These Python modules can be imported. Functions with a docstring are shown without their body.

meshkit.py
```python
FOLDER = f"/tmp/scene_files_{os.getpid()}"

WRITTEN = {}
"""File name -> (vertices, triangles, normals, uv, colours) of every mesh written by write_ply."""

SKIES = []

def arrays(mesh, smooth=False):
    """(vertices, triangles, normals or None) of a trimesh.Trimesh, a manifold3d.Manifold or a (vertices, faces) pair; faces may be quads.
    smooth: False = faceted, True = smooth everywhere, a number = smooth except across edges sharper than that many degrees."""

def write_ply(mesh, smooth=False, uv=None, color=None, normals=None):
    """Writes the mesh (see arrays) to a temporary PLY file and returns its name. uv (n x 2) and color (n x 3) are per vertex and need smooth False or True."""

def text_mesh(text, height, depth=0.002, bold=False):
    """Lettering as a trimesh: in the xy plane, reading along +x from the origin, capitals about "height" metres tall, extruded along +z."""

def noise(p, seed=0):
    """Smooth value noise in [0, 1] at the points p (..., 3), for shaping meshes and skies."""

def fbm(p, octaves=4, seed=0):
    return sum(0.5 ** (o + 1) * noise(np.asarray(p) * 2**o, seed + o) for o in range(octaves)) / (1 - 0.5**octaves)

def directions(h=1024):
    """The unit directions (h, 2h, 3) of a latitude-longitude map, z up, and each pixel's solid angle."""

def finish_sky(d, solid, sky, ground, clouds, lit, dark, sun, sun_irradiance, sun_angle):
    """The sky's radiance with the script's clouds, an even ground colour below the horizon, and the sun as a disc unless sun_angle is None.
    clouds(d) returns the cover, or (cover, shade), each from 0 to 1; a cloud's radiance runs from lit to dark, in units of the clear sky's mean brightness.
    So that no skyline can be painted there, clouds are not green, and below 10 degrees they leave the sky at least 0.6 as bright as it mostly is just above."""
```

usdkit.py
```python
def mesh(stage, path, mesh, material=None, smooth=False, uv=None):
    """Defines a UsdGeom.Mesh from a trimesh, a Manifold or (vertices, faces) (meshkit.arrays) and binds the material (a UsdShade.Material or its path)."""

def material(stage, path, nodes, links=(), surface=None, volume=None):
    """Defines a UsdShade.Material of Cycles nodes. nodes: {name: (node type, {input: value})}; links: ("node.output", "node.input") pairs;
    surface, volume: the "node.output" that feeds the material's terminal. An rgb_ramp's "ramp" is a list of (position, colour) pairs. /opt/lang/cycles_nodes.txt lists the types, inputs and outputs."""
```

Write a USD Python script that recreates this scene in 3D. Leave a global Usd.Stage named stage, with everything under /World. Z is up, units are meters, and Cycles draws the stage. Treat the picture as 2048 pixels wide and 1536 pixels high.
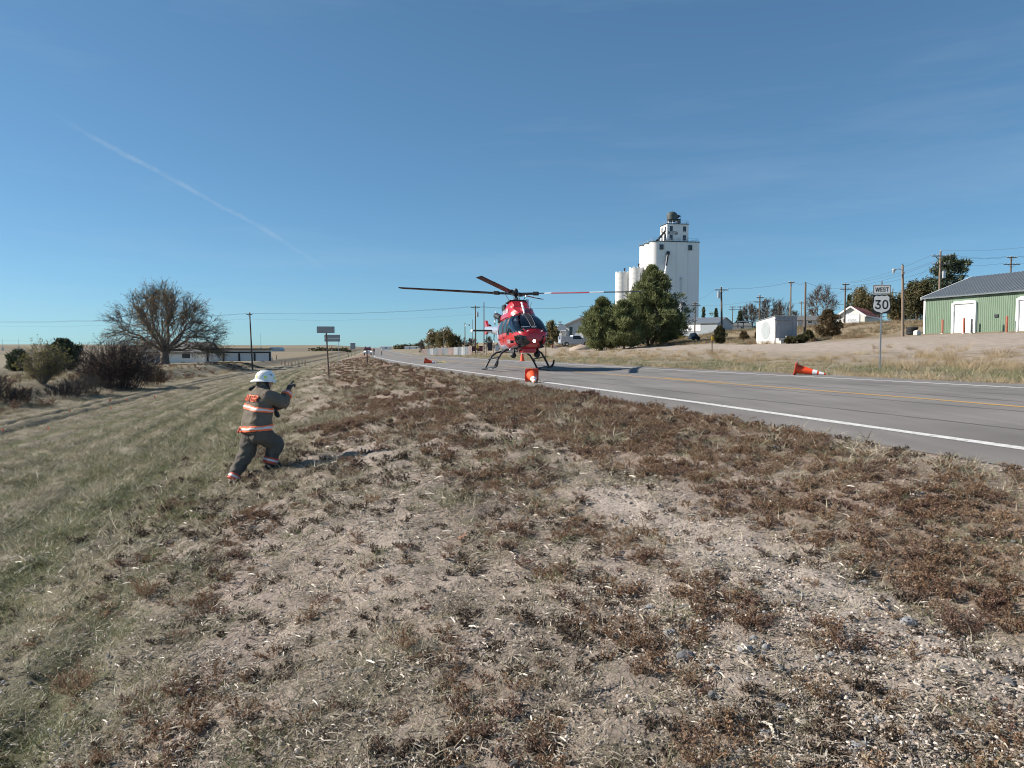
import math, random, numpy as np, trimesh, usdkit, meshkit, manifold3d
from pxr import Usd, UsdGeom, UsdLux, UsdShade, Gf, Sdf, Vt
from shapely.geometry import Polygon
from shapely import affinity

stage = Usd.Stage.CreateInMemory()
UsdGeom.Xform.Define(stage, '/World')
UsdGeom.Scope.Define(stage, '/World/Looks')

# ---------------------------------------------------------------- camera, sky, sun, exposure
EYE = 0.90                      # the lens above the near edge line of the road
FPX, CX, CY, PITCH = 1480.0, 1024.0, 768.0, math.atan(72 / 1480.0)
cam = UsdGeom.Camera.Define(stage, '/World/camera')
cam.CreateHorizontalApertureAttr(36.0)
cam.CreateFocalLengthAttr(36.0 * FPX / 2048)
cam.CreateClippingRangeAttr(Gf.Vec2f(0.05, 60000))
cam.AddTranslateOp().Set(Gf.Vec3d(0, 0, EYE))
cam.AddRotateXOp().Set(90 - math.degrees(PITCH))
cam.CreateExposureAttr(0.85)

SUN_EL, SUN_AZ = math.radians(32), math.radians(-84)
sun_dir = np.array([math.sin(SUN_AZ) * math.cos(SUN_EL), math.cos(SUN_AZ) * math.cos(SUN_EL), math.sin(SUN_EL)])


def sky_point(px, py):
    a, b = (px - CX) / FPX, (CY - py) / FPX
    d = np.array([a, math.cos(PITCH) + b * math.sin(PITCH), -math.sin(PITCH) + b * math.cos(PITCH)])
    return d / np.linalg.norm(d)


c0, c1 = sky_point(80, 205), sky_point(715, 568)              # the two ends of the old vapour trail
cn = np.cross(c0, c1); cn /= np.linalg.norm(cn)
ca = c1 - c0; ca -= cn * ca.dot(cn); ca /= np.linalg.norm(ca)
dome = UsdLux.DomeLight.Define(stage, '/World/sky')
dome.GetPrim().SetCustomDataByKey('kind', 'structure')
dome.GetPrim().SetCustomDataByKey('label', 'clear deep blue autumn sky with one faint vapour trail')
sky_mat = usdkit.material(stage, '/World/Looks/sky_look', {
    'tc': ('texture_coordinate', {}),
    'sky': ('sky_texture', {'sky_type': 'single_scattering', 'sun_disc': False, 'sun_elevation': SUN_EL, 'sun_rotation': math.atan2(sun_dir[0], sun_dir[1]), 'altitude': 1400.0, 'air_density': 0.8, 'aerosol_density': 0.7, 'ozone_density': 1.5}),
    'hs': ('hsv', {'saturation': 1.0, 'value': 1.0}),
    'tint': ('mix_color', {'blend_type': 'multiply', 'fac': 1.0, 'b': (0.78, 0.98, 1.04), 'use_clamp': False, 'use_clamp_result': False}),
    'gm': ('gamma', {'gamma': 0.72}),
    'tone': ('mix_color', {'blend_type': 'multiply', 'fac': 1.0, 'b': (1.07, 1.46, 1.70), 'use_clamp': False, 'use_clamp_result': False}),
    'across': ('vector_math', {'math_type': 'dot_product', 'vector2': cn}),
    'along': ('vector_math', {'math_type': 'dot_product', 'vector2': ca}),
    'wob': ('noise_texture', {'scale': 5.0, 'detail': 6.0, 'roughness': 0.6}),
    'wobs': ('math', {'math_type': 'multiply_add', 'value2': 0.026, 'value3': -0.013}),
    'sum': ('math', {'math_type': 'add'}),
    'abs': ('math', {'math_type': 'absolute'}),
    'core': ('map_range', {'range_type': 'smoothstep', 'from_min': 0.0, 'from_max': 0.0045, 'to_min': 1.0, 'to_max': 0.0, 'clamp': True}),
    'a0': ('map_range', {'range_type': 'smoothstep', 'from_min': float(c0.dot(ca)) - 0.005, 'from_max': float(c0.dot(ca)) + 0.08, 'clamp': True}),
    'a1': ('map_range', {'range_type': 'smoothstep', 'from_min': float(c1.dot(ca)) - 0.17, 'from_max': float(c1.dot(ca)), 'to_min': 1.0, 'to_max': 0.0, 'clamp': True}),
    'n2': ('noise_texture', {'scale': 30.0, 'detail': 5.0, 'roughness': 0.7}),
    'n2r': ('map_range', {'from_min': 0.36, 'from_max': 0.66, 'to_min': 0.05, 'to_max': 1.0, 'clamp': True}),
    'm1': ('math', {'math_type': 'multiply'}), 'm2': ('math', {'math_type': 'multiply'}), 'm3': ('math', {'math_type': 'multiply'}),
    'm4': ('math', {'math_type': 'multiply', 'value2': 0.20}),
    'veil': ('mapping', {'scale': (1.2, 2.0, 11.0), 'rotation': (0.0, 0.12, 0.0)}),
    'nv': ('noise_texture', {'scale': 1.3, 'detail': 5.0, 'roughness': 0.62}),
    'nvr': ('map_range', {'from_min': 0.48, 'from_max': 0.85, 'to_min': 0.0, 'to_max': 0.15, 'clamp': True}),
    'add': ('math', {'math_type': 'add', 'use_clamp': True}),
    'mix': ('mix_color', {'b': (5.6, 6.4, 7.2), 'use_clamp': False}),
    'bg': ('background_shader', {'strength': 0.060}),
}, [('tc.generated', 'across.vector1'), ('tc.generated', 'along.vector1'), ('tc.generated', 'wob.vector'), ('tc.generated', 'n2.vector'), ('tc.generated', 'veil.vector'),
    ('veil.vector', 'nv.vector'), ('nv.fac', 'nvr.value'), ('wob.fac', 'wobs.value1'), ('across.value', 'sum.value1'), ('wobs.value', 'sum.value2'), ('sum.value', 'abs.value1'),
    ('abs.value', 'core.value'), ('along.value', 'a0.value'), ('along.value', 'a1.value'), ('n2.fac', 'n2r.value'), ('core.result', 'm1.value1'), ('n2r.result', 'm1.value2'),
    ('m1.value', 'm2.value1'), ('a0.result', 'm2.value2'), ('m2.value', 'm3.value1'), ('a1.result', 'm3.value2'), ('m3.value', 'm4.value1'), ('m4.value', 'add.value1'), ('nvr.result', 'add.value2'),
    ('sky.color', 'tint.a'), ('tint.result', 'hs.color'), ('hs.color', 'gm.color'), ('gm.color', 'tone.a'), ('tone.result', 'mix.a'), ('add.value', 'mix.fac'), ('mix.result', 'bg.color')], surface='bg.background')
UsdShade.MaterialBindingAPI.Apply(dome.GetPrim()).Bind(sky_mat)
sun = UsdLux.DistantLight.Define(stage, '/World/sun')
sun.CreateNormalizeAttr(True); sun.CreateIntensityAttr(1.25); sun.CreateAngleAttr(0.53); sun.CreateColorAttr(Gf.Vec3f(1.0, 0.945, 0.87))
zz = sun_dir; xx = np.cross([0, 0, 1], zz); xx /= np.linalg.norm(xx); yy = np.cross(zz, xx)
sun.AddTransformOp().Set(Gf.Matrix4d(*xx, 0, *yy, 0, *zz, 0, 0, 0, 0, 1))

# ---------------------------------------------------------------- helpers: prims
USED = {}


def numbered(parent, name):
    k = (parent, name)
    n = USED.get(k, -1) + 1
    USED[k] = n
    return name if n == 0 else f'{name}_{n:03d}'


def tag(p, label=None, cat=None, group=None, kind=None):
    p = p.GetPrim() if hasattr(p, 'GetPrim') else p
    for k, v in (('label', label), ('category', cat), ('group', group), ('kind', kind)):
        if v:
            p.SetCustomDataByKey(k, v)
    return p


def thing(name, label, cat, loc=(0, 0, 0), rotz=0.0, group=None, pitch=0.0, roll=0.0, scale=None):
    x = UsdGeom.Xform.Define(stage, '/World/' + numbered('/World', name))
    x.AddTranslateOp().Set(Gf.Vec3d(*map(float, loc)))
    x.AddRotateZOp().Set(math.degrees(rotz))
    if pitch:
        x.AddRotateYOp().Set(math.degrees(pitch))
    if roll:
        x.AddRotateXOp().Set(math.degrees(roll))
    if scale is not None:
        x.AddScaleOp().Set(Gf.Vec3f(*np.broadcast_to(np.asarray(scale, float), 3).tolist()))
    return tag(x, label, cat, group)


def join(ms):
    ms = [x for x in (ms if isinstance(ms, list) else [ms]) if x is not None]
    ms = [x if isinstance(x, trimesh.Trimesh) else trimesh.Trimesh(*meshkit.arrays(x)[:2], process=False) for x in ms]
    return ms[0] if len(ms) == 1 else trimesh.util.concatenate(ms)


def obj(name, mesh, mat, parent=None, smooth=False, label=None, kind=None):
    par = '/World' if parent is None else str(parent.GetPath())
    mesh = join(mesh)
    m = usdkit.mesh(stage, par + '/' + numbered(par, name), mesh, MAT[mat] if isinstance(mat, str) else mat, smooth=smooth)
    if mat in LEAFY:
        islands(m, mesh)
    return tag(m, label, kind=kind)


def objs(name, meshes, mat, parent=None, smooth=False, label=None):
    """Alike pieces, each a prim of its own."""
    return [obj(name, x, mat, parent, smooth, label) for x in meshes]


def dup(root, loc, rotz=0.0, label=None, group=None, pitch=0.0, roll=0.0, scale=None, name=None):
    was = root.GetCustomData()
    base = name or str(root.GetName()).rstrip('0123456789').rstrip('_')
    r = thing(base, label or was['label'], was['category'], loc, rotz, group or was.get('group'), pitch, roll, scale)
    r.GetReferences().AddInternalReference(root.GetPath())
    r.SetInstanceable(True)
    return r


# ---------------------------------------------------------------- helpers: shapes
def box(c, s, rz=0.0, ry=0.0, rx=0.0):
    m = trimesh.creation.box(s)
    if rx or ry or rz:
        m.apply_transform(trimesh.transformations.euler_matrix(rx, ry, rz))
    m.apply_translation(c)
    return m


def tubes(p, r, sides=8, cap=True):
    """A tapered tube along a polyline; r one radius or one per point."""
    p = np.asarray(p, float); n = len(p); r = np.broadcast_to(np.asarray(r, float), n)
    t = np.gradient(p, axis=0); t /= np.linalg.norm(t, axis=1, keepdims=True) + 1e-12
    ref = np.array([0, 0, 1.0]) if abs(t[0][2]) < 0.9 else np.array([1.0, 0, 0])
    a = np.cross(t, ref); a /= np.linalg.norm(a, axis=1, keepdims=True) + 1e-9
    b = np.cross(t, a); k = np.arange(sides) * 2 * np.pi / sides
    v = p[:, None] + r[:, None, None] * (np.cos(k)[None, :, None] * a[:, None] + np.sin(k)[None, :, None] * b[:, None])
    f = []
    for i in range(n - 1):
        for j in range(sides):
            q = (i * sides + j, i * sides + (j + 1) % sides, (i + 1) * sides + (j + 1) % sides, (i + 1) * sides + j)
            f += [(q[0], q[2], q[1]), (q[0], q[3], q[2])]
    v = v.reshape(-1, 3)
    if cap:
        v = np.vstack([v, p[0], p[-1]]); c0_, c1_ = len(v) - 2, len(v) - 1
        for j in range(sides):
            f += [(c0_, j, (j + 1) % sides), (c1_, (n - 1) * sides + (j + 1) % sides, (n - 1) * sides + j)]
    m = trimesh.Trimesh(v, np.array(f)[:, ::-1], process=False)
    if m.volume < 0:
        m.invert()
    return m


def rod(a, b, r0, r1=None, sides=8):
    return tubes([a, b], [r0, r0 if r1 is None else r1], sides)


def loft(rings, close=True):
    """rings: (n, k, 3); faces between successive rings, ends capped with fans."""
    rings = np.asarray(rings, float); n, k = rings.shape[:2]
    v = rings.reshape(-1, 3); f = []
    for i in range(n - 1):
        for j in range(k):
            a, b = i * k + j, i * k + (j + 1) % k
            f += [(a, b, b + k), (a, b + k, a + k)]
    if close:
        v = np.vstack([v, rings[0].mean(0), rings[-1].mean(0)])
        for j in range(k):
            f += [(n * k, (j + 1) % k, j), (n * k + 1, (n - 1) * k + j, (n - 1) * k + (j + 1) % k)]
    m = trimesh.Trimesh(v, f, process=False)
    if m.volume < 0:
        m.invert()
    return m


def prism(poly, h, z=0.0):
    m = trimesh.creation.extrude_polygon(poly if isinstance(poly, Polygon) else Polygon(poly), h, engine='earcut')
    m.apply_translation((0, 0, z))
    return m


def upright(m, at=(0, 0, 0), face=0.0):
    """Stands a shape drawn in xy (reading +x, up +y, thick +z) on its edge; it then faces -y, turned by face about z."""
    m = m.copy()
    m.apply_transform(trimesh.transformations.rotation_matrix(math.pi / 2, [1, 0, 0]))
    if face:
        m.apply_transform(trimesh.transformations.rotation_matrix(face, [0, 0, 1]))
    m.apply_translation(at)
    return m


def rbox(s, r=0.02, c=(0, 0, 0), seg=10):
    """A box with rounded edges, as the hull of spheres."""
    h = np.maximum(np.array(s, float) / 2 - r, 1e-4)
    sp = manifold3d.Manifold.sphere(r, seg)
    return join(manifold3d.Manifold.batch_hull([sp.translate((sx * h[0] + c[0], sy * h[1] + c[1], sz * h[2] + c[2])) for sx in (-1, 1) for sy in (-1, 1) for sz in (-1, 1)]))


def hullchain(joints, radii, seg=14):
    """Bones between successive joints, each the hull of the spheres at its ends; one solid."""
    out = None
    for (a, ra), (b, rb) in zip(list(zip(joints, radii))[:-1], list(zip(joints, radii))[1:]):
        h = manifold3d.Manifold.batch_hull([manifold3d.Manifold.sphere(ra, seg).translate(tuple(map(float, a))), manifold3d.Manifold.sphere(rb, seg).translate(tuple(map(float, b)))])
        out = h if out is None else out + h
    return out


def soft(man, edge=0.02, it=12):
    m = join(man.refine_to_length(edge))
    m.merge_vertices()
    trimesh.smoothing.filter_taubin(m, iterations=it)
    return m


# ---------------------------------------------------------------- helpers: materials
MAT = {}


def mat(name, color, rough=0.7, metal=0.0, spec=0.4, var=0.12, scale=6.0, bump=0.0, bscale=40.0, dirt=None, coat=0.0, stretch=None):
    """A principled surface whose colour wanders with the place: plain things are never quite one colour."""
    c = np.array(color, float)
    nodes = {'g': ('texture_coordinate', {}), 'n': ('noise_texture', {'scale': scale, 'detail': 5.0, 'roughness': 0.62}),
             'r': ('rgb_ramp', {'ramp': [(0.25, c * (1 - var)), (0.5, c), (0.78, np.minimum(c * (1 + var), 0.95))]}),
             'p': ('principled_bsdf', {'roughness': rough, 'metallic': metal, 'specular_ior_level': spec, 'coat_weight': coat})}
    links = [('n.fac', 'r.fac')]
    src = 'g.object'
    if stretch is not None:
        nodes['mp'] = ('mapping', {'scale': stretch}); links += [('g.object', 'mp.vector')]; src = 'mp.vector'
    links += [(src, 'n.vector')]
    col = 'r.color'
    if dirt is not None:
        dc, amount, ds = dirt
        nodes |= {'dn': ('noise_texture', {'scale': ds, 'detail': 6.0, 'roughness': 0.7}), 'dr': ('map_range', {'from_min': 0.48, 'from_max': 0.75, 'to_min': 0.0, 'to_max': amount, 'clamp': True}), 'dm': ('mix_color', {'b': dc})}
        links += [(src, 'dn.vector'), ('dn.fac', 'dr.value'), ('dr.result', 'dm.fac'), (col, 'dm.a')]; col = 'dm.result'
    links += [(col, 'p.base_color')]
    if bump:
        nodes |= {'bn': ('noise_texture', {'scale': bscale, 'detail': 4.0}), 'b': ('bump', {'strength': bump, 'distance': 0.02})}
        links += [(src, 'bn.vector'), ('bn.fac', 'b.height'), ('b.normal', 'p.normal')]
    MAT[name] = usdkit.material(stage, '/World/Looks/' + name, nodes, links, surface='p.BSDF')


LEAFY = set()


def islands(prim, ms, seed=0):
    """A random number per separate leaf, blade or stone, as the primvar rnd."""
    from scipy.sparse import coo_matrix
    from scipy.sparse.csgraph import connected_components
    v, f = meshkit.arrays(ms)[:2]
    n, lab = connected_components(coo_matrix((np.ones(2 * len(f)), (np.r_[f[:, 0], f[:, 1]], np.r_[f[:, 1], f[:, 2]])), (len(v), len(v))), False)
    r = np.random.default_rng(len(v) + seed).random(n)[lab]
    UsdGeom.PrimvarsAPI(prim).CreatePrimvar('rnd', Sdf.ValueTypeNames.FloatArray, 'vertex').Set(Vt.FloatArray.FromNumpy(r.astype(np.float32)))


def leaf_mat(name, stops, trans=0.3, rough=0.75, patch=0.35, pscale=0.7, spec=0.25):
    """Blades and leaves: the colour differs from leaf to leaf and drifts from place to place."""
    LEAFY.add(name)
    MAT[name] = usdkit.material(stage, '/World/Looks/' + name, {
        'g': ('geometry', {}), 'i': ('attribute', {'attribute': 'rnd'}), 'n': ('noise_texture', {'scale': pscale, 'detail': 3.0, 'roughness': 0.6}),
        'a': ('math', {'math_type': 'multiply_add', 'value2': 1 - patch}), 'b': ('map_range', {'from_min': 0.3, 'from_max': 0.7, 'to_min': 0.0, 'to_max': patch, 'clamp': True}),
        'r': ('rgb_ramp', {'ramp': stops}), 'p': ('principled_bsdf', {'roughness': rough, 'specular_ior_level': spec}), 't': ('translucent_bsdf', {}), 'm': ('mix_closure', {'fac': trans})},
        [('g.position', 'n.vector'), ('n.fac', 'b.value'), ('i.fac', 'a.value1'), ('b.result', 'a.value3'), ('a.value', 'r.fac'),
         ('r.color', 'p.base_color'), ('r.color', 't.color'), ('p.BSDF', 'm.closure1'), ('t.BSDF', 'm.closure2')], surface='m.closure')
# ---------------------------------------------------------------- the lie of the land
_ly = np.arange(-60, 7001, 1.0)
_lx = np.concatenate([[0], np.cumsum((np.interp(_ly, [30, 60, 100, 150], [-0.27, -0.235, -0.205, -0.185]))[:-1])])
_lx += 6.35 - np.interp(0, _ly, _lx)


def xline(Y):
    """Where the near white edge line runs: x as a function of the distance y."""
    return np.interp(np.asarray(Y, float), _ly, _lx)


def dip(Y):
    """The road sags a little on its way into the distance."""
    return np.interp(Y, [0, 12, 30, 45, 90, 150, 300, 700, 1500, 7000], [0, 0, -0.08, -0.12, -0.30, -0.75, -0.9, 0.0, 1.0, 3.0])


CB = 0.9655


def u_of(x, y):
    return (np.asarray(x) - xline(y)) * CB


def x_of(u, y):
    return xline(y) + np.asarray(u) / CB


PU = np.array([-3000, -400, -120, -60, -32, -25.6, -23.2, -21.5, -17.5, -14, -11, -9, -7.4, -6.8, -6.1, -5, -3.5, -2, -1.3, -0.95, 0, 8.4, 9.2, 10.5, 13, 16, 20, 24, 28, 33, 42.5, 51, 57, 66, 72, 120, 300, 1000, 3000])
PZ = np.array([2, -2.0, -1.6, -1.4, -1.35, -1.42, -2.3, -2.50, -2.42, -2.15, -1.75, -1.4, -1.0, -0.89, -0.72, -0.55, -0.36, -0.16, -0.06, -0.017, 0, 0.151, 0.10, 0.04, 0.02, 0.06, 0.12, 0.25, 0.5, 0.9, 1.66, 2.3, 2.5, 4.4, 4.8, 5.2, 7, 8, 8])


def road_z(u, y):
    return 0.018 * np.asarray(u, float) + dip(y)


def height(x, y):
    x, y = np.asarray(x, float), np.asarray(y, float)
    u = u_of(x, y)
    z = np.interp(u, PU, PZ)
    z = z + dip(y) * np.interp(u, [10, 30], [1.0, 0.55])
    # beyond the houses the fields roll and the skyline lifts a little
    p = np.stack([x / 400, y / 400, 0 * x], -1)
    away = np.clip((y - 250) / 900, 0, 1) * np.clip((np.abs(u) - 14) / 40, 0, 1)
    left = np.clip(-u / 200, 0, 1)
    z = z + away * ((meshkit.fbm(p, 3, 5) - 0.5) * 7 + left * np.clip((y - 700) / 2500, 0, 1) * 14)
    return z


def bumps(x, y):
    """Clods, tussocks and wheel ruts: the small relief of the verge."""
    x, y = np.asarray(x, float), np.asarray(y, float)
    u = u_of(x, y)
    off = np.clip((-u - 1.0) / 1.2, 0, 1) + np.clip((u - 8.8) / 1.5, 0, 1)
    z0 = 0 * x
    b = (meshkit.fbm(np.stack([x * 0.9, y * 0.9, z0], -1), 3, 11) - 0.5) * 0.16
    b += (meshkit.fbm(np.stack([x * 5.5, y * 5.5, z0], -1), 3, 12) - 0.5) * 0.075
    b += (meshkit.fbm(np.stack([x * 22, y * 22, z0], -1), 2, 13) - 0.5) * 0.036 * np.clip((16 - y) / 8, 0, 1)
    mow = np.sin(u * 2 * np.pi / 1.55 + 2.2 * meshkit.noise(np.stack([x * 0.12, y * 0.12, z0], -1), 14)) * 0.05
    b += mow * np.clip((-7.3 - u) / 1.5, 0, 1) * np.clip((u + 24) / 4, 0, 1)
    # two wheel ruts along the ditch
    for uc in (-18.0, -19.4):
        b -= 0.30 * np.exp(-((u - uc) / 0.30) ** 2) - 0.12 * np.exp(-((u - uc - 0.5) / 0.3) ** 2)
    for q, uc in enumerate((-7.6, -8.9, -10.2, -11.5, -12.9, -14.3, -15.8)):
        w_ = 0.6 + 0.8 * meshkit.noise(np.stack([x * 0.25, y * 0.25, z0 + q], -1), 17)
        w_ = w_ * np.clip((meshkit.noise(np.stack([x * 0.5, y * 0.5, z0 + 3 * q], -1), 19) - 0.12) * 2.6, 0.15, 1)
        b -= 0.11 * w_ * np.exp(-((u - uc - 0.25 * (meshkit.noise(np.stack([x * 0.2, y * 0.2, z0 + 9 * q], -1), 18) - 0.5)) / 0.18) ** 2)
    # small step where the bare soil was cut
    edge = -7.15 + 0.385 * (y - 7.2)
    d = (u - edge) + 0.12 * (meshkit.noise(np.stack([x * 2, y * 2, z0], -1), 15) - 0.5)
    cut = np.clip((y - 5.5) / 1.5, 0, 1) * np.clip((12.2 - y) / 1, 0, 1)
    b += cut * (0.035 * (1 / (1 + np.exp(np.clip(-d / 0.05, -40, 40))) - 0.5) - 0.06 * np.exp(-((d + 0.1) / 0.12) ** 2))
    return b * off


def ground(x, y):
    return height(x, y) + bumps(x, y)


def ray(px, py):
    a, b = (px - CX) / FPX, (CY - py) / FPX
    return np.array([a, math.cos(PITCH) + b * math.sin(PITCH), -math.sin(PITCH) + b * math.cos(PITCH)])


def foot(px, py, y0=3.0, y1=900.0):
    """The point of the ground seen at a place of the photograph."""
    d = ray(px, py); Y = np.geomspace(y0, y1, 4000)
    P = np.array([0, 0, EYE]) + d[None] * (Y / d[1])[:, None]
    under = np.nonzero(P[:, 2] < ground(P[:, 0], P[:, 1]))[0]
    if not len(under):
        raise ValueError(f'no ground at {px} {py}')
    return P[under[0]]


def at(px, py, Y):
    """The point of the scene seen at a place of the photograph, at the distance Y."""
    d = ray(px, py)
    return np.array([0, 0, EYE]) + d * (Y / d[1])


def stand(px, Y):
    """A point of the ground at bearing px, distance Y."""
    p = at(px, 700, Y)
    return np.array([p[0], Y, float(ground(p[0], Y))])


# ---------------------------------------------------------------- the ground as one sheet
def steps(a, b, d0, grow):
    out = [a]; d = d0
    while out[-1] < b:
        out.append(out[-1] + d); d *= grow
    out[-1] = b
    return np.array(out)


ys = np.concatenate([[-40, -20, -10, -5, -2.5, 0], np.arange(1.0, 13, 0.055), steps(13, 7000, 0.06, 1.035)])
us = np.concatenate([-steps(20, 5000, 0.12, 1.06)[::-1], np.arange(-19.92, -8.1, 0.085), np.arange(-8.13, -0.93, 0.055), [-0.95], [0, 4.2, 8.38], steps(8.4, 70, 0.25, 1.03), steps(72, 5000, 2, 1.12)])
UU, YY = np.meshgrid(us, ys)
XX = x_of(UU, YY)
ZZ = ground(XX, YY)
under_road = (UU > -0.94) & (UU < 8.39)
ZZ = np.where(under_road, road_z(UU, YY) - 0.03, ZZ)
ZZ = np.where(np.abs(UU + 0.95) < 0.012, -0.021 + dip(YY), ZZ)


def noise2(x, y, s, seed, o=3):
    return meshkit.fbm(np.stack([x * s, y * s, 0 * x], -1), o, seed)


def bump01(v, c, w):
    return np.exp(-((v - c) / w) ** 2)


def zones(x, y):
    """What grows where: shares of green grass, dry grass, rust-brown weeds, straw litter and gravel."""
    u = u_of(x, y)
    n1, n2, n3, n4 = noise2(1.5 * u, 0.35 * y, 0.9, 31), noise2(1.25 * u, 0.5 * y, 2.2, 32), noise2(1.6 * u, 0.35 * y, 0.45, 33), noise2(1.2 * u, 0.6 * y, 3.5, 34)
    slope = np.clip((np.interp(y, [3, 7, 11, 25], [-6.45, -6.35, -5.75, -5.35]) - u + 2.2 * (n1 - 0.5) + 1.0 * (n4 - 0.5)) / 1.5, 0, 1)         # the mown slope down to the ditch
    stripe = 0.5 + 0.5 * np.sin(u * 2 * np.pi / 1.55 + 2.2 * meshkit.noise(np.stack([x * 0.12, y * 0.12, 0 * x], -1), 14) + 1.2)
    far_y = np.clip((y - 10) / 5, 0, 1)
    right = (u > 8.2)
    rows = 0 * x
    for q, uc in enumerate((-7.6, -8.9, -10.2, -11.5, -12.9, -14.3, -15.8)):
        rows = np.maximum(rows, np.exp(-((u - uc - 0.25 * (meshkit.noise(np.stack([x * 0.2, y * 0.2, 0 * x + 9 * q], -1), 18) - 0.5)) / 0.36) ** 2) * (0.75 + 0.6 * meshkit.noise(np.stack([x * 0.25, y * 0.25, 0 * x + q], -1), 17)))
    rows = np.clip(rows, 0, 1)
    # bare, stony strips: the wheel track curving out of the lower right corner, the soil near the cut
    track = bump01(u, -3.66 + 0.10 * (n1 - 0.5), 0.32) * np.clip((7.4 - y) / 1.2, 0, 1)
    corner = np.clip((4.7 - y) / 0.8, 0, 1) * np.clip((u + 5.1 + (n1 - 0.5)) / 0.6, 0, 1) * np.clip((-3.25 - u) / 0.3, 0, 1)
    soil = bump01(u, -5.25 + 0.3 * (n1 - 0.5), 0.42) * bump01(y, 9.8, 2.6) + 0.85 * bump01(u, -5.55 + 0.4 * (n1 - 0.5), 0.38) * bump01(y, 5.6, 1.8)
    bare = np.clip(track + 0.8 * soil, 0, 1)
    gravel = np.clip(track + corner + 0.8 * bump01(u, -1.02, 0.10), 0, 1)
    belt = np.clip((u + 3.35 + 0.7 * (n1 - 0.5)) / 0.35, 0, 1) * (u < -0.9)
    rust = belt * np.clip((n2 - 0.20) * 4, 0.2, 1) * np.clip((y - 1.6) / 1.0, 0, 1)
    rust += np.clip((u + 4.85 + 0.6 * (n1 - 0.5)) / 0.3, 0, 1) * np.clip((-3.85 - u) / 0.3, 0, 1) * np.clip((y - 3.0) / 1.2, 0, 1) * np.clip((n2 - 0.33) * 5, 0, 1)
    rust += far_y * np.clip((u + 5.9 + 1.2 * (n3 - 0.5)) / 0.9, 0, 1) * (u < -1) * np.clip((n2 - 0.30) * 4, 0.1, 1)
    rust += 0.5 * np.clip((n2 - 0.56) * 7, 0, 1) * (u < -1)
    rust = np.clip(rust * (1 - bare), 0, 1)
    green = slope * np.clip(0.02 + 0.95 * rows + 1.1 * (n2 - 0.5) + 0.6 * (n1 - 0.5), 0.02, 1) * np.clip(1.2 - y / 90, 0.4, 1) + (1 - slope) * np.clip((n4 - 0.60) * 4, 0, 0.5) * (1 - bare) * (u < 0)
    dry = slope * np.clip(0.85 - 0.85 * rows + 0.6 * (n4 - 0.5), 0.03, 1) + (1 - slope) * np.clip((n1 - 0.36) * 2.4, 0, 0.8) * (1 - bare) ** 2
    litter = np.clip(0.55 + 1.8 * (n4 - 0.45), 0, 1) * (1 - 0.7 * np.clip(soil, 0, 1)) * (1 - 0.8 * np.clip(track, 0, 1)) * (1 - 0.7 * slope) * (1 - 0.9 * belt) * np.clip(1.25 - y / 14, 0.25, 1)
    green = np.where(right, np.clip((n1 - 0.42) * 3.5, 0, 1) * bump01(u, 14, 6), green)
    dry = np.where(right, 0.9, dry)
    rust = np.where(right, np.clip((n2 - 0.55) * 3, 0, 0.6), rust)
    return dict(u=u, slope=slope, green=np.clip(green, 0, 1), dry=np.clip(dry, 0, 1), rust=np.clip(rust, 0, 1), litter=litter, gravel=gravel, bare=bare, stripe=stripe, rows=rows)


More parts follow.
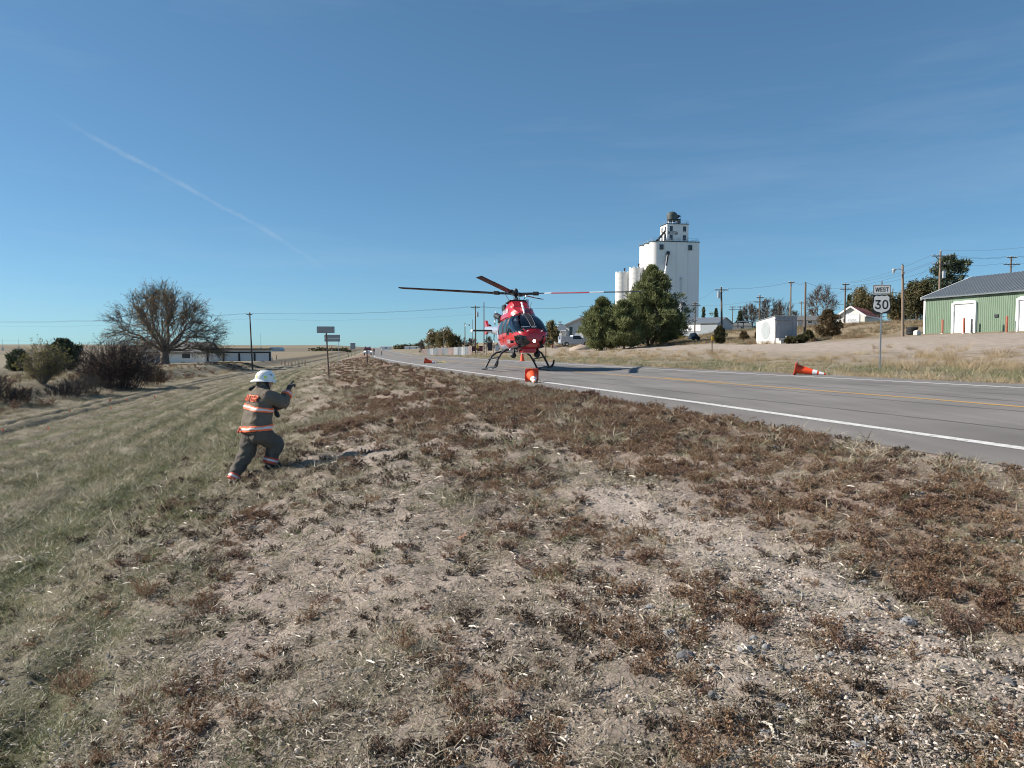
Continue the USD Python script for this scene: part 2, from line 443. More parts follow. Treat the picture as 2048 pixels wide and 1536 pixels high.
SOIL, SAND, STRAW, GREEN, RUST, DARK = (np.array(c) for c in ([.295, .24, .20], [.385, .325, .275], [.26, .225, .155], [.12, .13, .065], [.165, .105, .072], [.07, .06, .05]))


def ground_color(x, y):
    zn = zones(x, y)
    u = zn['u']
    c = SOIL[None, None] * (0.85 + 0.3 * noise2(x, y, 1.7, 41)[..., None])
    mixin = lambda c, col, w: c + (col - c) * np.clip(w, 0, 1)[..., None]  # noqa: E731
    c = mixin(c, SAND, zn['gravel'] * 0.45 + zn['bare'] * 0.55)
    far = np.clip((y - 12) / 30, 0, 1)
    c = mixin(c, np.array([.100, .102, .056]), zn['slope'] * (0.45 + 0.55 * zn['rows']) * np.clip((-u) / 6 - 0.5, 0, 1) * (u < 0))
    c = mixin(c, STRAW, zn['dry'] * (0.22 + 0.25 * far))
    c = mixin(c, GREEN, zn['green'] * (0.30 + 0.5 * far))
    c = mixin(c, RUST, zn['rust'] * (0.5 + 0.35 * far))
    # fields far off
    f = np.clip((y - 170) / 120, 0, 1) * np.clip((np.abs(u) - 12) / 8, 0, 1)
    fn = noise2(x, y, 0.004, 43, 2)
    field = np.where((fn < 0.5)[..., None], np.array([.21, .17, .115]), np.array([.155, .13, .092]))
    c = mixin(c, field, f * 0.85)
    bank = np.clip((u - 40) / 4, 0, 1) * np.clip((110 - u) / 20, 0, 1) * np.clip((y - 40) / 20, 0, 1) * (y < 220)
    c = mixin(c, np.array([.20, .155, .10]) * (0.8 + 0.5 * noise2(x, y, 0.3, 46)[..., None]), bank * 0.8)
    # gravel lot and side road beyond the right verge
    lot = np.clip((u - 31.5) / 1.5, 0, 1) * np.clip((46 - 0.30 * np.maximum(66 - y, 0) * 0 - u) / 4, 0, 1) * np.clip((y - 14) / 6, 0, 1) * np.clip((120 - y) / 30, 0, 1)
    apron = np.clip((u - 30) / 2, 0, 1) * np.clip((53 - u) / 1.5, 0, 1) * np.clip((74 - y) / 4, 0, 1)
    c = mixin(c, np.array([.33, .275, .23]), np.clip(lot * np.clip(0.9 - (u - 39) * 0.12, 0, 1) + apron, 0, 1) * (0.72 + 0.4 * (noise2(x, y, 0.35, 44) - 0.35)))
    return c


CC = ground_color(XX, YY)
nr, nc = XX.shape
idx = np.arange(nr * nc).reshape(nr, nc)
quads = np.stack([idx[:-1, :-1], idx[:-1, 1:], idx[1:, 1:], idx[1:, :-1]], -1).reshape(-1, 4)
quads = quads[~(under_road[:-1, :-1] & under_road[1:, 1:]).ravel() | True]
gv = np.stack([XX, YY, ZZ], -1).reshape(-1, 3)
MAT['ground_look'] = usdkit.material(stage, '/World/Looks/ground_look', {
    'c': ('attribute', {'attribute': 'soil'}), 'g': ('geometry', {}),
    'n': ('noise_texture', {'scale': 26.0, 'detail': 8.0, 'roughness': 0.8}), 'n2': ('noise_texture', {'scale': 1.4, 'detail': 6.0, 'roughness': 0.7}),
    'r': ('map_range', {'from_min': 0.3, 'from_max': 0.7, 'to_min': 0.45, 'to_max': 1.55, 'clamp': True}), 'r2': ('map_range', {'from_min': 0.3, 'from_max': 0.7, 'to_min': 0.75, 'to_max': 1.25, 'clamp': True}),
    'k': ('math', {'math_type': 'multiply'}), 'mc': ('vector_math', {'math_type': 'scale'}),
    'v': ('voronoi_texture', {'scale': 55.0, 'feature': 'f1'}), 'hb': ('math', {'math_type': 'multiply_add', 'value2': -0.35}),
    'b': ('bump', {'strength': 0.9, 'distance': 0.03}), 'p': ('principled_bsdf', {'roughness': 0.95, 'specular_ior_level': 0.12})},
    [('g.position', 'n.vector'), ('g.position', 'n2.vector'), ('g.position', 'v.vector'), ('n.fac', 'r.value'), ('n2.fac', 'r2.value'), ('r.result', 'k.value1'), ('r2.result', 'k.value2'),
     ('c.color', 'mc.vector1'), ('k.value', 'mc.scale'), ('mc.vector', 'p.base_color'), ('v.distance', 'hb.value1'), ('n.fac', 'hb.value3'), ('hb.value', 'b.height'), ('b.normal', 'p.normal')], surface='p.BSDF')
gm = usdkit.mesh(stage, '/World/ground', (gv, quads), MAT['ground_look'], smooth=True)
UsdGeom.PrimvarsAPI(gm).CreatePrimvar('soil', Sdf.ValueTypeNames.Color3fArray, 'vertex').Set(Vt.Vec3fArray.FromNumpy(CC.reshape(-1, 3).astype(np.float32)))
tag(gm, 'dry autumn verge, ditch, fields and gravel lots on both sides of the road', None, None, 'structure')

# ---------------------------------------------------------------- the road and its painted lines
ry = np.concatenate([np.arange(-40, 30, 1.0), steps(30, 3500, 1.0, 1.03)])


def strip(u0, u1, dz, ya=None, yb=None, n=2, wob=0.0, seed=0):
    yy_ = ry if ya is None else np.concatenate([[ya], ry[(ry > ya) & (ry < yb)], [yb]])
    uu = np.linspace(u0, u1, n)
    U, Y = np.meshgrid(uu, yy_)
    if wob:
        w = (meshkit.fbm(np.stack([Y * 2.5, U * 0 + seed, U * 0], -1), 3, seed) - 0.5) * wob
        U = U + np.where(np.abs(U - u0) < 1e-6, w, np.where(np.abs(U - u1) < 1e-6, -w * 0.7, 0))
    v = np.stack([x_of(U, Y), Y, road_z(U, Y) + dz], -1).reshape(-1, 3)
    i = np.arange(U.size).reshape(U.shape)
    q = np.stack([i[:-1, :-1], i[:-1, 1:], i[1:, 1:], i[1:, :-1]], -1).reshape(-1, 4)
    return (v, q)


def asphalt(name, ca_, cb_, crack=True):
    MAT[name] = usdkit.material(stage, '/World/Looks/' + name, {
        'g': ('geometry', {}), 'mp': ('mapping', {'rotation': (0.0, 0.0, -math.atan(0.27)), 'scale': (1.6, 0.05, 1.0)}),
        'n': ('noise_texture', {'scale': 1.0, 'detail': 5.0, 'roughness': 0.65}), 'f': ('noise_texture', {'scale': 60.0, 'detail': 6.0, 'roughness': 0.8}), 'big': ('noise_texture', {'scale': 0.5, 'detail': 4.0}),
        'm1': ('mix_float', {'fac': 0.45}), 'm2': ('mix_float', {'fac': 0.4}),
        'r': ('rgb_ramp', {'ramp': [(0.32, ca_), (0.5, (np.array(ca_) + np.array(cb_)) / 2), (0.68, cb_)]}),
        'b': ('bump', {'strength': 0.35, 'distance': 0.01}), 'p': ('principled_bsdf', {'roughness': 0.82, 'specular_ior_level': 0.3})},
        [('g.position', 'mp.vector'), ('mp.vector', 'n.vector'), ('g.position', 'f.vector'), ('g.position', 'big.vector'), ('n.fac', 'm1.a'), ('f.fac', 'm1.b'), ('m1.result', 'm2.a'), ('big.fac', 'm2.b'), ('m2.result', 'r.fac'),
         ('r.color', 'p.base_color'), ('f.fac', 'b.height'), ('b.normal', 'p.normal')], surface='p.BSDF')


def paint(name, color, worn):
    """Road paint, worn through to the asphalt in flecks."""
    MAT[name] = usdkit.material(stage, '/World/Looks/' + name, {
        'g': ('geometry', {}), 'n': ('noise_texture', {'scale': 14.0, 'detail': 8.0, 'roughness': 0.8}), 'r': ('map_range', {'from_min': worn, 'from_max': worn + 0.12, 'to_min': 1.0, 'to_max': 0.0, 'clamp': True}),
        'm': ('mix_color', {'a': color, 'b': (.17, .155, .145)}), 'inv': ('math', {'math_type': 'subtract', 'value1': 1.0}), 'p': ('principled_bsdf', {'roughness': 0.75})},
        [('g.position', 'n.vector'), ('n.fac', 'r.value'), ('r.result', 'inv.value2'), ('inv.value', 'm.fac'), ('m.result', 'p.base_color')], surface='p.BSDF')


asphalt('asphalt_look', (.112, .100, .091), (.232, .212, .195))
mat('tar_look', (.06, .058, .056), 0.7, var=0.3, scale=4)
paint('white_paint', (.60, .58, .55), 0.50)
paint('yellow_paint', (.48, .27, .06), 0.51)
usdkit.mesh(stage, '/World/road', strip(-0.95, 8.4, 0.0, n=12, wob=0.10, seed=3), MAT['asphalt_look'], smooth=True)
tag(stage.GetPrimAtPath('/World/road'), 'two lane grey asphalt highway running off to the left distance', None, None, 'structure')
for nm, a, b, mt, lab in (('edge_line', -0.075, 0.09, 'white_paint', 'white edge line along the near side of the road'), ('edge_line', 7.23, 7.37, 'white_paint', 'white edge line along the far side of the road'),
                          ('centre_line', 3.53, 3.65, 'yellow_paint', 'solid yellow line along the middle of the road')):
    nmx = numbered('/World', nm)
    usdkit.mesh(stage, '/World/' + nmx, strip(a, b, 0.004, ya=-40, yb=900, n=2, wob=0.05, seed=7), MAT[mt], smooth=True)
    tag(stage.GetPrimAtPath('/World/' + nmx), lab, None, None, 'structure')
g_ = np.random.default_rng(31)
for k, (uc, y0, y1) in enumerate([(1.15, 4, 26), (2.9, 7, 60), (4.3, 6, 34), (5.6, 9, 48), (2.1, 20, 75), (6.4, 12, 30)]):    # tar sealed seams
    Yc = np.arange(y0, y1, 0.35); Uc = uc + np.cumsum(g_.normal(size=len(Yc))) * 0.018; hw_ = 0.008 + 0.008 * g_.random(len(Yc))
    V_ = np.stack([x_of(np.stack([Uc - hw_, Uc + hw_], 1), Yc[:, None]), np.repeat(Yc[:, None], 2, 1), road_z(np.stack([Uc, Uc], 1), Yc[:, None]) + 0.003], -1).reshape(-1, 3)
    q_ = np.array([(2 * i, 2 * i + 1, 2 * i + 3, 2 * i + 2) for i in range(len(Yc) - 1)])
    nmx = numbered('/World', 'tar_seam'); usdkit.mesh(stage, '/World/' + nmx, (V_, q_), MAT['tar_look'], smooth=True)
    tag(stage.GetPrimAtPath('/World/' + nmx), 'thin dark tar sealed seam along the asphalt', None, 'tar sealed seams', 'structure')
for k in range(0, 12):                                         # the broken line beside the solid one
    ya = -6.0 + 12.2 * k
    nmx = numbered('/World', 'centre_dash')
    usdkit.mesh(stage, '/World/' + nmx, strip(3.75, 3.87, 0.004, ya=ya, yb=ya + 3.2, n=2, wob=0.02, seed=9), MAT['yellow_paint'], smooth=True)
    tag(stage.GetPrimAtPath('/World/' + nmx), 'short worn yellow dash beside the solid centre line', None, 'broken yellow centre dashes', 'structure')
# ---------------------------------------------------------------- small plants, straw and stones of the verge
leaf_mat('green_blades', [(0.0, (.06, .082, .03)), (0.3, (.12, .14, .055)), (0.55, (.205, .205, .105)), (0.75, (.36, .31, .19)), (1.0, (.55, .48, .34))], 0.3, rough=0.5, spec=0.5)
leaf_mat('grey_blades', [(0.0, (.13, .125, .07)), (0.4, (.25, .22, .14)), (0.75, (.37, .315, .22)), (1.0, (.56, .49, .37))], 0.25, rough=0.55, spec=0.4)
leaf_mat('slope_blades', [(0.0, (.045, .05, .024)), (0.35, (.11, .112, .055)), (0.7, (.195, .18, .105)), (0.9, (.29, .255, .165)), (1.0, (.46, .41, .30))], 0.25, rough=0.55, spec=0.4)
leaf_mat('straw_blades', [(0.0, (.10, .075, .055)), (0.3, (.22, .175, .125)), (0.65, (.38, .325, .25)), (0.88, (.55, .49, .405)), (1.0, (.74, .68, .59))], 0.15, rough=0.5, spec=0.4, patch=0.2)
leaf_mat('rust_weed', [(0.0, (.07, .042, .027)), (0.35, (.165, .092, .054)), (0.65, (.26, .165, .10)), (0.88, (.38, .29, .19)), (1.0, (.52, .44, .32))], 0.25, pscale=1.1)
leaf_mat('wine_weed', [(0.0, (.06, .036, .028)), (0.4, (.15, .083, .062)), (0.75, (.25, .17, .12)), (1.0, (.45, .36, .26))], 0.25, pscale=1.1)
leaf_mat('dead_weed', [(0.0, (.035, .026, .021)), (0.5, (.085, .058, .042)), (0.85, (.16, .115, .08)), (1.0, (.30, .24, .17))], 0.1, pscale=1.1)
leaf_mat('blond_grass', [(0.0, (.22, .155, .085)), (0.4, (.38, .285, .165)), (0.8, (.50, .40, .26)), (1.0, (.60, .50, .36))], 0.35)
leaf_mat('stones_look', [(0.0, (.09, .085, .08)), (0.2, (.18, .165, .155)), (0.45, (.30, .245, .20)), (0.8, (.42, .34, .275)), (1.0, (.66, .58, .50))], 0.0, patch=0.1, pscale=3)
leaf_mat('asphalt_chunks', [(0.0, (.10, .098, .097)), (0.6, (.18, .177, .175)), (1.0, (.30, .29, .28))], 0.0, patch=0.1, pscale=3)


def blades(n, R, h, w, lean, seed, droop=0.5, wind=(0.0, 0.0), segs=2, core=1.0):
    """n grass blades in a patch of radius R: each a bent, tapering strip."""
    g = np.random.default_rng(seed)
    r, a = R * np.sqrt(g.random(n)) ** core, g.random(n) * 2 * np.pi
    base = np.stack([r * np.cos(a), r * np.sin(a), np.full(n, -0.01)], 1)
    H = h[0] + (h[1] - h[0]) * g.random(n) ** 1.4
    d = g.normal(size=(n, 2)) * lean + np.stack([np.cos(a), np.sin(a)], 1) * lean * 0.6 * (r / R)[:, None] + np.array(wind)
    side = g.random(n) * 2 * np.pi
    s = np.stack([np.cos(side), np.sin(side), 0 * side], 1) * (w * (0.6 + 0.8 * g.random(n)))[:, None]
    rows = []
    for k in range(segs + 1):
        t = k / segs
        c = base + np.stack([d[:, 0] * H * (t + droop * t * t), d[:, 1] * H * (t + droop * t * t), H * (t - 0.25 * droop * np.linalg.norm(d, axis=1) * t * t)], 1)
        rows.append((c - s * (1 - t) * 0.5 - s * 0.05, c + s * (1 - t) * 0.5 + s * 0.05) if k < segs else (c,))
    v, f = [], []
    per = 2 * segs + 1
    out = np.zeros((n, per, 3))
    for k in range(segs):
        out[:, 2 * k], out[:, 2 * k + 1] = rows[k]
    out[:, per - 1] = rows[segs][0]
    tri = []
    for k in range(segs - 1):
        tri += [(2 * k, 2 * k + 1, 2 * k + 3), (2 * k, 2 * k + 3, 2 * k + 2)]
    tri += [(2 * segs - 2, 2 * segs - 1, 2 * segs)]
    F = (np.arange(n)[:, None, None] * per + np.array(tri)[None]).reshape(-1, 3)
    return out.reshape(-1, 3), F


def stack_vf(parts):
    at_, V, F = 0, [], []
    for v, f in parts:
        V.append(v); F.append(np.asarray(f) + at_); at_ += len(v)
    return np.vstack(V), np.vstack(F)


def straws(n, R, L, w, seed, zmax=0.02):
    """Broken straws lying about, one thin flat strip each."""
    g = np.random.default_rng(seed)
    r, a = R * np.sqrt(g.random(n)), g.random(n) * 2 * np.pi
    c = np.stack([r * np.cos(a), r * np.sin(a), 0.002 + zmax * g.random(n) ** 2], 1)
    th, tilt = g.random(n) * 2 * np.pi, g.normal(size=n) * 0.22
    ln = L[0] + (L[1] - L[0]) * g.random(n) ** 2
    d = np.stack([np.cos(th) * np.cos(tilt), np.sin(th) * np.cos(tilt), np.sin(tilt)], 1) * ln[:, None] / 2
    s = np.stack([-np.sin(th), np.cos(th), g.normal(size=n) * 0.5], 1) * (w * (0.5 + g.random(n)))[:, None] / 2
    bend = np.stack([0 * th, 0 * th, ln * 0.06], 1)
    v = np.stack([c - d - s, c - d + s, c + s * 1.1 + bend, c - s * 1.1 + bend, c + d - s * 0.6, c + d + s * 0.6], 1).reshape(-1, 3)
    F = (np.arange(n)[:, None, None] * 6 + np.array([(0, 1, 2), (0, 2, 3), (3, 2, 5), (3, 5, 4)])[None]).reshape(-1, 3)
    return v, F


def twigs(stems, h, spread, seed, nleaf=30, leaf=0.008, fork=3, w=0.0022):
    """A dry branching weed: thin forked stems set with little seed husks."""
    g = np.random.default_rng(seed)
    segs = []
    for _ in range(stems):
        a, l = g.random() * 2 * np.pi, h * (0.55 + 0.45 * g.random())
        tip = np.array([np.cos(a) * spread * g.random() ** 0.6, np.sin(a) * spread * g.random() ** 0.6, 1.0]); tip *= l / np.linalg.norm(tip)
        b0 = np.array([np.cos(a), np.sin(a), 0]) * 0.02 * g.random()
        segs.append((b0, b0 + tip))
        for _ in range(fork):
            t = 0.3 + 0.6 * g.random()
            d = tip / l + g.normal(size=3) * 0.55; d[2] = abs(d[2]); d /= np.linalg.norm(d)
            segs.append((b0 + tip * t, b0 + tip * t + d * l * (0.18 + 0.3 * g.random())))
    A, B = np.array([s[0] for s in segs]), np.array([s[1] for s in segs])
    n = len(A)
    s = g.normal(size=(n, 3)); s[:, 2] *= 0.2; s *= w / np.linalg.norm(s, axis=1, keepdims=True)
    v1 = np.stack([A - s, A + s, B], 1).reshape(-1, 3)
    f1 = np.arange(3 * n).reshape(-1, 3)
    k = g.integers(0, n, nleaf * stems); t = 0.25 + 0.8 * g.random(len(k))
    c = A[k] + (B[k] - A[k]) * t[:, None] + g.normal(size=(len(k), 3)) * leaf * 0.6
    e1, e2 = g.normal(size=(len(k), 3)), g.normal(size=(len(k), 3))
    e1 *= leaf * (0.5 + g.random(len(k)))[:, None] / np.linalg.norm(e1, axis=1, keepdims=True); e2 *= leaf * 0.5 / np.linalg.norm(e2, axis=1, keepdims=True)
    v2 = np.stack([c - e1, c + e2, c + e1, c - e2], 1).reshape(-1, 3)
    f2 = (np.arange(len(k))[:, None, None] * 4 + np.array([(0, 1, 2), (0, 2, 3)])[None]).reshape(-1, 3)
    return stack_vf([(v1, f1), (v2, f2)])


def pebbles(n, R, size, seed, power=2.5):
    g = np.random.default_rng(seed)
    ico = trimesh.creation.icosphere(0)
    parts = []
    for _ in range(n):
        r, a = R * math.sqrt(g.random()), g.random() * 2 * math.pi
        s = size[0] + (size[1] - size[0]) * g.random() ** power
        v = np.array(ico.vertices) * (0.72 + 0.5 * g.random((12, 1))) * s * np.array([1, 0.6 + 0.4 * g.random(), 0.45 + 0.4 * g.random()])
        th = g.random() * 6.28; c, d = math.cos(th), math.sin(th)
        v = v @ np.array([[c, d, 0], [-d, c, 0], [0, 0, 1]]) + [r * math.cos(a), r * math.sin(a), s * 0.18]
        parts.append((v, np.array(ico.faces)))
    return stack_vf(parts)


def leafy(n, h, seed, width=0.02):
    """A low rosette of broad leaves."""
    g = np.random.default_rng(seed); parts = []
    for i in range(n):
        a = g.random() * 6.28; l = h * (0.5 + 0.6 * g.random()); up = 0.35 + 0.5 * g.random(); wd = width * (0.6 + 0.8 * g.random())
        o = np.array([math.cos(a), math.sin(a), 0]); sd = np.array([-math.sin(a), math.cos(a), 0]); b0 = o * 0.02 * g.random() + g.normal(size=3) * [0.03, 0.03, 0]
        pts = [b0, b0 + o * l * 0.4 + [0, 0, l * up * 0.6], b0 + o * l * 0.75 + [0, 0, l * up * 0.8], b0 + o * l + [0, 0, l * up * 0.65]]
        v = np.array([pts[0], pts[1] - sd * wd, pts[1] + sd * wd, pts[2] - sd * wd * 0.8, pts[2] + sd * wd * 0.8, pts[3]])
        parts.append((v, np.array([(0, 2, 1), (1, 2, 4), (1, 4, 3), (3, 4, 5)])))
    return stack_vf(parts)


def scatter(name, label, protos, xy, scale, seed, tilt=0.15, sink=0.0, pick=None):
    """One PointInstancer of uncountable small growth. protos: [(mesh, material)]."""
    g = np.random.default_rng(seed)
    n = len(xy)
    if not n:
        return
    path = '/World/' + numbered('/World', name)
    pi = UsdGeom.PointInstancer.Define(stage, path)
    for k, (ms, mt) in enumerate(protos):
        q = usdkit.mesh(stage, f'{path}/clump_{k:03d}', ms, MAT[mt], smooth=False)
        islands(q, ms, k)
        pi.CreatePrototypesRel().AddTarget(q.GetPath())
    z = ground(xy[:, 0], xy[:, 1]) - sink
    pi.CreatePositionsAttr(Vt.Vec3fArray.FromNumpy(np.column_stack([xy, z]).astype(np.float32)))
    pi.CreateProtoIndicesAttr(Vt.IntArray.FromNumpy((g.integers(0, len(protos), n) if pick is None else pick).astype(np.int32)))
    yaw = g.random(n) * 2 * np.pi; tx, ty = g.normal(size=n) * tilt / 2, g.normal(size=n) * tilt / 2
    qz = np.stack([np.cos(yaw / 2), 0 * yaw, 0 * yaw, np.sin(yaw / 2)], 1)
    w_, x_, y_, z_ = np.ones(n), tx, ty, 0 * tx
    q = np.stack([w_ * qz[:, 0] - z_ * qz[:, 3], x_ * qz[:, 0] + y_ * qz[:, 3], y_ * qz[:, 0] - x_ * qz[:, 3], w_ * qz[:, 3] + z_ * qz[:, 0]], 1)
    q /= np.linalg.norm(q, axis=1, keepdims=True)
    pi.CreateOrientationsAttr(Vt.QuathArray([Gf.Quath(*map(float, a)) for a in q]))
    s = np.broadcast_to(np.asarray(scale, float), n)
    pi.CreateScalesAttr(Vt.Vec3fArray.FromNumpy(np.repeat(s[:, None], 3, 1).astype(np.float32)))
    tag(pi, label, None, None, 'stuff')
    return pi


def field(n, ylo, yhi, ulo, uhi, seed, power=1.0):
    """n places between two distances, nearer ones thicker, kept to what the camera and its neighbourhood can see."""
    g = np.random.default_rng(seed)
    t = g.random(n)
    y = ylo + (yhi - ylo) * t ** power
    x = (g.random(n) * 2 - 1) * (0.78 * y + 1.2)
    u = u_of(x, y)
    k = (u > ulo) & (u < uhi) & ((u < -0.88) | (u > 8.5))
    return np.column_stack([x, y])[k], g


def keep(xy, weight, g):
    k = g.random(len(xy)) < weight
    return xy[k]


# ---------------------------------------------------------------- what grows and lies on the verge
def grown(xy, g, lo, hi, y0=5.0, top=1.9):
    """Sizes; farther patches are a little larger so that the ground stays covered."""
    return (lo + (hi - lo) * g.random(len(xy))) * np.clip(xy[:, 1] / y0, 0.8, top)


xy, g_ = field(18000, 1.9, 16, -26, -0.95, 101, 1.25)
zn = zones(xy[:, 0], xy[:, 1])
a = keep(xy, np.clip(zn['green'] * 1.25 + 0.05 * zn['slope'], 0, 1), g_)
scatter('green_grass', 'short green autumn grass on the verge and ditch slope', [(blades(44, 0.11, (0.015, 0.06), 0.0055, 0.75, 200 + k), 'green_blades') for k in range(4)], a, grown(a, g_, 0.6, 1.25), 301)
xy, g_ = field(19000, 1.9, 16, -26, -0.95, 102, 1.25)
zn = zones(xy[:, 0], xy[:, 1])
a = keep(xy, (zn['dry'] * 0.9 + 0.12) * (1 - 0.35 * zn['rust']), g_)
sl_ = zones(a[:, 0], a[:, 1])['slope']; rw_ = zones(a[:, 0], a[:, 1])['rows']; pk = g_.integers(0, 3, len(a)) + np.where(g_.random(len(a)) < sl_ * (0.35 + 0.6 * rw_), 3, 0)
scatter('dry_grass', 'grey tan dry grass of the verge', [(blades(42, 0.12, (0.012, 0.07), 0.005, 0.9, 210 + k, 0.7), 'grey_blades') for k in range(3)] + [(blades(44, 0.12, (0.012, 0.06), 0.005, 0.9, 214 + k, 0.7), 'slope_blades' if k < 2 else 'grey_blades') for k in range(3)], a, grown(a, g_, 0.6, 1.25), 302, pick=pk)
xy, g_ = field(22000, 1.9, 20, -8, -1.0, 103, 1.3)
zn = zones(xy[:, 0], xy[:, 1])
a = keep(xy, zn['rust'] * 0.85 + 0.03, g_)
scatter('rust_weeds', 'rust brown dried weeds along the edge of the road', [(twigs(11, 0.10, 1.7, 220 + k, 24, 0.0078), 'rust_weed' if k % 3 else 'wine_weed') for k in range(6)], a, (0.45 + 0.7 * g_.random(len(a)) ** 1.5) * np.clip(a[:, 1] / 7, 0.9, 1.3), 303)
xy, g_ = field(16000, 1.9, 13, -10, -1.0, 104, 1.35)
zn = zones(xy[:, 0], xy[:, 1])
a = keep(xy, zn['litter'] * 0.95, g_)
scatter('straw_litter', 'pale broken straw lying on bare soil', [(straws(44, 0.14, (0.008, 0.075), 0.0042, 230 + k, 0.03), 'straw_blades') for k in range(5)], a, grown(a, g_, 0.6, 1.25, 6, 1.3), 304, 0.08)
xy, g_ = field(15000, 1.9, 10, -8, -0.9, 105, 1.35)
zn = zones(xy[:, 0], xy[:, 1])
a = keep(xy, 0.10 + 0.62 * zn['gravel'], g_)
pk = g_.choice([0, 1, 2, 3, 4, 5], len(a), p=[.235, .235, .235, .235, .03, .03])
scatter('gravel', 'loose pebbles and crumbs of broken asphalt', [(pebbles(40, 0.13, (0.0025, 0.0105), 240 + k, 3.5), 'stones_look') for k in range(4)] + [(pebbles(9, 0.12, (0.003, 0.022), 250 + k, 3.0), 'asphalt_chunks') for k in range(2)], a, 0.7 + 0.6 * g_.random(len(a)), 305, 0.05, pick=pk)
xy, g_ = field(12000, 1.9, 16, -9, -0.95, 114, 1.3)
zn = zones(xy[:, 0], xy[:, 1])
a = keep(xy, (0.10 + 0.80 * np.clip((noise2(xy[:, 0], xy[:, 1], 2.6, 61) - 0.47) * 5, 0, 1)) * (1 - 0.85 * zn['bare']), g_)
scatter('dead_weeds', 'small dark dead weeds and crumbs scattered over the verge', [(twigs(7, 0.05, 1.8, 350 + k, 16, 0.0075, w=0.003), 'dead_weed') for k in range(4)], a, grown(a, g_, 0.6, 1.5, 6, 1.6), 314)
# farther off: larger tussocks
xy, g_ = field(26000, 15, 70, -34, -0.9, 106, 1.35)
zn = zones(xy[:, 0], xy[:, 1])
a = keep(xy, np.clip(zn['green'] * 1.3, 0, 1) * (zn['u'] < -5), g_)
scatter('green_grass', 'green grass farther down the ditch slope', [(blades(50, 0.26, (0.03, 0.12), 0.010, 0.7, 260 + k), 'green_blades') for k in range(3)], a, 0.7 + 0.6 * g_.random(len(a)), 306)
xy, g_ = field(44000, 15, 100, -50, -0.9, 107, 1.35)
zn = zones(xy[:, 0], xy[:, 1])
a = keep(xy, zn['dry'] * 0.7 + 0.04, g_)
scatter('dry_grass', 'dry grey grass farther along the slope and the bank', [(blades(48, 0.28, (0.03, 0.15), 0.010, 0.8, 270 + k, 0.7), 'slope_blades' if k == 2 else 'grey_blades') for k in range(3)], a, 0.7 + 0.7 * g_.random(len(a)), 307)
xy, g_ = field(24000, 14, 130, -7.5, -0.9, 108, 1.3)
zn = zones(xy[:, 0], xy[:, 1])
a = keep(xy, zn['rust'] * 0.9 + 0.05, g_)
scatter('rust_weeds', 'brown weeds along the road shoulder farther off', [(twigs(15, 0.13, 2.0, 280 + k, 22, 0.016, w=0.004), 'rust_weed' if k % 3 else 'wine_weed') for k in range(4)], a, 0.6 + 0.6 * g_.random(len(a)), 308)
# the far verge: blond tufts above a green ditch
xy, g_ = field(34000, 13, 170, 8.5, 34, 109, 1.2)
u = u_of(xy[:, 0], xy[:, 1]); n2_ = noise2(xy[:, 0], xy[:, 1], 0.35, 51); n3_ = noise2(xy[:, 0], xy[:, 1], 1.1, 52)
tuft = np.clip((n2_ - 0.41) * 6, 0, 1) * (0.15 + 0.85 * bump01(u, 24, 6.5)) * np.clip((n3_ - 0.35) * 4, 0, 1)
a = keep(xy, tuft * 0.38, g_)
scatter('blond_grass', 'tall blond grass tufts leaning on the far verge', [(blades(90, 0.28, (0.25, 0.62), 0.011, 0.4, 290 + k, 0.7, wind=(0.45, 0.1), segs=3), 'blond_grass') for k in range(4)], a, 0.6 + 0.7 * g_.random(len(a)), 309)
a = keep(xy, 0.42 * (u < 24) * np.clip(1.2 - bump01(u, 15, 4), 0.2, 1), g_)
scatter('dry_grass', 'short dry grass of the far verge', [(blades(60, 0.30, (0.05, 0.2), 0.010, 0.7, 295 + k, 0.7), 'blond_grass' if k else 'grey_blades') for k in range(3)], a, 0.7 + 0.7 * g_.random(len(a)), 310)
a = keep(xy, 0.85 * np.clip((n2_ - 0.34) * 5, 0, 1) * bump01(u, 15.0, 4.5), g_)
scatter('green_grass', 'green grass in the far roadside ditch', [(blades(60, 0.30, (0.06, 0.2), 0.012, 0.6, 298 + k), 'green_blades') for k in range(3)], a, 0.7 + 0.7 * g_.random(len(a)), 311)
# rough dry growth on the bank beyond the ditch
xy, g_ = field(20000, 34, 150, -30, -21.5, 112, 1.2)
a = keep(xy, 0.75 * np.clip((noise2(xy[:, 0], xy[:, 1], 0.18, 53) - 0.33) * 4, 0.1, 1), g_)
scatter('bank_grass', 'rough dry grass and weeds on the bank beyond the ditch', [(blades(80, 0.4, (0.12, 0.48), 0.016, 0.6, 320 + k, 0.7, segs=3), 'slope_blades' if k else 'blond_grass') for k in range(3)] + [(twigs(16, 0.5, 1.0, 330 + k, 22, 0.03, w=0.008), 'wine_weed') for k in range(2)], a, 0.6 + 0.7 * g_.random(len(a)), 312)
# brown grass of the railway bank and round the sheds
g_ = np.random.default_rng(113); n_ = 15000
yy_ = 45 + 140 * g_.random(n_); uu_ = 40 + 42 * g_.random(n_); xy = np.column_stack([x_of(uu_, yy_), yy_])
k_ = (np.abs(xy[:, 0]) < 0.78 * yy_) & ~((uu_ < 75) & (yy_ < 88) & (uu_ > 50)) & ~((uu_ < 54) & (yy_ < 78))
xy = xy[k_]
a = keep(xy, np.clip((noise2(xy[:, 0], xy[:, 1], 0.12, 54) - 0.36) * 5, 0.05, 1) * 0.8, g_)
scatter('bank_grass', 'brown and golden grass on the railway bank on the right', [(blades(70, 0.5, (0.12, 0.5), 0.022, 0.6, 340 + k, 0.7, segs=3), ('blond_grass', 'slope_blades', 'rust_weed')[k]) for k in range(3)], a, 0.6 + 0.7 * g_.random(len(a)), 313)
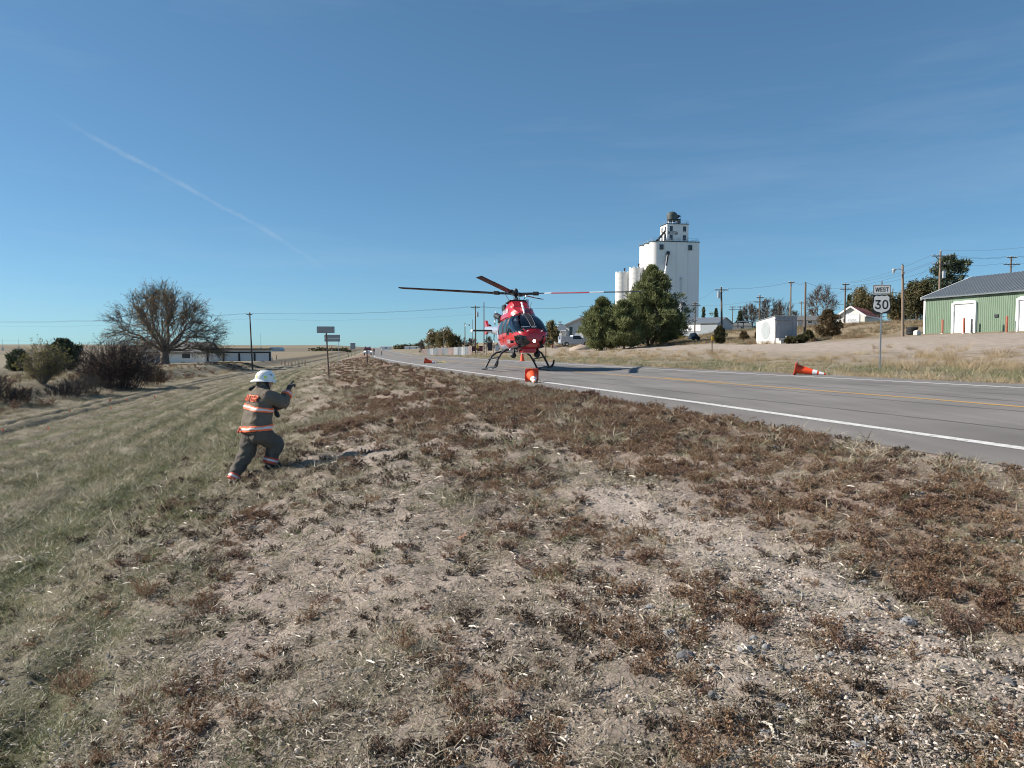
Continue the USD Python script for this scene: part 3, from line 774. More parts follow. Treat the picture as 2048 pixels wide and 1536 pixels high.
# ---------------------------------------------------------------- trees and shrubs
mat('bark_grey', (.13, .105, .085), 0.9, bump=0.6, bscale=9.0, var=0.25, scale=3)
mat('bark_brown', (.11, .08, .06), 0.9, bump=0.6, bscale=9.0, var=0.25, scale=3)
leaf_mat('bare_twigs', [(0.0, (.10, .082, .066)), (0.6, (.19, .155, .12)), (1.0, (.28, .22, .17))], 0.0, pscale=0.2)
leaf_mat('russet_twigs', [(0.0, (.085, .062, .048)), (0.5, (.16, .11, .075)), (1.0, (.26, .18, .11))], 0.1, pscale=0.2)
leaf_mat('dark_twigs', [(0.0, (.045, .036, .034)), (0.6, (.09, .07, .062)), (1.0, (.16, .12, .095))], 0.0, pscale=0.3)
leaf_mat('dry_leaves', [(0.0, (.14, .10, .05)), (0.5, (.27, .19, .09)), (1.0, (.42, .30, .16))], 0.3, pscale=0.4)
leaf_mat('olive_leaves', [(0.0, (.07, .065, .03)), (0.5, (.15, .13, .06)), (0.8, (.25, .19, .09)), (1.0, (.36, .25, .12))], 0.3, pscale=0.35)
leaf_mat('pine_needles', [(0.0, (.05, .066, .030)), (0.4, (.135, .155, .064)), (0.8, (.25, .26, .115)), (1.0, (.36, .33, .18))], 0.25, pscale=0.5)
leaf_mat('blue_needles', [(0.0, (.028, .04, .028)), (0.5, (.075, .095, .055)), (1.0, (.14, .155, .09))], 0.12, pscale=0.5)
leaf_mat('juniper_leaves', [(0.0, (.028, .032, .014)), (0.5, (.062, .062, .026)), (0.85, (.12, .095, .045)), (1.0, (.18, .125, .065))], 0.12, pscale=0.5)
leaf_mat('rusty_juniper', [(0.0, (.055, .042, .022)), (0.5, (.115, .080, .040)), (1.0, (.21, .145, .075))], 0.12, pscale=0.5)
leaf_mat('yellow_leaves', [(0.0, (.12, .115, .04)), (0.5, (.22, .20, .07)), (1.0, (.33, .28, .13))], 0.35, pscale=0.5)


def curve(a, b, lift, n=5, g=None, wob=0.0):
    t = np.linspace(0, 1, n)[:, None]
    p = a + (b - a) * t + np.array([0, 0, 1.0]) * (lift * t * (1 - t))
    if g is not None and wob:
        p[1:-1] += g.normal(size=(n - 2, 3)) * wob
    return p


def slivers(A, B, w, g):
    """Very thin twigs as single slivers, two crossed triangles each."""
    A, B = np.asarray(A), np.asarray(B); n = len(A)
    d = B - A; s = np.cross(d, g.normal(size=(n, 3))); s *= w / (np.linalg.norm(s, axis=1, keepdims=True) + 1e-9)
    s2 = np.cross(d, s); s2 *= w / (np.linalg.norm(s2, axis=1, keepdims=True) + 1e-9)
    v = np.stack([A - s, A + s, B, A - s2, A + s2, B], 1).reshape(-1, 3)
    return v, np.arange(6 * n).reshape(-1, 3)


def leaf_cloud(C, size, g, per=1, spread=0.0):
    C = np.repeat(np.asarray(C), per, 0); n = len(C)
    C = C + g.normal(size=(n, 3)) * spread
    e1, e2 = g.normal(size=(n, 3)), g.normal(size=(n, 3))
    e1 *= size * (0.5 + g.random(n))[:, None] / np.linalg.norm(e1, axis=1, keepdims=True); e2 *= size * 0.55 / np.linalg.norm(e2, axis=1, keepdims=True)
    v = np.stack([C - e1, C + e2, C + e1, C - e2], 1).reshape(-1, 3)
    return v, (np.arange(n)[:, None, None] * 4 + np.array([(0, 1, 2), (0, 2, 3)])[None]).reshape(-1, 3)


def bare_tree(name, label, loc, h, w, seed, fork=0.2, limbs=8, twig='bare_twigs', bark='bark_grey', leaves=None, nleaf=0, group=None, r=None, density=1.0, low=0.25, lsize=0.16, trunk_lean=0.0, cat='tree'):
    """A broad leafless tree: trunk, limbs reaching for a dome, branches, and a mist of twigs."""
    g = np.random.default_rng(seed); R = w / 2; r = r or h * 0.032
    zf = h * fork; O = np.array([trunk_lean, 0, zf]); big, A, B, tips = [], [], [], []

    def dome(th, el, k=1.0):
        e = np.array([math.cos(th) * math.cos(el) * R, math.sin(th) * math.cos(el) * R, h * low + math.sin(el) * (h - h * low)])
        return e * np.array([k, k, 1]) * (1, 1, k ** 0.5)
    t = trimesh.util.concatenate([tubes([(0, 0, -0.3), (0, 0, 0.15 * h * fork), O * 0.6, O], [r * 1.5, r * 1.15, r, r * 0.95], 9)])
    for i in range(limbs):
        th = 2 * math.pi * (i + 0.5 * g.random()) / limbs; el = 0.12 + (0.9 * ((i * 0.618) % 1.0)) * 1.25
        E = dome(th, el, 0.80)
        p = curve(O + [0, 0, -0.2 * r], E, 0.10 * h * (1 if el < 0.6 else -0.2), 7, g, 0.018 * h)
        big.append(tubes(p, np.linspace(r * 0.46, r * 0.07, 7), 6))
        for j in range(int(9 * density)):
            k = 0.25 + 0.75 * (j + g.random()) / (9 * density); q = p[int(k * 5.99)] + (p[int(k * 5.99) + 1] - p[int(k * 5.99)]) * ((k * 6) % 1)
            th2, el2 = th + g.normal() * 0.42, np.clip(el + g.normal() * 0.30, 0.02, 1.5)
            E2 = dome(th2, el2, 0.82 + 0.16 * g.random()); L = np.linalg.norm(E2 - q); E2 = q + (E2 - q) * min(1, 0.55 * h / max(L, 0.1)) if k > 0.4 else E2
            p2 = curve(q, E2, 0.05 * h, 5, g, 0.012 * h)
            big.append(tubes(p2, np.linspace(r * 0.12, r * 0.03, 5), 4, cap=False))
            for m_ in range(int(9 * density)):
                k2 = 0.2 + 0.8 * (m_ + g.random()) / (9 * density); i2 = min(int(k2 * 4), 3); q2 = p2[i2] + (p2[i2 + 1] - p2[i2]) * (k2 * 4 - i2)
                out = q2 - np.array([0, 0, h * 0.35]); out /= np.linalg.norm(out)
                d3 = (p2[-1] - q2) / (np.linalg.norm(p2[-1] - q2) + 0.1) * 0.6 + out * 0.6 + g.normal(size=3) * 0.45; d3 /= np.linalg.norm(d3)
                L3 = h * (0.07 + 0.08 * g.random()); e3 = q2 + d3 * L3; mid = q2 + d3 * L3 * 0.5 + g.normal(size=3) * 0.02 * L3
                A += [q2, mid]; B += [mid, e3]
                for _ in range(6):
                    k3 = g.random(); q3 = q2 + d3 * L3 * k3; d4 = d3 + g.normal(size=3) * 0.55; d4 /= np.linalg.norm(d4)
                    A.append(q3); B.append(q3 + d4 * L3 * (0.4 + 0.5 * g.random())); tips.append(B[-1])
    o = thing(name, label, cat, loc, 0, group)
    obj('trunk', t, bark, o, smooth=50)
    obj('limb', join(big), bark, o, smooth=50)
    v, f = slivers(A, B, max(r * 0.036, loc[1] / FPX * 0.27), g)
    cr = obj('crown', (v, f), twig, o)
    if leaves and nleaf:
        tp = np.array(tips)[g.integers(0, len(tips), nleaf)]
        keepm = meshkit.noise(tp / (0.16 * h), seed) > 0.42
        obj('leaves', leaf_cloud(tp[keepm], lsize, g, 3, 0.12), leaves, o)
    return o


def conifer(name, label, loc, h, prof, seed, needles='pine_needles', n=420, clumps=7, tuft=0.42, nt=13, tw=0.05, group=None, bare=0.0, up=0.5, cat='pine tree', trunks=1, rot=0.0):
    """prof: [(height share, radius)]; limbs in loose whorls, each ending in upturned tufts of needles."""
    g = np.random.default_rng(seed); hs, rs = np.array(prof).T
    ta, pos, dirs, limbs = [], [], [], []
    for k in range(trunks):
        o_ = g.normal(size=2) * 0.12 * (k > 0) * rs.max()
        ta.append(tubes([(o_[0] * 0.3, o_[1] * 0.3, -0.3), (o_[0], o_[1], h * 0.45), (o_[0] * 1.2, o_[1] * 1.2, h * 0.93)], [h * 0.022, h * 0.014, h * 0.003], 7))
    for i in range(n):
        t = bare + (1 - bare) * g.random() ** 1.15; az = g.random() * 6.283
        Rm = np.interp(t, hs, rs) * (0.50 + 0.72 * meshkit.noise(np.array([math.cos(az) * 1.6, math.sin(az) * 1.6, t * 7 + seed * 1.7]), seed)) * (0.70 + 0.42 * g.random())
        if t < 0.93 and meshkit.noise(np.array([math.cos(az) * 2.1, math.sin(az) * 2.1, t * 6 + seed]), seed + 5) < 0.33:
            continue
        b0 = np.array([0, 0, t * h * 0.97]); o_ = np.array([math.cos(az), math.sin(az), 0])
        e = b0 + o_ * Rm + [0, 0, Rm * (up - 0.15)]
        if g.random() < 0.35:
            limbs.append(tubes(curve(b0 - [0, 0, 0.06 * h * g.random()], e, -0.12 * Rm, 4), [h * 0.006, h * 0.004, h * 0.003, h * 0.001], 3, cap=False))
        for c in range(clumps):
            k = 1 - 0.55 * g.random() ** 1.4 if c else 1.0 + 0.06 * g.random()
            q = b0 + (e - b0) * k + g.normal(size=3) * 0.10 * max(Rm, 0.6) * (1, 1, 0.7)
            pos.append(q); dirs.append(o_ * (0.55 + 0.3 * g.random()) + [0, 0, 0.6 + 0.5 * g.random()] + g.normal(size=3) * 0.25)
    pos, dirs = np.array(pos), np.array(dirs); pos[:, 2] = np.maximum(pos[:, 2], 0.10)
    d = np.repeat(dirs, nt, 0) + g.normal(size=(len(pos) * nt, 3)) * 0.75; d /= np.linalg.norm(d, axis=1, keepdims=True)
    A = np.repeat(pos, nt, 0) + g.normal(size=d.shape) * tuft * 0.18; L = tuft * (0.45 + 0.55 * g.random(len(d)))[:, None]
    s = np.cross(d, g.normal(size=d.shape)); s *= tw / np.linalg.norm(s, axis=1, keepdims=True)
    v = np.stack([A - s * 0.6, A + s * 0.6, A + d * L * 0.6 + s, A + d * L], 1).reshape(-1, 3)
    f = (np.arange(len(d))[:, None, None] * 4 + np.array([(0, 1, 2), (0, 2, 3)])[None]).reshape(-1, 3)
    o = thing(name, label, cat, loc, rot, group)
    obj('trunk', ta, 'bark_brown', o, smooth=50)
    if limbs:
        obj('limb', join(limbs), 'bark_grey', o)
    obj('crown', (v, f), needles, o)
    return o


def leafy_tree(name, label, loc, h, w, seed, leaves='olive_leaves', n=1500, lsize=0.22, group=None, low=0.18, cat='tree', per=9):
    """A bushy crown of leaf clumps around limbs, with gaps."""
    g = np.random.default_rng(seed); R = w / 2
    pts = []
    lob = [(g.normal(size=3) * (R * 0.42, R * 0.42, h * 0.16) + (0, 0, h * (0.42 + 0.3 * g.random()))) for _ in range(9)]
    while len(pts) < n:
        c = lob[g.integers(0, 9)]; d = g.normal(size=3); d /= np.linalg.norm(d)
        q = c + d * (R * 0.5, R * 0.5, h * 0.24) * (g.random() ** 0.35)
        if q[2] > h * low * g.random() and meshkit.noise(q / (0.17 * h), seed) > 0.36:
            pts.append(q)
    o = thing(name, label, cat, loc, 0, group)
    br = [tubes([(0, 0, -0.2), (0.02 * h, 0, 0.25 * h), (0, 0, 0.6 * h)], [h * 0.03, h * 0.022, h * 0.008], 7)]
    for c in lob:
        br.append(tubes(curve(np.array([0, 0, h * 0.22]), np.array(c), 0.05 * h, 4), [h * 0.013, h * 0.01, h * 0.006, h * 0.002], 4, cap=False))
    obj('trunk', br, 'bark_brown', o)
    obj('crown', leaf_cloud(pts, lsize, g, per, 0.035 * h), leaves, o)
    return o


def stem_bush(name, label, loc, h, w, seed, stems=60, twig='dark_twigs', r=0.03, leaves=None, nleaf=0, lsize=0.07, root=0.12, group=None, tw=0.012, cat='shrub'):
    """Many stems fanning out of one root, forking into thin twigs."""
    g = np.random.default_rng(seed); R = w / 2; A, B, big, tips = [], [], [], []
    for i in range(stems):
        th, k = g.random() * 6.283, g.random() ** 0.6
        E = np.array([math.cos(th) * R * k, math.sin(th) * R * k, h * (1 - 0.5 * k ** 2.2) * (0.7 + 0.3 * g.random())])
        b0 = np.array([math.cos(th), math.sin(th), 0]) * R * root * k * (0.5 + 0.5 * g.random())
        p = curve(b0, E, 0.16 * h * k, 6, g, 0.015 * h)
        big.append(tubes(p, np.linspace(r, r * 0.25, 6), 4, cap=False))
        for j in range(13):
            t = 0.18 + 0.8 * (j + g.random()) / 13; i2 = min(int(t * 5), 4); q = p[i2] + (p[i2 + 1] - p[i2]) * (t * 5 - i2)
            d = (E - b0) / np.linalg.norm(E) + g.normal(size=3) * 0.42; d /= np.linalg.norm(d); L = h * (0.10 + 0.16 * g.random())
            A.append(q); B.append(q + d * L)
            for _ in range(5):
                q2 = q + d * L * g.random(); d2 = d + g.normal(size=3) * 0.5; d2 /= np.linalg.norm(d2)
                A.append(q2); B.append(q2 + d2 * L * (0.3 + 0.4 * g.random())); tips.append(B[-1])
    o = thing(name, label, cat, loc, 0, group)
    obj('stem', join(big), twig, o)
    A, B = np.array(A), np.array(B); B[:, 2] = np.maximum(B[:, 2], 0.03)
    obj('twigs', slivers(A, B, tw, g), twig, o)
    if leaves:
        obj('leaves', leaf_cloud(np.array(tips)[g.integers(0, len(tips), nleaf)], lsize, g, 2, 0.06), leaves, o)
    return o


# left of the road
p_ = foot(330, 728)
bare_tree('bare_tree', 'huge spreading leafless tree in front of the white house', p_, 11.0 * p_[1] / 107, 17.2 * p_[1] / 107, 5, 0.16, 13, leaves='dry_leaves', nleaf=6500, r=0.56 * p_[1] / 107, density=1.35, low=0.13, lsize=0.10)
p_ = foot(240, 777)
stem_bush('bare_bush', 'tall dark leafless bush of many stems below the huge tree', p_, 98 * p_[1] / FPX, 176 * p_[1] / FPX, 6, 170, 'dark_twigs', 0.022, 'wine_weed', 2500, 0.06, tw=0.012, root=0.62)
p_ = foot(86, 768)
stem_bush('yellow_shrub', 'vase shaped shrub with sparse yellow green leaves left of the dark bare bush', p_, 86 * p_[1] / FPX, 88 * p_[1] / FPX, 7, 60, 'bare_twigs', 0.022, 'yellow_leaves', 1400, 0.07, tw=0.008)
p_ = foot(128, 742)
conifer('evergreen_bush', 'large dark evergreen bush behind the yellow shrub', p_, 60 * p_[1] / FPX, [(0, 26 * p_[1] / FPX), (0.35, 34 * p_[1] / FPX), (0.7, 24 * p_[1] / FPX), (1, 4 * p_[1] / FPX)], 8, 'blue_needles', 240, 6, 0.5, 9, 0.07, cat='evergreen bush')
p_ = foot(38, 743)
conifer('evergreen_bush', 'small round dark evergreen bush at the left edge', p_, 40 * p_[1] / FPX, [(0, 16 * p_[1] / FPX), (0.4, 20 * p_[1] / FPX), (0.75, 14 * p_[1] / FPX), (1, 3 * p_[1] / FPX)], 9, 'blue_needles', 160, 6, 0.45, 9, 0.07, cat='evergreen bush')
p_ = foot(-14, 800)
stem_bush('bare_bush', 'thin leafless brush reaching in from the left edge', p_, 62 * p_[1] / FPX, 86 * p_[1] / FPX, 10, 34, 'dark_twigs', 0.014, tw=0.006)
for k, (px, py, hh, ww, lab) in enumerate([(30, 806, 34, 90, 'low dark brush heap on the bank at the left edge'), (120, 797, 32, 100, 'low dark brush heap on the bank below the yellow shrub'), (166, 786, 40, 80, 'low grey brush between the yellow shrub and the dark bare bush'), (310, 772, 40, 50, 'low reddish brush at the right foot of the dark bare bush')]):
    p_ = foot(px, py)
    stem_bush('brush_heap', lab, p_, hh * p_[1] / FPX, ww * p_[1] / FPX, 60 + k, 60, 'dark_twigs' if k in (0, 1) else 'bare_twigs' if k == 2 else 'russet_twigs', 0.008, tw=0.009, cat='brush', root=0.9)

# right of the road: the two pines
p_ = stand(1303, 112); q_ = p_[1] / FPX
conifer('pine_tree', 'tallest dark green pine, right of the helicopter and before the grain elevator', p_, 158 * q_, [(0, 50 * q_), (0.1, 80 * q_), (0.3, 74 * q_), (0.5, 55 * q_), (0.7, 36 * q_), (0.85, 18 * q_), (0.95, 7 * q_), (1, 0.5 * q_)], 21, 'pine_needles', 540, 9, 0.75, 12, 0.06, trunks=3)
p_ = stand(1204, 108); q_ = p_[1] / FPX
conifer('pine_tree', 'shorter dark pine between the helicopter and the tallest pine', p_, 102 * q_, [(0, 30 * q_), (0.15, 42 * q_), (0.45, 40 * q_), (0.75, 24 * q_), (0.92, 10 * q_), (1, 1 * q_)], 22, 'pine_needles', 330, 9, 0.72, 12, 0.06, trunks=2)
p_ = stand(1248, 106); q_ = p_[1] / FPX
conifer('pine_tree', 'low leaning pine squeezed between the two larger pines', p_, 92 * q_, [(0, 34 * q_), (0.3, 36 * q_), (0.7, 24 * q_), (1, 4 * q_)], 23, 'pine_needles', 220, 9, 0.80, 12, 0.06, trunks=2)
# junipers on the slope
for k, (px, Y, hh, ww, nd, lab) in enumerate([(1439, 95, 33, 27, 'juniper_leaves', 'dense dark green juniper under the pole with the transformer'), (1487, 98, 18, 16, 'rusty_juniper', 'small reddish juniper left of the white shed'),
                                              (1518, 100, 19, 13, 'rusty_juniper', 'small brown juniper touching the left side of the white shed'), (1656, 84, 56, 55, 'rusty_juniper', 'broad rusty brown juniper right of the white shed'),
                                              (1616, 79, 19, 17, 'juniper_leaves', 'little dark juniper at the foot of the pole beside the white shed')]):
    p_ = stand(px, Y); q_ = Y / FPX
    conifer('juniper', lab, p_, hh * q_, [(0, ww * 0.42 * q_), (0.25, ww * 0.52 * q_), (0.6, ww * 0.36 * q_), (1, ww * 0.05 * q_)], 30 + k, nd, 200, 6, 0.32, 9, 0.04, cat='juniper', up=0.5)
for k, (px, Y, hh, ww, lab) in enumerate([(1582, 76.3, 11, 30, 'low dark bush below the door of the white shed'), (1604, 76.6, 13, 22, 'low dark bush at the right end of the white shed')]):
    p_ = stand(px, Y); q_ = Y / FPX
    conifer('low_bush', lab, p_, hh * q_, [(0, ww * 0.45 * q_), (0.5, ww * 0.45 * q_), (1, ww * 0.15 * q_)], 40 + k, 'juniper_leaves', 120, 5, 0.25, 9, 0.04, cat='bush')
# town trees in the background
for k, (px, Y, yb, hh, ww, kind, lab) in enumerate([
        (1407, 230, 645, 32, 15, 'spruce', 'narrow dark spruce right against the grain elevator'), (1432, 220, 645, 29, 18, 'spruce', 'dark spruce above the roof of the long grey shed'), (1480, 190, 648, 26, 26, 'spruce', 'small dark evergreen right of the long grey shed'),
        (1500, 190, 650, 44, 44, 'bare', 'grey leafless tree behind the small dark evergreen'), (1538, 200, 650, 53, 56, 'bare', 'leafless tree above the left end of the white shed'), (1568, 205, 650, 50, 60, 'russet', 'russet leafless tree above the right end of the white shed'),
        (1643, 165, 652, 82, 76, 'russet', 'largest russet leafless tree, left of the maroon roofed garage'), (1698, 170, 645, 56, 30, 'spruce', 'dark spruce behind the maroon roofed garage'), (1722, 165, 645, 76, 52, 'olive', 'olive brown tree behind the route sign'),
        (1748, 180, 640, 52, 40, 'russet', 'faint russet tree just right of the route sign'), (1797, 128, 642, 62, 52, 'olive', 'olive yellow leafy tree left of the street lamp by the green building'), (1832, 118, 646, 90, 62, 'dark', 'dense dark tree at the left corner of the green building'),
        (1897, 112, 640, 130, 74, 'pine', 'tall ragged pine rising behind the green building roof'), (1862, 125, 640, 74, 40, 'dark', 'dark bushy tree under the tall pole beside the green building')]):
    q_ = Y / FPX; p_ = at(px, yb, Y); p_[2] = min(p_[2], float(height(p_[0], Y)) + 3.0); top = at(px, yb - hh, Y)[2]; p_[2] = min(p_[2], float(height(p_[0], Y))); H = top - p_[2]
    if kind == 'spruce':
        conifer('spruce_tree', lab, p_, H, [(0, ww * 0.55 * q_), (0.45, ww * 0.36 * q_), (0.8, ww * 0.14 * q_), (1, 0.05)], 70 + k, 'blue_needles', 200, 5, 0.42, 8, 0.12, cat='spruce', up=-0.1)
    elif kind == 'pine':
        conifer('ragged_pine', lab, p_, H, [(0, ww * 0.2 * q_), (0.35, ww * 0.42 * q_), (0.6, ww * 0.5 * q_), (0.85, ww * 0.3 * q_), (1, 0.3)], 70 + k, 'blue_needles', 190, 6, 0.75, 10, 0.08)
    elif kind in ('olive', 'dark'):
        leafy_tree('leafy_tree', lab, p_, H, ww * q_, 70 + k, 'olive_leaves' if kind == 'olive' else 'juniper_leaves', 1100, 0.20)
    else:
        bare_tree('bare_tree', lab, p_, H, ww * q_, 70 + k, 0.2, 7, 'bare_twigs' if kind == 'bare' else 'russet_twigs', density=1.1, low=0.12, r=H * 0.03)
# beyond the helicopter
for k, (px, Y, yb, hh, ww, kind, lab) in enumerate([
        (880, 190, 695, 40, 44, 'olive', 'tallest olive tree behind the metal fence left of the helicopter'), (905, 185, 695, 28, 34, 'olive', 'rounded olive tree just right of the tallest one behind the metal fence'), (846, 200, 696, 16, 26, 'bare', 'low leafless tree at the left end of the metal fence'),
        (922, 190, 695, 24, 34, 'russet', 'russet bare tree behind the middle of the metal fence'), (945, 195, 695, 20, 30, 'russet', 'low bare tree behind the thin dark pole'), (982, 200, 695, 22, 34, 'bare', 'bare tree behind the dark bin left of the helicopter'),
        (1105, 170, 684, 36, 34, 'olive', 'olive tree beside the steel shed right of the helicopter'), (1122, 180, 684, 22, 22, 'dark', 'dark bush at the left corner of the steel shed')]):
    q_ = Y / FPX; p_ = at(px, yb, Y); top = at(px, yb - hh, Y)[2]; p_[2] = min(p_[2], float(height(p_[0], Y))); H = top - p_[2]
    if kind in ('olive', 'dark'):
        leafy_tree('leafy_tree', lab, p_, H, ww * q_, 170 + k, 'olive_leaves' if kind == 'olive' else 'juniper_leaves', 800, 0.20)
    else:
        bare_tree('bare_tree', lab, p_, H, ww * q_, 170 + k, 0.2, 6, 'bare_twigs' if kind == 'bare' else 'russet_twigs', density=0.9, low=0.12, r=H * 0.03)
# a far shelter belt that reads as one mass
g_ = np.random.default_rng(77); pts = []
for px, hh in [(x, 3 + 5 * g_.random()) for x in np.arange(792, 845, 1.2)] + [(x, 2 + 3 * g_.random()) for x in np.arange(625, 700, 3.0)]:
    Y = 620 + 60 * g_.random()
    for _ in range(26):
        c = at(px + g_.normal() * 1.2, 697, Y); zb = float(height(c[0], Y)); pts.append((c[0], Y + g_.normal() * 4, zb + g_.random() * hh * Y / FPX))
v_, f_ = leaf_cloud(pts, 1.1, g_, 2, 0.5)
tag(obj('far_trees', (v_, f_), 'juniper_leaves'), 'dark line of far trees on the skyline', None, None, 'stuff')
# ---------------------------------------------------------------- buildings
mat('white_concrete', (.62, .61, .585), 0.85, var=0.05, scale=0.25, dirt=((.48, .46, .43), 0.35, 0.5), stretch=(1, 1, 0.12), bump=0.15, bscale=3)
mat('white_tiles', (.58, .57, .545), 0.8, var=0.08, scale=0.6, dirt=((.50, .48, .45), 0.3, 0.6))
mat('dark_glass', (.022, .026, .032), 0.12, spec=0.6)
mat('dark_metal', (.045, .047, .05), 0.5, 0.4)
mat('dark_paint', (.035, .033, .033), 0.6)
mat('tank_green', (.05, .062, .06), 0.6, var=0.2, scale=1.5)
mat('galvanized', (.42, .43, .44), 0.42, 0.75, var=0.12, scale=3)
mat('grey_steel', (.33, .35, .36), 0.5, 0.3, var=0.08, scale=1, dirt=((.24, .23, .22), 0.3, 0.9))
mat('green_siding', (.128, .182, .122), 0.55, var=0.07, scale=0.8, dirt=((.17, .21, .16), 0.5, 0.5))
mat('slate_roof', (.145, .165, .18), 0.45, 0.25, var=0.10, scale=0.5, dirt=((.19, .19, .19), 0.5, 0.7))
mat('white_trim', (.80, .79, .77), 0.5, var=0.03)
mat('white_door', (.79, .79, .78), 0.45, var=0.03, scale=1.2)
mat('cream_siding', (.70, .67, .60), 0.6, var=0.05)
mat('maroon_roof', (.15, .06, .06), 0.5, 0.2, var=0.1)
mat('shingle_grey', (.14, .135, .13), 0.85, var=0.25, scale=6, bump=0.5, bscale=18)
mat('house_white', (.66, .65, .62), 0.75, var=0.05)
mat('weathered_white', (.44, .44, .43), 0.7, var=0.07, scale=1.0, dirt=((.40, .38, .36), 0.55, 1.6))
mat('weathered_grey', (.27, .265, .275), 0.7, var=0.12, scale=1.5, dirt=((.24, .22, .21), 0.5, 2.0))
mat('rust_red', (.33, .105, .065), 0.75, var=0.2, scale=5)
mat('rubber', (.028, .028, .03), 0.8, var=0.2, scale=8)
mat('pale_concrete', (.50, .48, .43), 0.9, var=0.1, bump=0.4)
mat('machine_yellow', (.55, .36, .06), 0.5, var=0.12, dirt=((.20, .14, .08), 0.5, 2.0))
mat('bin_blue', (.03, .085, .23), 0.5)
mat('bin_black', (.022, .022, .024), 0.6)
mat('wood_post', (.12, .095, .075), 0.9, var=0.3, scale=7, bump=0.5)
mat('lettering_dark', (.05, .04, .045), 0.8)
mat('soil_pile', (.36, .285, .225), 0.95, var=0.15, bump=0.6, bscale=6)

ROAD_TURN = math.atan(0.185)


def gable(o, w, l, eave, ridge, wall, roof, over=0.35, ribs=0.0, trim=None, along='y', thick=0.12, wallname='wall'):
    """A gabled shell on a thing: w across the span, l along the ridge, base centred at the thing's origin."""
    h2 = w / 2
    prof = [(-h2, -1.0), (h2, -1.0), (h2, eave), (0, ridge), (-h2, eave)]
    body = prism(prof, l); body.apply_transform(trimesh.transformations.rotation_matrix(math.pi / 2, [1, 0, 0])); body.apply_translation((0, l / 2, 0))
    rot = trimesh.transformations.rotation_matrix(math.pi / 2, [0, 0, 1]) if along == 'x' else np.eye(4)
    parts = {'wall': [body], 'roof': [], 'trim': []}
    sl = math.atan2(ridge - eave, h2); L = math.hypot(h2, ridge - eave) + over
    for s in (-1, 1):
        pl = box((0, 0, 0), (L, l + 2 * over, thick))
        if ribs:
            pl = trimesh.util.concatenate([pl] + [box((0, y, thick / 2 + 0.012), (L, 0.05, 0.03)) for y in np.arange(-l / 2 - over + 0.1, l / 2 + over, ribs)])
        pl.apply_translation((L / 2, 0, thick / 2 + 0.005)); pl.apply_transform(trimesh.transformations.rotation_matrix(sl, [0, 1, 0])); pl.apply_translation((0, 0, ridge))
        if s < 0:
            pl.apply_transform(trimesh.transformations.rotation_matrix(math.pi, [0, 0, 1]))
        parts['roof'].append(pl)
        if trim:
            for e in (-1, 1):
                tr = box((L / 2, e * (l / 2 + over + 0.03), -0.02), (L, 0.06, 0.26)); tr.apply_transform(trimesh.transformations.rotation_matrix(sl, [0, 1, 0])); tr.apply_translation((0, 0, ridge))
                if s < 0:
                    tr.apply_transform(trimesh.transformations.rotation_matrix(math.pi, [0, 0, 1]))
                parts['trim'].append(tr)
            parts['trim'].append(box((s * (h2 + over * math.cos(sl) + 0.04), 0, eave - over * math.sin(sl) + 0.02), (0.08, l + 2 * over, 0.2)))
    for k, mt in (('wall', wall), ('roof', roof), ('trim', trim)):
        if parts[k] and mt:
            ms = join(parts[k]); ms.apply_transform(rot)
            obj(k, ms, mt, o)


def opening(o, name, c, w, h, face, frame=None, fill='dark_glass', fw=0.08, proud=0.05, depth=0.06, kids=()):
    """A framed window or door on a wall whose outside looks along face (angle of its normal)."""
    n = np.array([math.cos(face), math.sin(face), 0]); rz = face - math.pi / 2
    c = np.asarray(c, float)
    d = obj(name, box(c + n * 0.01, (w - 0.002, depth, h), rz), fill, o)
    if frame:
        t = np.array([-n[1], n[0], 0])
        fr = [box(c + n * proud / 2 + t * s * (w / 2 + fw / 2), (fw, depth + proud, h + 2 * fw), rz) for s in (-1, 1)] + [box(c + n * proud / 2 + np.array([0, 0, s * (h / 2 + fw / 2)]), (w, depth + proud - 0.004, fw), rz) for s in (-1, 1)]
        obj('frame', fr, frame, d)
    return d


# ---- the grain elevator
EY = 290.0; eq = EY / FPX
pe = at(1343, 690, EY); gz = float(height(pe[0], EY)); ZT = at(1337, 484, EY)[2] - gz
o = thing('grain_elevator', 'towering white concrete grain elevator with headhouse on top', 'grain elevator', (pe[0], EY + 8, gz), ROAD_TURN)
from shapely.geometry import Point, box as rect
from shapely.ops import unary_union
WX, DY = 19.6, 16.5
shape = unary_union([rect(-WX / 2 + 2.4, -DY / 2, WX / 2 - 0.3, DY / 2 - 0.5)] + [Point(-WX / 2 + 2.75, -DY / 2 + 2.75 + 5.5 * j).buffer(2.78, 24) for j in (0, 1, 2)])
obj('silo_block', prism(shape, ZT + 2, -2), 'white_concrete', o, smooth=40)
objs('wall_seam', [box((-WX / 2 + 5.0 + 4.8 * k, -DY / 2 - 0.03, ZT / 2 - 1), (0.22, 0.12, ZT + 1.6)) for k in range(3)], 'white_concrete', o)
obj('roof_slab', prism(shape.buffer(0.18), 0.32, ZT), 'dark_metal', o)
cps = []
hx, hy, hw, hd, hh = 1.6, -2.2, 8.9, 7.0, 7.0
hd_ = obj('headhouse', box((hx, hy, ZT + 0.32 + hh / 2), (hw, hd, hh)), 'white_concrete', o)
obj('headhouse_roof', box((hx, hy, ZT + 0.32 + hh + 0.12), (hw + 0.35, hd + 0.35, 0.28)), 'dark_metal', o)
fy, lx = hy - hd / 2, hx - hw / 2
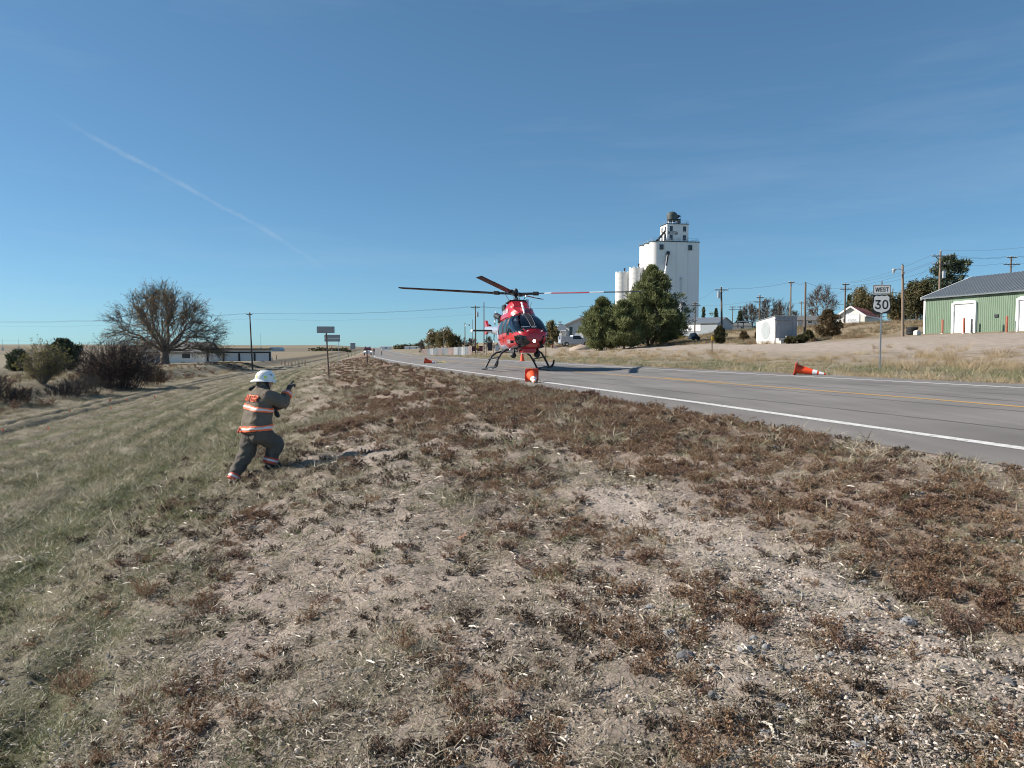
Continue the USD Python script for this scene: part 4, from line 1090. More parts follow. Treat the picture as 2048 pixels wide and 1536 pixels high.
for zx in (-2.75, 2.75):
    for zz_ in (1.75, 5.15):
        opening(o, 'window', (hx + zx, fy, ZT + 0.32 + zz_), 1.05, 1.9, -math.pi / 2, 'dark_metal', 'dark_glass', 0.06)
        obj('sill', box((hx + zx, fy - 0.09, ZT + 0.32 + zz_ - 1.05), (1.3, 0.2, 0.12)), 'white_concrete', o)
for zy in (-1.7, 1.7):
    for zz_ in (1.75, 5.15):
        opening(o, 'window', (lx, hy + zy, ZT + 0.32 + zz_), 1.0, 1.9, math.pi, 'dark_metal', 'dark_glass', 0.06)
for zx in (-6.2, 5.6):
    opening(o, 'hood_window', (zx, -DY / 2 - 0.02, ZT - 2.1), 1.35, 1.8, -math.pi / 2, 'dark_metal', 'dark_glass', 0.08, proud=0.2, depth=0.3)
t = meshkit.text_mesh('POTTER', 1.15, 0.06, bold=True); b_ = t.bounds; t.apply_scale([4.0 / (b_[1][0] - b_[0][0]), 1, 1])
obj('lettering', upright(t, (hx - 4.2, fy - 0.02, ZT + 0.32 + 2.92)), 'lettering_dark', o, label='dark painted word POTTER on the headhouse')
# tank and leg head on the very top
zt2 = ZT + 0.32 + hh + 0.26
rv = [(0.01, 5.1), (1.2, 5.0), (1.95, 4.4), (2.1, 3.7), (2.1, 2.0), (1.5, 1.35), (0.5, 1.1), (0.01, 1.1)]
tk = trimesh.creation.revolve(np.array(rv)[::-1], sections=20); tk.apply_translation((hx - 1.0, hy + 0.2, zt2))
obj('rooftop_tank', tk, 'tank_green', o, smooth=40)
objs('tank_leg', [rod((hx - 1.0 + 1.5 * math.cos(a), hy + 0.2 + 1.5 * math.sin(a), zt2), (hx - 1.0 + 1.5 * math.cos(a), hy + 0.2 + 1.5 * math.sin(a), zt2 + 2.2), 0.13, sides=6) for a in np.arange(6) * 1.047 + 0.3], 'white_trim', o)
objs('motor_box', [box((hx + 1.6, hy - 0.2, zt2 + 1.5), (1.1, 1.3, 1.6)), rod((hx + 0.9, hy, zt2 + 2.6), (hx + 2.2, hy, zt2 + 3.6), 0.35), box((hx + 1.5, hy, zt2 + 3.7), (1.0, 0.8, 0.5))], 'tank_green', o)
objs('antenna', [rod((hx + 2.7, hy, zt2), (hx + 2.7, hy, zt2 + 4.4), 0.07, sides=5), rod((hx + 2.4, hy, zt2 + 3.4), (hx + 3.0, hy, zt2 + 3.4), 0.05, sides=5), rod((hx - 0.9, hy, zt2 + 5.0), (hx - 0.9, hy, zt2 + 5.8), 0.06, sides=5)], 'dark_metal', o)
obj('ladder', [rod((hx - 3.25 + s, hy - 0.4, zt2), (hx - 3.25 + s, hy - 0.4, zt2 + 4.6), 0.06, sides=5) for s in (0, 0.5)] + [rod((hx - 3.25, hy - 0.4, zt2 + z), (hx - 2.75, hy - 0.4, zt2 + z), 0.03, sides=4) for z in np.arange(0.3, 4.6, 0.4)], 'galvanized', o)


def railing(pts, h, z, post=1.6, r=0.035):
    ms = []
    for (a, b) in zip(pts[:-1], pts[1:]):
        a, b = np.array([*a, z]), np.array([*b, z]); n = max(2, int(np.linalg.norm(b - a) / post) + 1)
        ms += [rod(a + (b - a) * k / (n - 1), a + (b - a) * k / (n - 1) + [0, 0, h], r, sides=4) for k in range(n)]
        ms += [rod(a + [0, 0, h * q], b + [0, 0, h * q], r, sides=4) for q in (0.5, 1.0)]
    return ms


obj('railing', railing([(-WX / 2 + 0.5, DY / 2 - 0.6), (-WX / 2 + 0.5, -DY / 2 + 0.5), (WX / 2 - 0.6, -DY / 2 + 0.5), (WX / 2 - 0.6, DY / 2 - 0.6)], 1.2, ZT + 0.3, 2.2, 0.04), 'galvanized', o)
obj('railing', railing([(hx - hw / 2, hy + hd / 2), (hx - hw / 2, hy - hd / 2), (hx + hw / 2, hy - hd / 2), (hx + hw / 2, hy + hd / 2)], 1.1, zt2, 1.8, 0.04), 'galvanized', o)
objs('conveyor', [rod((-6.6, -5.4, ZT + 0.9), (-2.4, -3.2, ZT + 5.2), 0.42, 0.42, 7), rod((-7.6, -5.6, ZT + 0.3), (-6.4, -5.4, ZT + 1.4), 0.3), rod((-4.6, -4.4, ZT + 0.3), (-4.2, -4.1, ZT + 3.0), 0.16), rod((-3.3, -3.9, ZT + 0.3), (-3.0, -3.5, ZT + 4.1), 0.16)], 'dark_metal', o)
sy = -DY / 2 - 0.35
obj('loading_spout', [tubes([(-3.55, sy, ZT - 4.2), (-3.9, sy - 0.5, ZT - 5.4), (-5.0, sy - 1.7, ZT - 9.6)], [0.45, 0.42, 0.4], 8), box((-3.5, sy + 0.1, ZT - 4.4), (1.1, 0.8, 1.3))], 'dark_metal', o)
obj('loading_spout', [tubes([(-5.0, sy - 1.7, ZT - 9.6), (-7.0, sy - 3.6, ZT - 19.0)], [0.34, 0.30], 8)], 'white_trim', o, label='white lower length of the loading spout')
obj('downspout', [rod((1.9, sy - 0.1, ZT - 14.4), (1.9, sy - 0.1, ZT - 30), 0.14, sides=6), box((2.0, sy - 0.1, ZT - 14.0), (0.9, 0.6, 0.5))], 'galvanized', o)
g_ = np.random.default_rng(4)
objs('painted_emblem', [box((3.6 + x, sy + 0.20, 6.4 + z), (w, 0.04, h_)) for x, z, w, h_ in [(0.2, 3.2, 0.5, 0.6), (-1.1, 2.2, 0.5, 0.35), (-0.5, 2.2, 0.4, 0.35), (0.2, 2.25, 0.5, 0.3), (0.9, 2.25, 0.45, 0.35), (1.6, 2.4, 0.4, 0.35), (-1.0, 0.9, 0.5, 1.4), (-0.3, 0.8, 0.3, 1.1), (0.15, 0.8, 0.35, 1.2), (0.9, 0.9, 0.9, 1.0), (0.9, 0.3, 1.6, 0.22)]], 'lettering_dark', o, label='dark faded lettering and emblem near the foot of the wall')
# the two older tile silos
for k, (px, yt, Y, rr, lab) in enumerate([(1243.5, 546, 305, 2.85, 'shorter white tile silo at the far left of the grain elevator'), (1271.5, 537, 300, 2.95, 'white tile silo between the shorter silo and the grain elevator')]):
    p_ = at(px, 690, Y); zb = float(height(p_[0], Y)); H = at(px, yt, Y)[2] - zb
    s_ = thing('silo', lab, 'silo', (p_[0], Y, zb))
    nst = int(H / 1.9); rr_ = []
    for i in range(nst):
        rr_ += [(rr, i * H / nst), (rr, (i + 1) * H / nst - 0.09), (rr - 0.05, (i + 1) * H / nst - 0.09), (rr - 0.05, (i + 1) * H / nst)]
    obj('wall', trimesh.creation.revolve(np.array([(0.01, -1.5), (rr, -1.5)] + rr_ + [(rr - 0.3, H), (rr - 0.3, H - 0.5), (0.01, H - 0.5)]), sections=36), 'white_tiles', s_, smooth=35)
    objs('merlon', [box((math.cos(a) * (rr - 0.16), math.sin(a) * (rr - 0.16), H + 0.2), (0.28, 0.95, 0.45), a) for a in np.arange(9) * 2 * math.pi / 9], 'white_tiles', s_)
    obj('vent', [rod((0.8, -0.8, H - 0.4), (0.8, -0.8, H + 1.6), 0.3), trimesh.creation.icosphere(1, 0.42).apply_translation((0.8, -0.8, H + 1.6))], 'dark_metal', s_)
# dark domed bin before the elevator
p_ = at(1364, 690, 268); zb = float(height(p_[0], 268)); H = at(1364, 604, 268)[2] - zb
s_ = thing('domed_bin', 'tall grey bin with dark dome against the foot of the grain elevator', 'grain bin', (p_[0], 268, zb))
obj('wall', trimesh.creation.revolve(np.array([(0.01, -1), (1.35, -1), (1.35, H - 1.5), (0.01, H - 1.5)]), sections=20), 'grey_steel', s_, smooth=40)
obj('dome', trimesh.creation.revolve(np.array([(1.45, H - 1.5), (1.3, H - 0.8), (0.8, H - 0.2), (0.01, H)]), sections=20), 'dark_metal', s_, smooth=60)
objs('rib', [rod((1.37 * math.cos(a), 1.37 * math.sin(a), -0.5), (1.37 * math.cos(a), 1.37 * math.sin(a), H - 1.6), 0.07, sides=4) for a in np.arange(10) * 0.6283], 'dark_metal', s_)

# ---- the green building
p_ = foot(1848, 668); gz = p_[2] - 0.02
GT = math.atan2(0.27, 1)
LB, WB = 30.0, 13.0
o = thing('green_building', 'long green metal shed with white doors and slate roof', 'metal building', p_, GT)
# local: y runs along the front towards the camera (negative), x goes back from the front wall at x = 0
EAVE, RIDGE = 72 * p_[1] / FPX, 72 * p_[1] / FPX + 2.35
wl = prism([(0, -1.2), (WB, -1.2), (WB, EAVE), (WB / 2, RIDGE), (0, EAVE)], LB)
wl.apply_transform(trimesh.transformations.rotation_matrix(math.pi / 2, [1, 0, 0]))
obj('wall', wl, 'green_siding', o)
doors = [(-3.95, -6.45), (-11.3, -14.0), (-19.0, -21.7)]
ribs = [box((-0.012, -y, EAVE / 2 - 0.3), (0.03, 0.045, EAVE + 0.5)) for y in np.arange(0.15, LB, 0.23) if not any(-y < a + 0.2 and -y > b - 0.2 for a, b in doors)]
obj('siding_rib', ribs, 'green_siding', o, kind='stuff')
for s in (0, 1):
    sl = math.atan2(RIDGE - EAVE, WB / 2); L = math.hypot(WB / 2, RIDGE - EAVE) + 0.3
    pl = trimesh.util.concatenate([box((L / 2, -LB / 2, 0.06), (L, LB + 0.5, 0.1))] + [box((L / 2, -y, 0.13), (L, 0.05, 0.045)) for y in np.arange(0.1, LB, 0.46)])
    pl.apply_transform(trimesh.transformations.rotation_matrix(sl, [0, 1, 0])); pl.apply_translation((WB / 2, 0, RIDGE))
    if s:
        pl.apply_transform(trimesh.transformations.reflection_matrix([WB / 2, 0, 0], [1, 0, 0])); pl.invert() if pl.volume < 0 else None
    obj('roof', pl, 'slate_roof', o)
obj('gutter', box((-0.36, -LB / 2, EAVE - 0.12), (0.08, LB + 0.5, 0.10)), 'slate_roof', o)
tr = [box((-0.03, -0.06, EAVE / 2 - 0.1), (0.12, 0.22, EAVE + 0.1))]
for s in (0, 1):
    q = box((L / 2, 0.30, -0.02), (L, 0.08, 0.30)); q.apply_transform(trimesh.transformations.rotation_matrix(sl, [0, 1, 0])); q.apply_translation((WB / 2, 0, RIDGE))
    if s:
        q.apply_transform(trimesh.transformations.reflection_matrix([WB / 2, 0, 0], [1, 0, 0]))
    tr.append(q)
obj('trim', tr, 'white_trim', o)
DH = 2.95
for a, b in doors:
    yc, w_ = (a + b) / 2, abs(a - b)
    d_ = obj('door', [box((0.02, yc, 0.35 + 0.66 * k + 0.0), (0.10, w_ - 0.02, 0.645)) for k in range(5)], 'white_door', o)
    obj('frame', [box((-0.10, a + 0.10, DH / 2 - 0.05), (0.24, 0.20, DH + 0.5)), box((-0.10, b - 0.10, DH / 2 - 0.05), (0.24, 0.20, DH + 0.5)), box((-0.10, yc, DH + 0.20), (0.24, w_ - 0.004, 0.24))], 'white_trim', d_)
obj('vent', [box((-0.05, -8.9, 1.62), (0.10, 0.42, 0.30)), box((-0.11, -8.9, 1.62), (0.03, 0.34, 0.04))], 'dark_metal', o)
G0 = np.array(p_); ct, st = math.cos(GT), math.sin(GT)


def by_shed(x, y):
    X, Y = G0[0] + x * ct - y * st, G0[1] + x * st + y * ct
    return (X, Y, float(ground(X, Y)))


for x, y, h_, mt, lab in [(-0.9, -3.35, 1.5, 'rust_red', 'rusty red bollard left of the first white door'), (-0.9, -6.0, 1.6, 'rust_red', 'rusty red bollard before the right jamb of the first white door'), (-0.75, -6.75, 1.45, 'tank_green', 'dark green bollard just right of the first white door'), (-0.9, -10.8, 1.6, 'rust_red', 'rusty red bollard left of the second white door')]:
    b_ = thing('bollard', lab, 'bollard', by_shed(x, y))
    obj('post', [tubes([(0, 0, -0.2), (0, 0, h_ - 0.04), (0, 0, h_)], [0.10, 0.10, 0.07], 12)], mt, b_, smooth=50)
    obj('base', trimesh.creation.cylinder(0.17, 0.08, sections=14).apply_translation((0, 0, 0.03)), 'pale_concrete', b_)
p_ = foot(1823, 669)
tyre = lambda z: trimesh.creation.revolve(np.array([(0.30, -0.10), (0.45, -0.14), (0.56, -0.11), (0.58, 0), (0.56, 0.11), (0.45, 0.14), (0.30, 0.10), (0.30, -0.10)]), sections=24).apply_translation((0, 0, z))  # noqa: E731
for k, (lab) in enumerate(['black tyre at the bottom of the stack beside the lamp post', 'black tyre in the middle of the stack beside the lamp post', 'black tyre on top of the stack beside the lamp post']):
    t_ = thing('tyre', lab, 'tyre', (p_[0] + 0.03 * k, p_[1], p_[2] + 0.14 + 0.275 * k), 0.3 * k)
    obj('casing', tyre(0), 'rubber', t_, smooth=40)
    obj('tread', [box((0.575 * math.cos(a), 0.575 * math.sin(a), 0), (0.035, 0.06, 0.2), a) for a in np.arange(24) * 0.2618], 'rubber', t_)
p_ = foot(1834, 670)
b_ = thing('concrete_block', 'small pale concrete block beside the stack of tyres', 'concrete block', p_, 0.4)
obj('block', rbox((0.55, 0.45, 0.42), 0.03, (0, 0, 0.18)), 'pale_concrete', b_); obj('cap', rbox((0.36, 0.36, 0.10), 0.02, (0.02, 0, 0.42)), 'pale_concrete', b_)

# ---- white slant roofed shed
Y = 80.0; p_ = stand(1549, Y); q_ = Y / FPX
o = thing('white_shed', 'weathered white metal shed with slanted roof, faded round emblem on its side', 'shed', p_, math.radians(16))
# local: front face (-y) looks to the right hand camera side; left face (-x) lit
W_, D_, H1, H0 = 2.75, 3.4, 2.95, 2.45
m_ = trimesh.convex.convex_hull(np.array([(x, y, z) for x, y, h_ in ((0, 0, H1), (W_, 0, H1), (0, D_, H0), (W_, D_, H0)) for z in (0.25, h_)]))
obj('wall', m_, 'weathered_white', o)
objs('front_panel', [box((0.02 + 0.55 * k + 0.26, -0.02, 1.6), (0.53, 0.05, 2.66)) for k in range(5)], 'weathered_grey', o)
obj('door', [box((0.40, -0.07, 1.42), (0.66, 0.05, 2.1)), box((1.15, -0.07, 1.42), (1.05, 0.05, 2.1)), box((1.62, -0.11, 1.2), (0.06, 0.06, 0.2))], 'weathered_grey', o)
obj('door_rail', [box((0.9, -0.13, 2.56), (2.1, 0.12, 0.12))], 'weathered_grey', o)
em = trimesh.creation.cylinder(0.95, 0.02, sections=32); em.apply_scale([1, 0.85, 1]); em.apply_transform(trimesh.transformations.rotation_matrix(math.pi / 2, [0, 1, 0])); em.apply_translation((-0.012, 1.65, 1.45))
mat('faded_emblem', (.29, .31, .31), 0.7, var=0.12, scale=3)
obj('emblem', em, 'faded_emblem', o, label='faded round painted emblem')
obj('roof', trimesh.convex.convex_hull(np.array([(x, y, z + d) for x, y, z in ((-0.08, -0.1, H1), (W_ + 0.08, -0.1, H1), (-0.08, D_ + 0.1, H0), (W_ + 0.08, D_ + 0.1, H0)) for d in (0.005, 0.06)])), 'galvanized', o)
objs('foundation', [box((0.1, 0.1, 0.05), (0.5, 0.5, 0.55)), box((W_ / 2, D_ / 2, 0.0), (W_ - 0.1, D_ - 0.1, 0.5))], 'pale_concrete', o)
st_ = thing('steps', 'pale concrete steps at the door of the white shed', 'steps', (p_[0] + 0.55, p_[1] - 0.65, p_[2]), math.radians(16))
objs('tread', [box((0, 0, 0.12), (0.9, 0.9, 0.35)), box((0, 0.2, 0.42), (0.9, 0.5, 0.28)), box((0.35, -0.3, 0.62), (0.12, 0.12, 0.4))], 'pale_concrete', st_)
pl_ = thing('loading_dock', 'low dark loading platform along the front of the white shed', 'platform', (p_[0] + 2.3, p_[1] - 0.1, p_[2]), math.radians(16))
objs('deck', [box((0.3, -0.5, 0.50), (3.6, 0.18, 0.08)), box((0.3, -0.7, 0.50), (3.6, 0.18, 0.08)), box((0.3, -0.9, 0.50), (3.6, 0.18, 0.08))], 'wood_post', pl_); objs('leg', [box((x, -0.7, 0.2), (0.12, 0.5, 0.55)) for x in (-1.3, 0.3, 1.9)], 'wood_post', pl_)

# ---- maroon roofed garage
Y = 130.0; p_ = stand(1700, Y); p_[2] = at(1700, 649, Y)[2]; q_ = Y / FPX
o = thing('garage', 'cream gabled garage with maroon metal roof and white door', 'garage', (p_[0] + 4.3, Y + 6.2, p_[2]), math.radians(-35))
gable(o, 52 * q_, 15.0, 18 * q_, 36 * q_, 'cream_siding', 'maroon_roof', 0.3, 0.6, 'white_trim')
d_ = obj('door', [box((0.2, -7.53, 0.28 + 0.42 * k), (2.2, 0.06, 0.40)) for k in range(4)], 'white_door', o)
objs('graffiti', [box((-0.35 + 0.28 * k, -7.575, 0.75 + 0.12 * (k % 2)), (0.05, 0.012, 0.35), 0, 0.6 * (-1) ** k) for k in range(5)] + [box((0.2, -7.575, 0.62), (1.1, 0.012, 0.04))], 'weathered_grey', d_)
obj('frame', [box((0.2 + s * 1.17, -7.54, 0.85), (0.12, 0.10, 1.85)) for s in (-1, 1)] + [box((0.2, -7.54, 1.82), (2.22, 0.10, 0.12))], 'white_trim', d_)
# ---- long grey shed
Y = 150.0; p_ = stand(1420, Y); p_[2] = at(1420, 662, Y)[2]; q_ = Y / FPX
o = thing('grey_shed', 'long low grey steel shed with dark gable end', 'metal shed', (p_[0] - 0.4, Y + 4, p_[2]), math.radians(-38))
gable(o, 8.0, 9.5, 1.55, 2.75, 'grey_steel', 'galvanized', 0.25, 0.5, None, along='x')
objs('door_panel', [box((-2.2 + 2.3 * k, -4.03, 0.75), (2.2, 0.05, 1.5)) for k in range(2)], 'white_trim', o, label='pale sliding door panel')
# open frame carport between shed and trees
Y = 165.0; p_ = stand(1497, Y); p_[2] = at(1497, 656, Y)[2]; q_ = Y / FPX
o = thing('open_frame', 'bare open steel frame between the grey shed and the white shed', 'steel frame', p_, 0.0)
obj('beam', [box((0, 0, 13 * q_), (46 * q_, 0.18, 0.22))], 'galvanized', o)
for x in (-22, -11, 7, 22):
    obj('column', box((x * q_, 0, 6.2 * q_), (0.16, 0.16, 13 * q_)), 'dark_metal', o)
o = thing('small_house', 'little pale house with low roof seen through the open frame', 'house', (p_[0] + 0.6, Y + 12, p_[2] - 0.2), 0.2)
gable(o, 5.0, 6.0, 0.95, 1.6, 'cream_siding', 'shingle_grey', 0.3, 0, None, along='x')
opening(o, 'window', (0.4, -2.5, 0.55), 0.8, 0.5, -math.pi / 2, 'white_trim')
p_ = stand(1617, 150); p_[2] = at(1617, 650, 150)[2]
o = thing('small_house', 'low dark roofed house behind the pole right of the white shed', 'house', p_, 0.1)
gable(o, 6.0, 8.0, 0.8, 1.75, 'grey_steel', 'shingle_grey', 0.3, 0, None, along='x')
opening(o, 'window', (-1.4, -3.0, 0.45), 0.9, 0.5, -math.pi / 2, 'white_trim')
# ---- steel shed and white building right of the helicopter
Y = 175.0; q_ = Y / FPX; p_ = stand(1146, Y); p_[2] = at(1146, 680, Y)[2]
o = thing('steel_shed', 'grey steel shed with white posts right of the helicopter', 'metal shed', (p_[0], Y + 5, p_[2]), math.radians(-6))
gable(o, 10.0, 40 * q_ + 1, 19 * q_, 31 * q_, 'grey_steel', 'slate_roof', 0.3, 0.6, 'white_trim', along='x')
objs('post', [box((x, -5.04, 9 * q_), (0.14, 0.1, 19 * q_)) for x in (-2.4, -0.9, 0.6, 2.1)], 'white_trim', o)
Y = 170.0; q_ = Y / FPX; p_ = stand(1176, Y); p_[2] = at(1176, 683, Y)[2]
o = thing('white_building', 'white gabled building half hidden behind the pines', 'building', (p_[0], Y + 4, p_[2]), math.radians(-18))
gable(o, 7.5, 9.0, 34 * q_, 48 * q_, 'house_white', 'shingle_grey', 0.5, 0, 'weathered_grey')
opening(o, 'window', (-2.6, -4.5, 20 * q_), 0.8, 2.2, -math.pi / 2, 'white_trim')
opening(o, 'door', (0.8, -4.5, 12 * q_), 1.0, 2.1, -math.pi / 2, 'white_trim', 'weathered_grey')

# ---- white house and garage on the left
Y = 152.0; q_ = Y / FPX; p_ = stand(340, Y); p_[2] = at(340, 727, Y)[2]
o = thing('white_house', 'single storey white house with grey roof behind the huge tree', 'house', (p_[0], Y + 4.5, p_[2]), math.radians(6))
gable(o, 9.0, 13.0, 23 * q_, 43 * q_, 'house_white', 'shingle_grey', 0.45, 0, 'dark_paint', along='x')
for x, w_, z, h_ in [(2.7, 1.6, 1.55, 0.95), (-4.3, 0.8, 1.45, 0.9), (-1.2, 1.0, 1.45, 0.9)]:
    opening(o, 'window', (x, -4.5, z), w_, h_, -math.pi / 2, 'white_trim', 'dark_glass')
opening(o, 'basement_window', (2.1, -4.5, 0.22), 0.9, 0.3, -math.pi / 2, 'white_trim', 'dark_glass')
opening(o, 'door', (-2.8, -4.5, 1.0), 0.95, 2.0, -math.pi / 2, 'white_trim', 'weathered_grey')
opening(o, 'window', (6.8, 0.8, 1.5), 1.3, 1.0, 0.0, 'dark_paint', 'dark_glass')
obj('chimney', [box((-1.0, 0.3, 41 * q_ + 0.3), (0.6, 0.6, 1.1))], 'shingle_grey', o)
Y = 150.0; q_ = Y / FPX; p_ = stand(478, Y); p_[2] = at(478, 722, Y)[2]
o = thing('long_garage', 'long low white garage with dark posts between its doors', 'garage', p_, math.radians(17))
Lg = 121 * q_
obj('wall', [box((0, 3.0, 11.5 * q_), (Lg, 5.4, 23 * q_))], 'house_white', o)
obj('roof', [box((0, 2.8, 24 * q_), (Lg + 0.7, 6.6, 0.22))], 'dark_paint', o)
for k in range(5):
    obj('post', box((-Lg / 2 + 0.2 + k * (Lg - 0.4) / 4, 0.24, 7.5 * q_), (0.34, 0.16, 16 * q_)), 'dark_paint', o)
for k in range(4):
    obj('door', [box((-Lg / 2 + 0.2 + (k + 0.5) * (Lg - 0.4) / 4, 0.27, 0.24 + 0.37 * j), (Lg / 4 - 0.5, 0.06, 0.355)) for j in range(4)], 'house_white', o)
obj('lintel', box((0, 0.22, 17 * q_), (Lg, 0.12, 0.22)), 'dark_paint', o)
# far gabled sheds on the skyline
for k, (px, lab) in enumerate([(545, 'leftmost of three far grey peaked sheds on the plain'), (553, 'middle of three far grey peaked sheds on the plain'), (561, 'rightmost of three far grey peaked sheds on the plain')]):
    Y = 620.0; q_ = Y / FPX; p_ = at(px, 702, Y)
    o = thing('far_shed', lab, 'shed', (p_[0], Y, p_[2]), 0.05)
    gable(o, 8.4 * q_, 12, 3.4 * q_, 7.2 * q_, 'grey_steel', 'galvanized', 0.2)
for k, (px, w_, lab) in enumerate([(833, 9, 'tiny far white building on the skyline left of the metal fence'), (820, 5, 'smaller far white building left of the tiny one on the skyline'), (772, 4, 'far white building just right of the end of the road')]):
    Y = 560.0; q_ = Y / FPX; p_ = at(px, 697, Y)
    o = thing('far_building', lab, 'building', (p_[0], Y, p_[2]), 0.05)
    gable(o, w_ * q_, 8, 2.6 * q_, 4.0 * q_, 'house_white', 'grey_steel', 0.2, along='x')
    opening(o, 'door', (0, -w_ * q_ / 2, 0.5), 0.9, 1.4, -math.pi / 2)
# ---------------------------------------------------------------- poles, lamps, wires
mat('pole_wood', (.125, .098, .078), 0.9, var=0.3, scale=5, bump=0.4, stretch=(3, 3, 0.4))
mat('pole_pale', (.20, .15, .11), 0.9, var=0.25, scale=5, bump=0.4, stretch=(3, 3, 0.4))
mat('steel_post', (.36, .37, .38), 0.45, 0.7, var=0.12, scale=5)
mat('rusty_post', (.085, .055, .045), 0.85, var=0.3, scale=9)
mat('sign_back', (.29, .285, .275), 0.5, 0.45, var=0.08, scale=4, dirt=((.22, .21, .20), 0.4, 3))
mat('sign_white', (.66, .66, .64), 0.5, var=0.03)
mat('sign_black', (.022, .022, .024), 0.55)
mat('sign_green', (.012, .13, .085), 0.5)
mat('sign_yellow', (.62, .36, .01), 0.55)
mat('marker_orange', (.62, .13, .05), 0.6)
mat('porcelain', (.55, .55, .52), 0.35)
mat('wire_look', (.05, .05, .055), 0.6)
POLETOP = {}


def pole(key, label, px, yt, yb, Y, arms=(), lean=0.0, r=0.14, wood='pole_wood', can=None, face=0.0, lamp=None, cat='utility pole', name='utility_pole', thin=False):
    """arms: (pixel row, half length in m); can: (row, side); lamp: (row, dx in px)."""
    q = Y / FPX; p = at(px, yb, Y); gzz = float(ground(p[0], Y)); base = min(p[2], gzz) - 0.1
    zt = at(px, yt, Y)[2]; H = zt - base; zof = lambda row: at(px, row, Y)[2] - base  # noqa: E731
    o = thing(name, label, cat, (p[0], Y, base), face)
    L = lean * H
    obj('pole', tubes([(0, 0, -0.3), (L * 0.5, 0, H * 0.5), (L, 0, H)], [r, r * 0.85, r * 0.68], 9), wood, o, smooth=50)
    tips = []
    for row, half in arms:
        z = zof(row); x = L * z / H
        a_ = obj('crossarm', box((x, -r * 0.8 - 0.06, z), (2 * half, 0.11, 0.13)), wood, o)
        objs('brace', [rod((x + s * half * 0.5, -r - 0.02, z - 0.02), (x, -r * 0.9, z - 0.55), 0.02, sides=4) for s in (-1, 1)], 'dark_metal', a_)
        for s in (-0.92, -0.45, 0.45, 0.92):
            obj('insulator', [rod((x + s * half, -r - 0.05, z + 0.06), (x + s * half, -r - 0.05, z + 0.20), 0.035, 0.05, 6)], 'porcelain', a_)
            tips.append((p[0] + x + s * half, Y - r - 0.05, base + z + 0.2))
    obj('pole_cap', rod((L, 0, H - 0.01), (L, 0, H + 0.13), 0.05, 0.03, 6), 'porcelain' if arms else 'dark_metal', o)
    tips.append((p[0] + L, Y, base + H + 0.1))
    if can:
        z = zof(can[0]); x = L * z / H + can[1] * (r + 0.26)
        c = obj('transformer', [tubes([(x, -0.1, z - 0.48), (x, -0.1, z + 0.40), (x, -0.1, z + 0.46)], [0.23, 0.23, 0.12], 12)], 'galvanized', o, smooth=40)
        objs('bushing', [rod((x + s, -0.1, z + 0.44), (x + s, -0.1, z + 0.66), 0.04, 0.025, 6) for s in (-0.1, 0.1)], 'porcelain', c)
    if lamp:
        z = zof(lamp[0]); dx = lamp[1] * q
        obj('lamp_arm', tubes([(0, -0.05, z - 0.25), (dx * 0.25, -0.1, z + 0.05), (dx * 0.6, -0.1, z + 0.16), (dx * 0.95, -0.1, z + 0.1)], [0.045, 0.04, 0.035, 0.03], 6), 'galvanized', o)
        obj('lamp_head', [tubes([(dx * 0.86, -0.1, z + 0.10), (dx, -0.1, z + 0.06), (dx * 1.05, -0.1, z - 0.03)], [0.12, 0.17, 0.09], 10), rod((dx, -0.1, z - 0.02), (dx, -0.1, z - 0.24), 0.14, 0.10, 10)], 'grey_steel', o, smooth=40)
    POLETOP[key] = tips
    return o


pole('P1', 'leaning dark utility pole beside the long white garage', 505, 625, 722, 136, [(629, 0.55)], lean=-0.035, r=0.16)
pole('P2', 'dark utility pole left of the helicopter tail', 951, 611, 702, 148, [(615, 0.9)], r=0.15, can=(629, 1))
pole('P3', 'tall thin dark mast crossing the helicopter tail', 968, 605, 700, 160, [], r=0.12, wood='rusty_post', cat='mast', name='antenna_mast')
pole('P4', 'thin bare dark pole left of the pole by the helicopter tail', 945.5, 640, 700, 175, [], r=0.08)
pole('L1', 'street lamp nearest the helicopter, behind the metal fence', 930, 646, 698, 165, lamp=(650, 9), cat='street lamp', name='street_lamp', r=0.12)
pole('L2', 'street lamp behind the metal fence before the tallest olive tree', 887, 656, 698, 175, lamp=(659, 8), cat='street lamp', name='street_lamp', r=0.12)
pole('L3', 'street lamp at the left edge of the trees behind the metal fence', 857, 663, 698, 178, lamp=(666, 8), cat='street lamp', name='street_lamp', r=0.12)
pole('A', 'utility pole with two crossarms in front of the grain elevator', 1389.5, 604, 664, 140, [(606.5, 0.55), (611.5, 0.95)], r=0.15)
pole('B', 'tall utility pole with transformer beside the dark green juniper', 1444.5, 574, 662, 112, [(580, 1.0)], lean=-0.03, r=0.17, can=(590, -1))
pole('C', 'distant utility pole above the roof of the long grey shed, left of a pair', 1465, 613, 642, 205, [(614, 0.9), (619, 1.2)], r=0.15)
pole('D', 'distant utility pole above the small dark evergreen, right of a pair', 1480, 612, 643, 200, [(614, 0.9), (619, 1.2)], r=0.15)
pole('E', 'utility pole with two crossarms just left of the white shed', 1518.5, 590, 668, 118, [(595.5, 0.6), (604, 1.0)], r=0.15)
pole('F', 'pale utility pole rising behind the white shed', 1580, 564.5, 664, 112, [(565.5, 0.45)], r=0.14, wood='pole_pale')
pole('G', 'distant pale pole between the white shed and the dark bare pole', 1602, 602, 652, 165, [(606, 0.7)], r=0.13, wood='pole_pale')
pole('H', 'dark pole without crossarm at the right end of the white shed', 1609, 566, 678, 82, [], r=0.14)
pole('I', 'short distant pole with lamp left of the maroon roofed garage', 1629, 611, 651, 155, [], lamp=(622, -2), r=0.12)
pole('J', 'utility pole in front of the maroon roofed garage', 1689, 567, 649, 122, [(569, 0.6), (578.5, 0.95)], r=0.16)
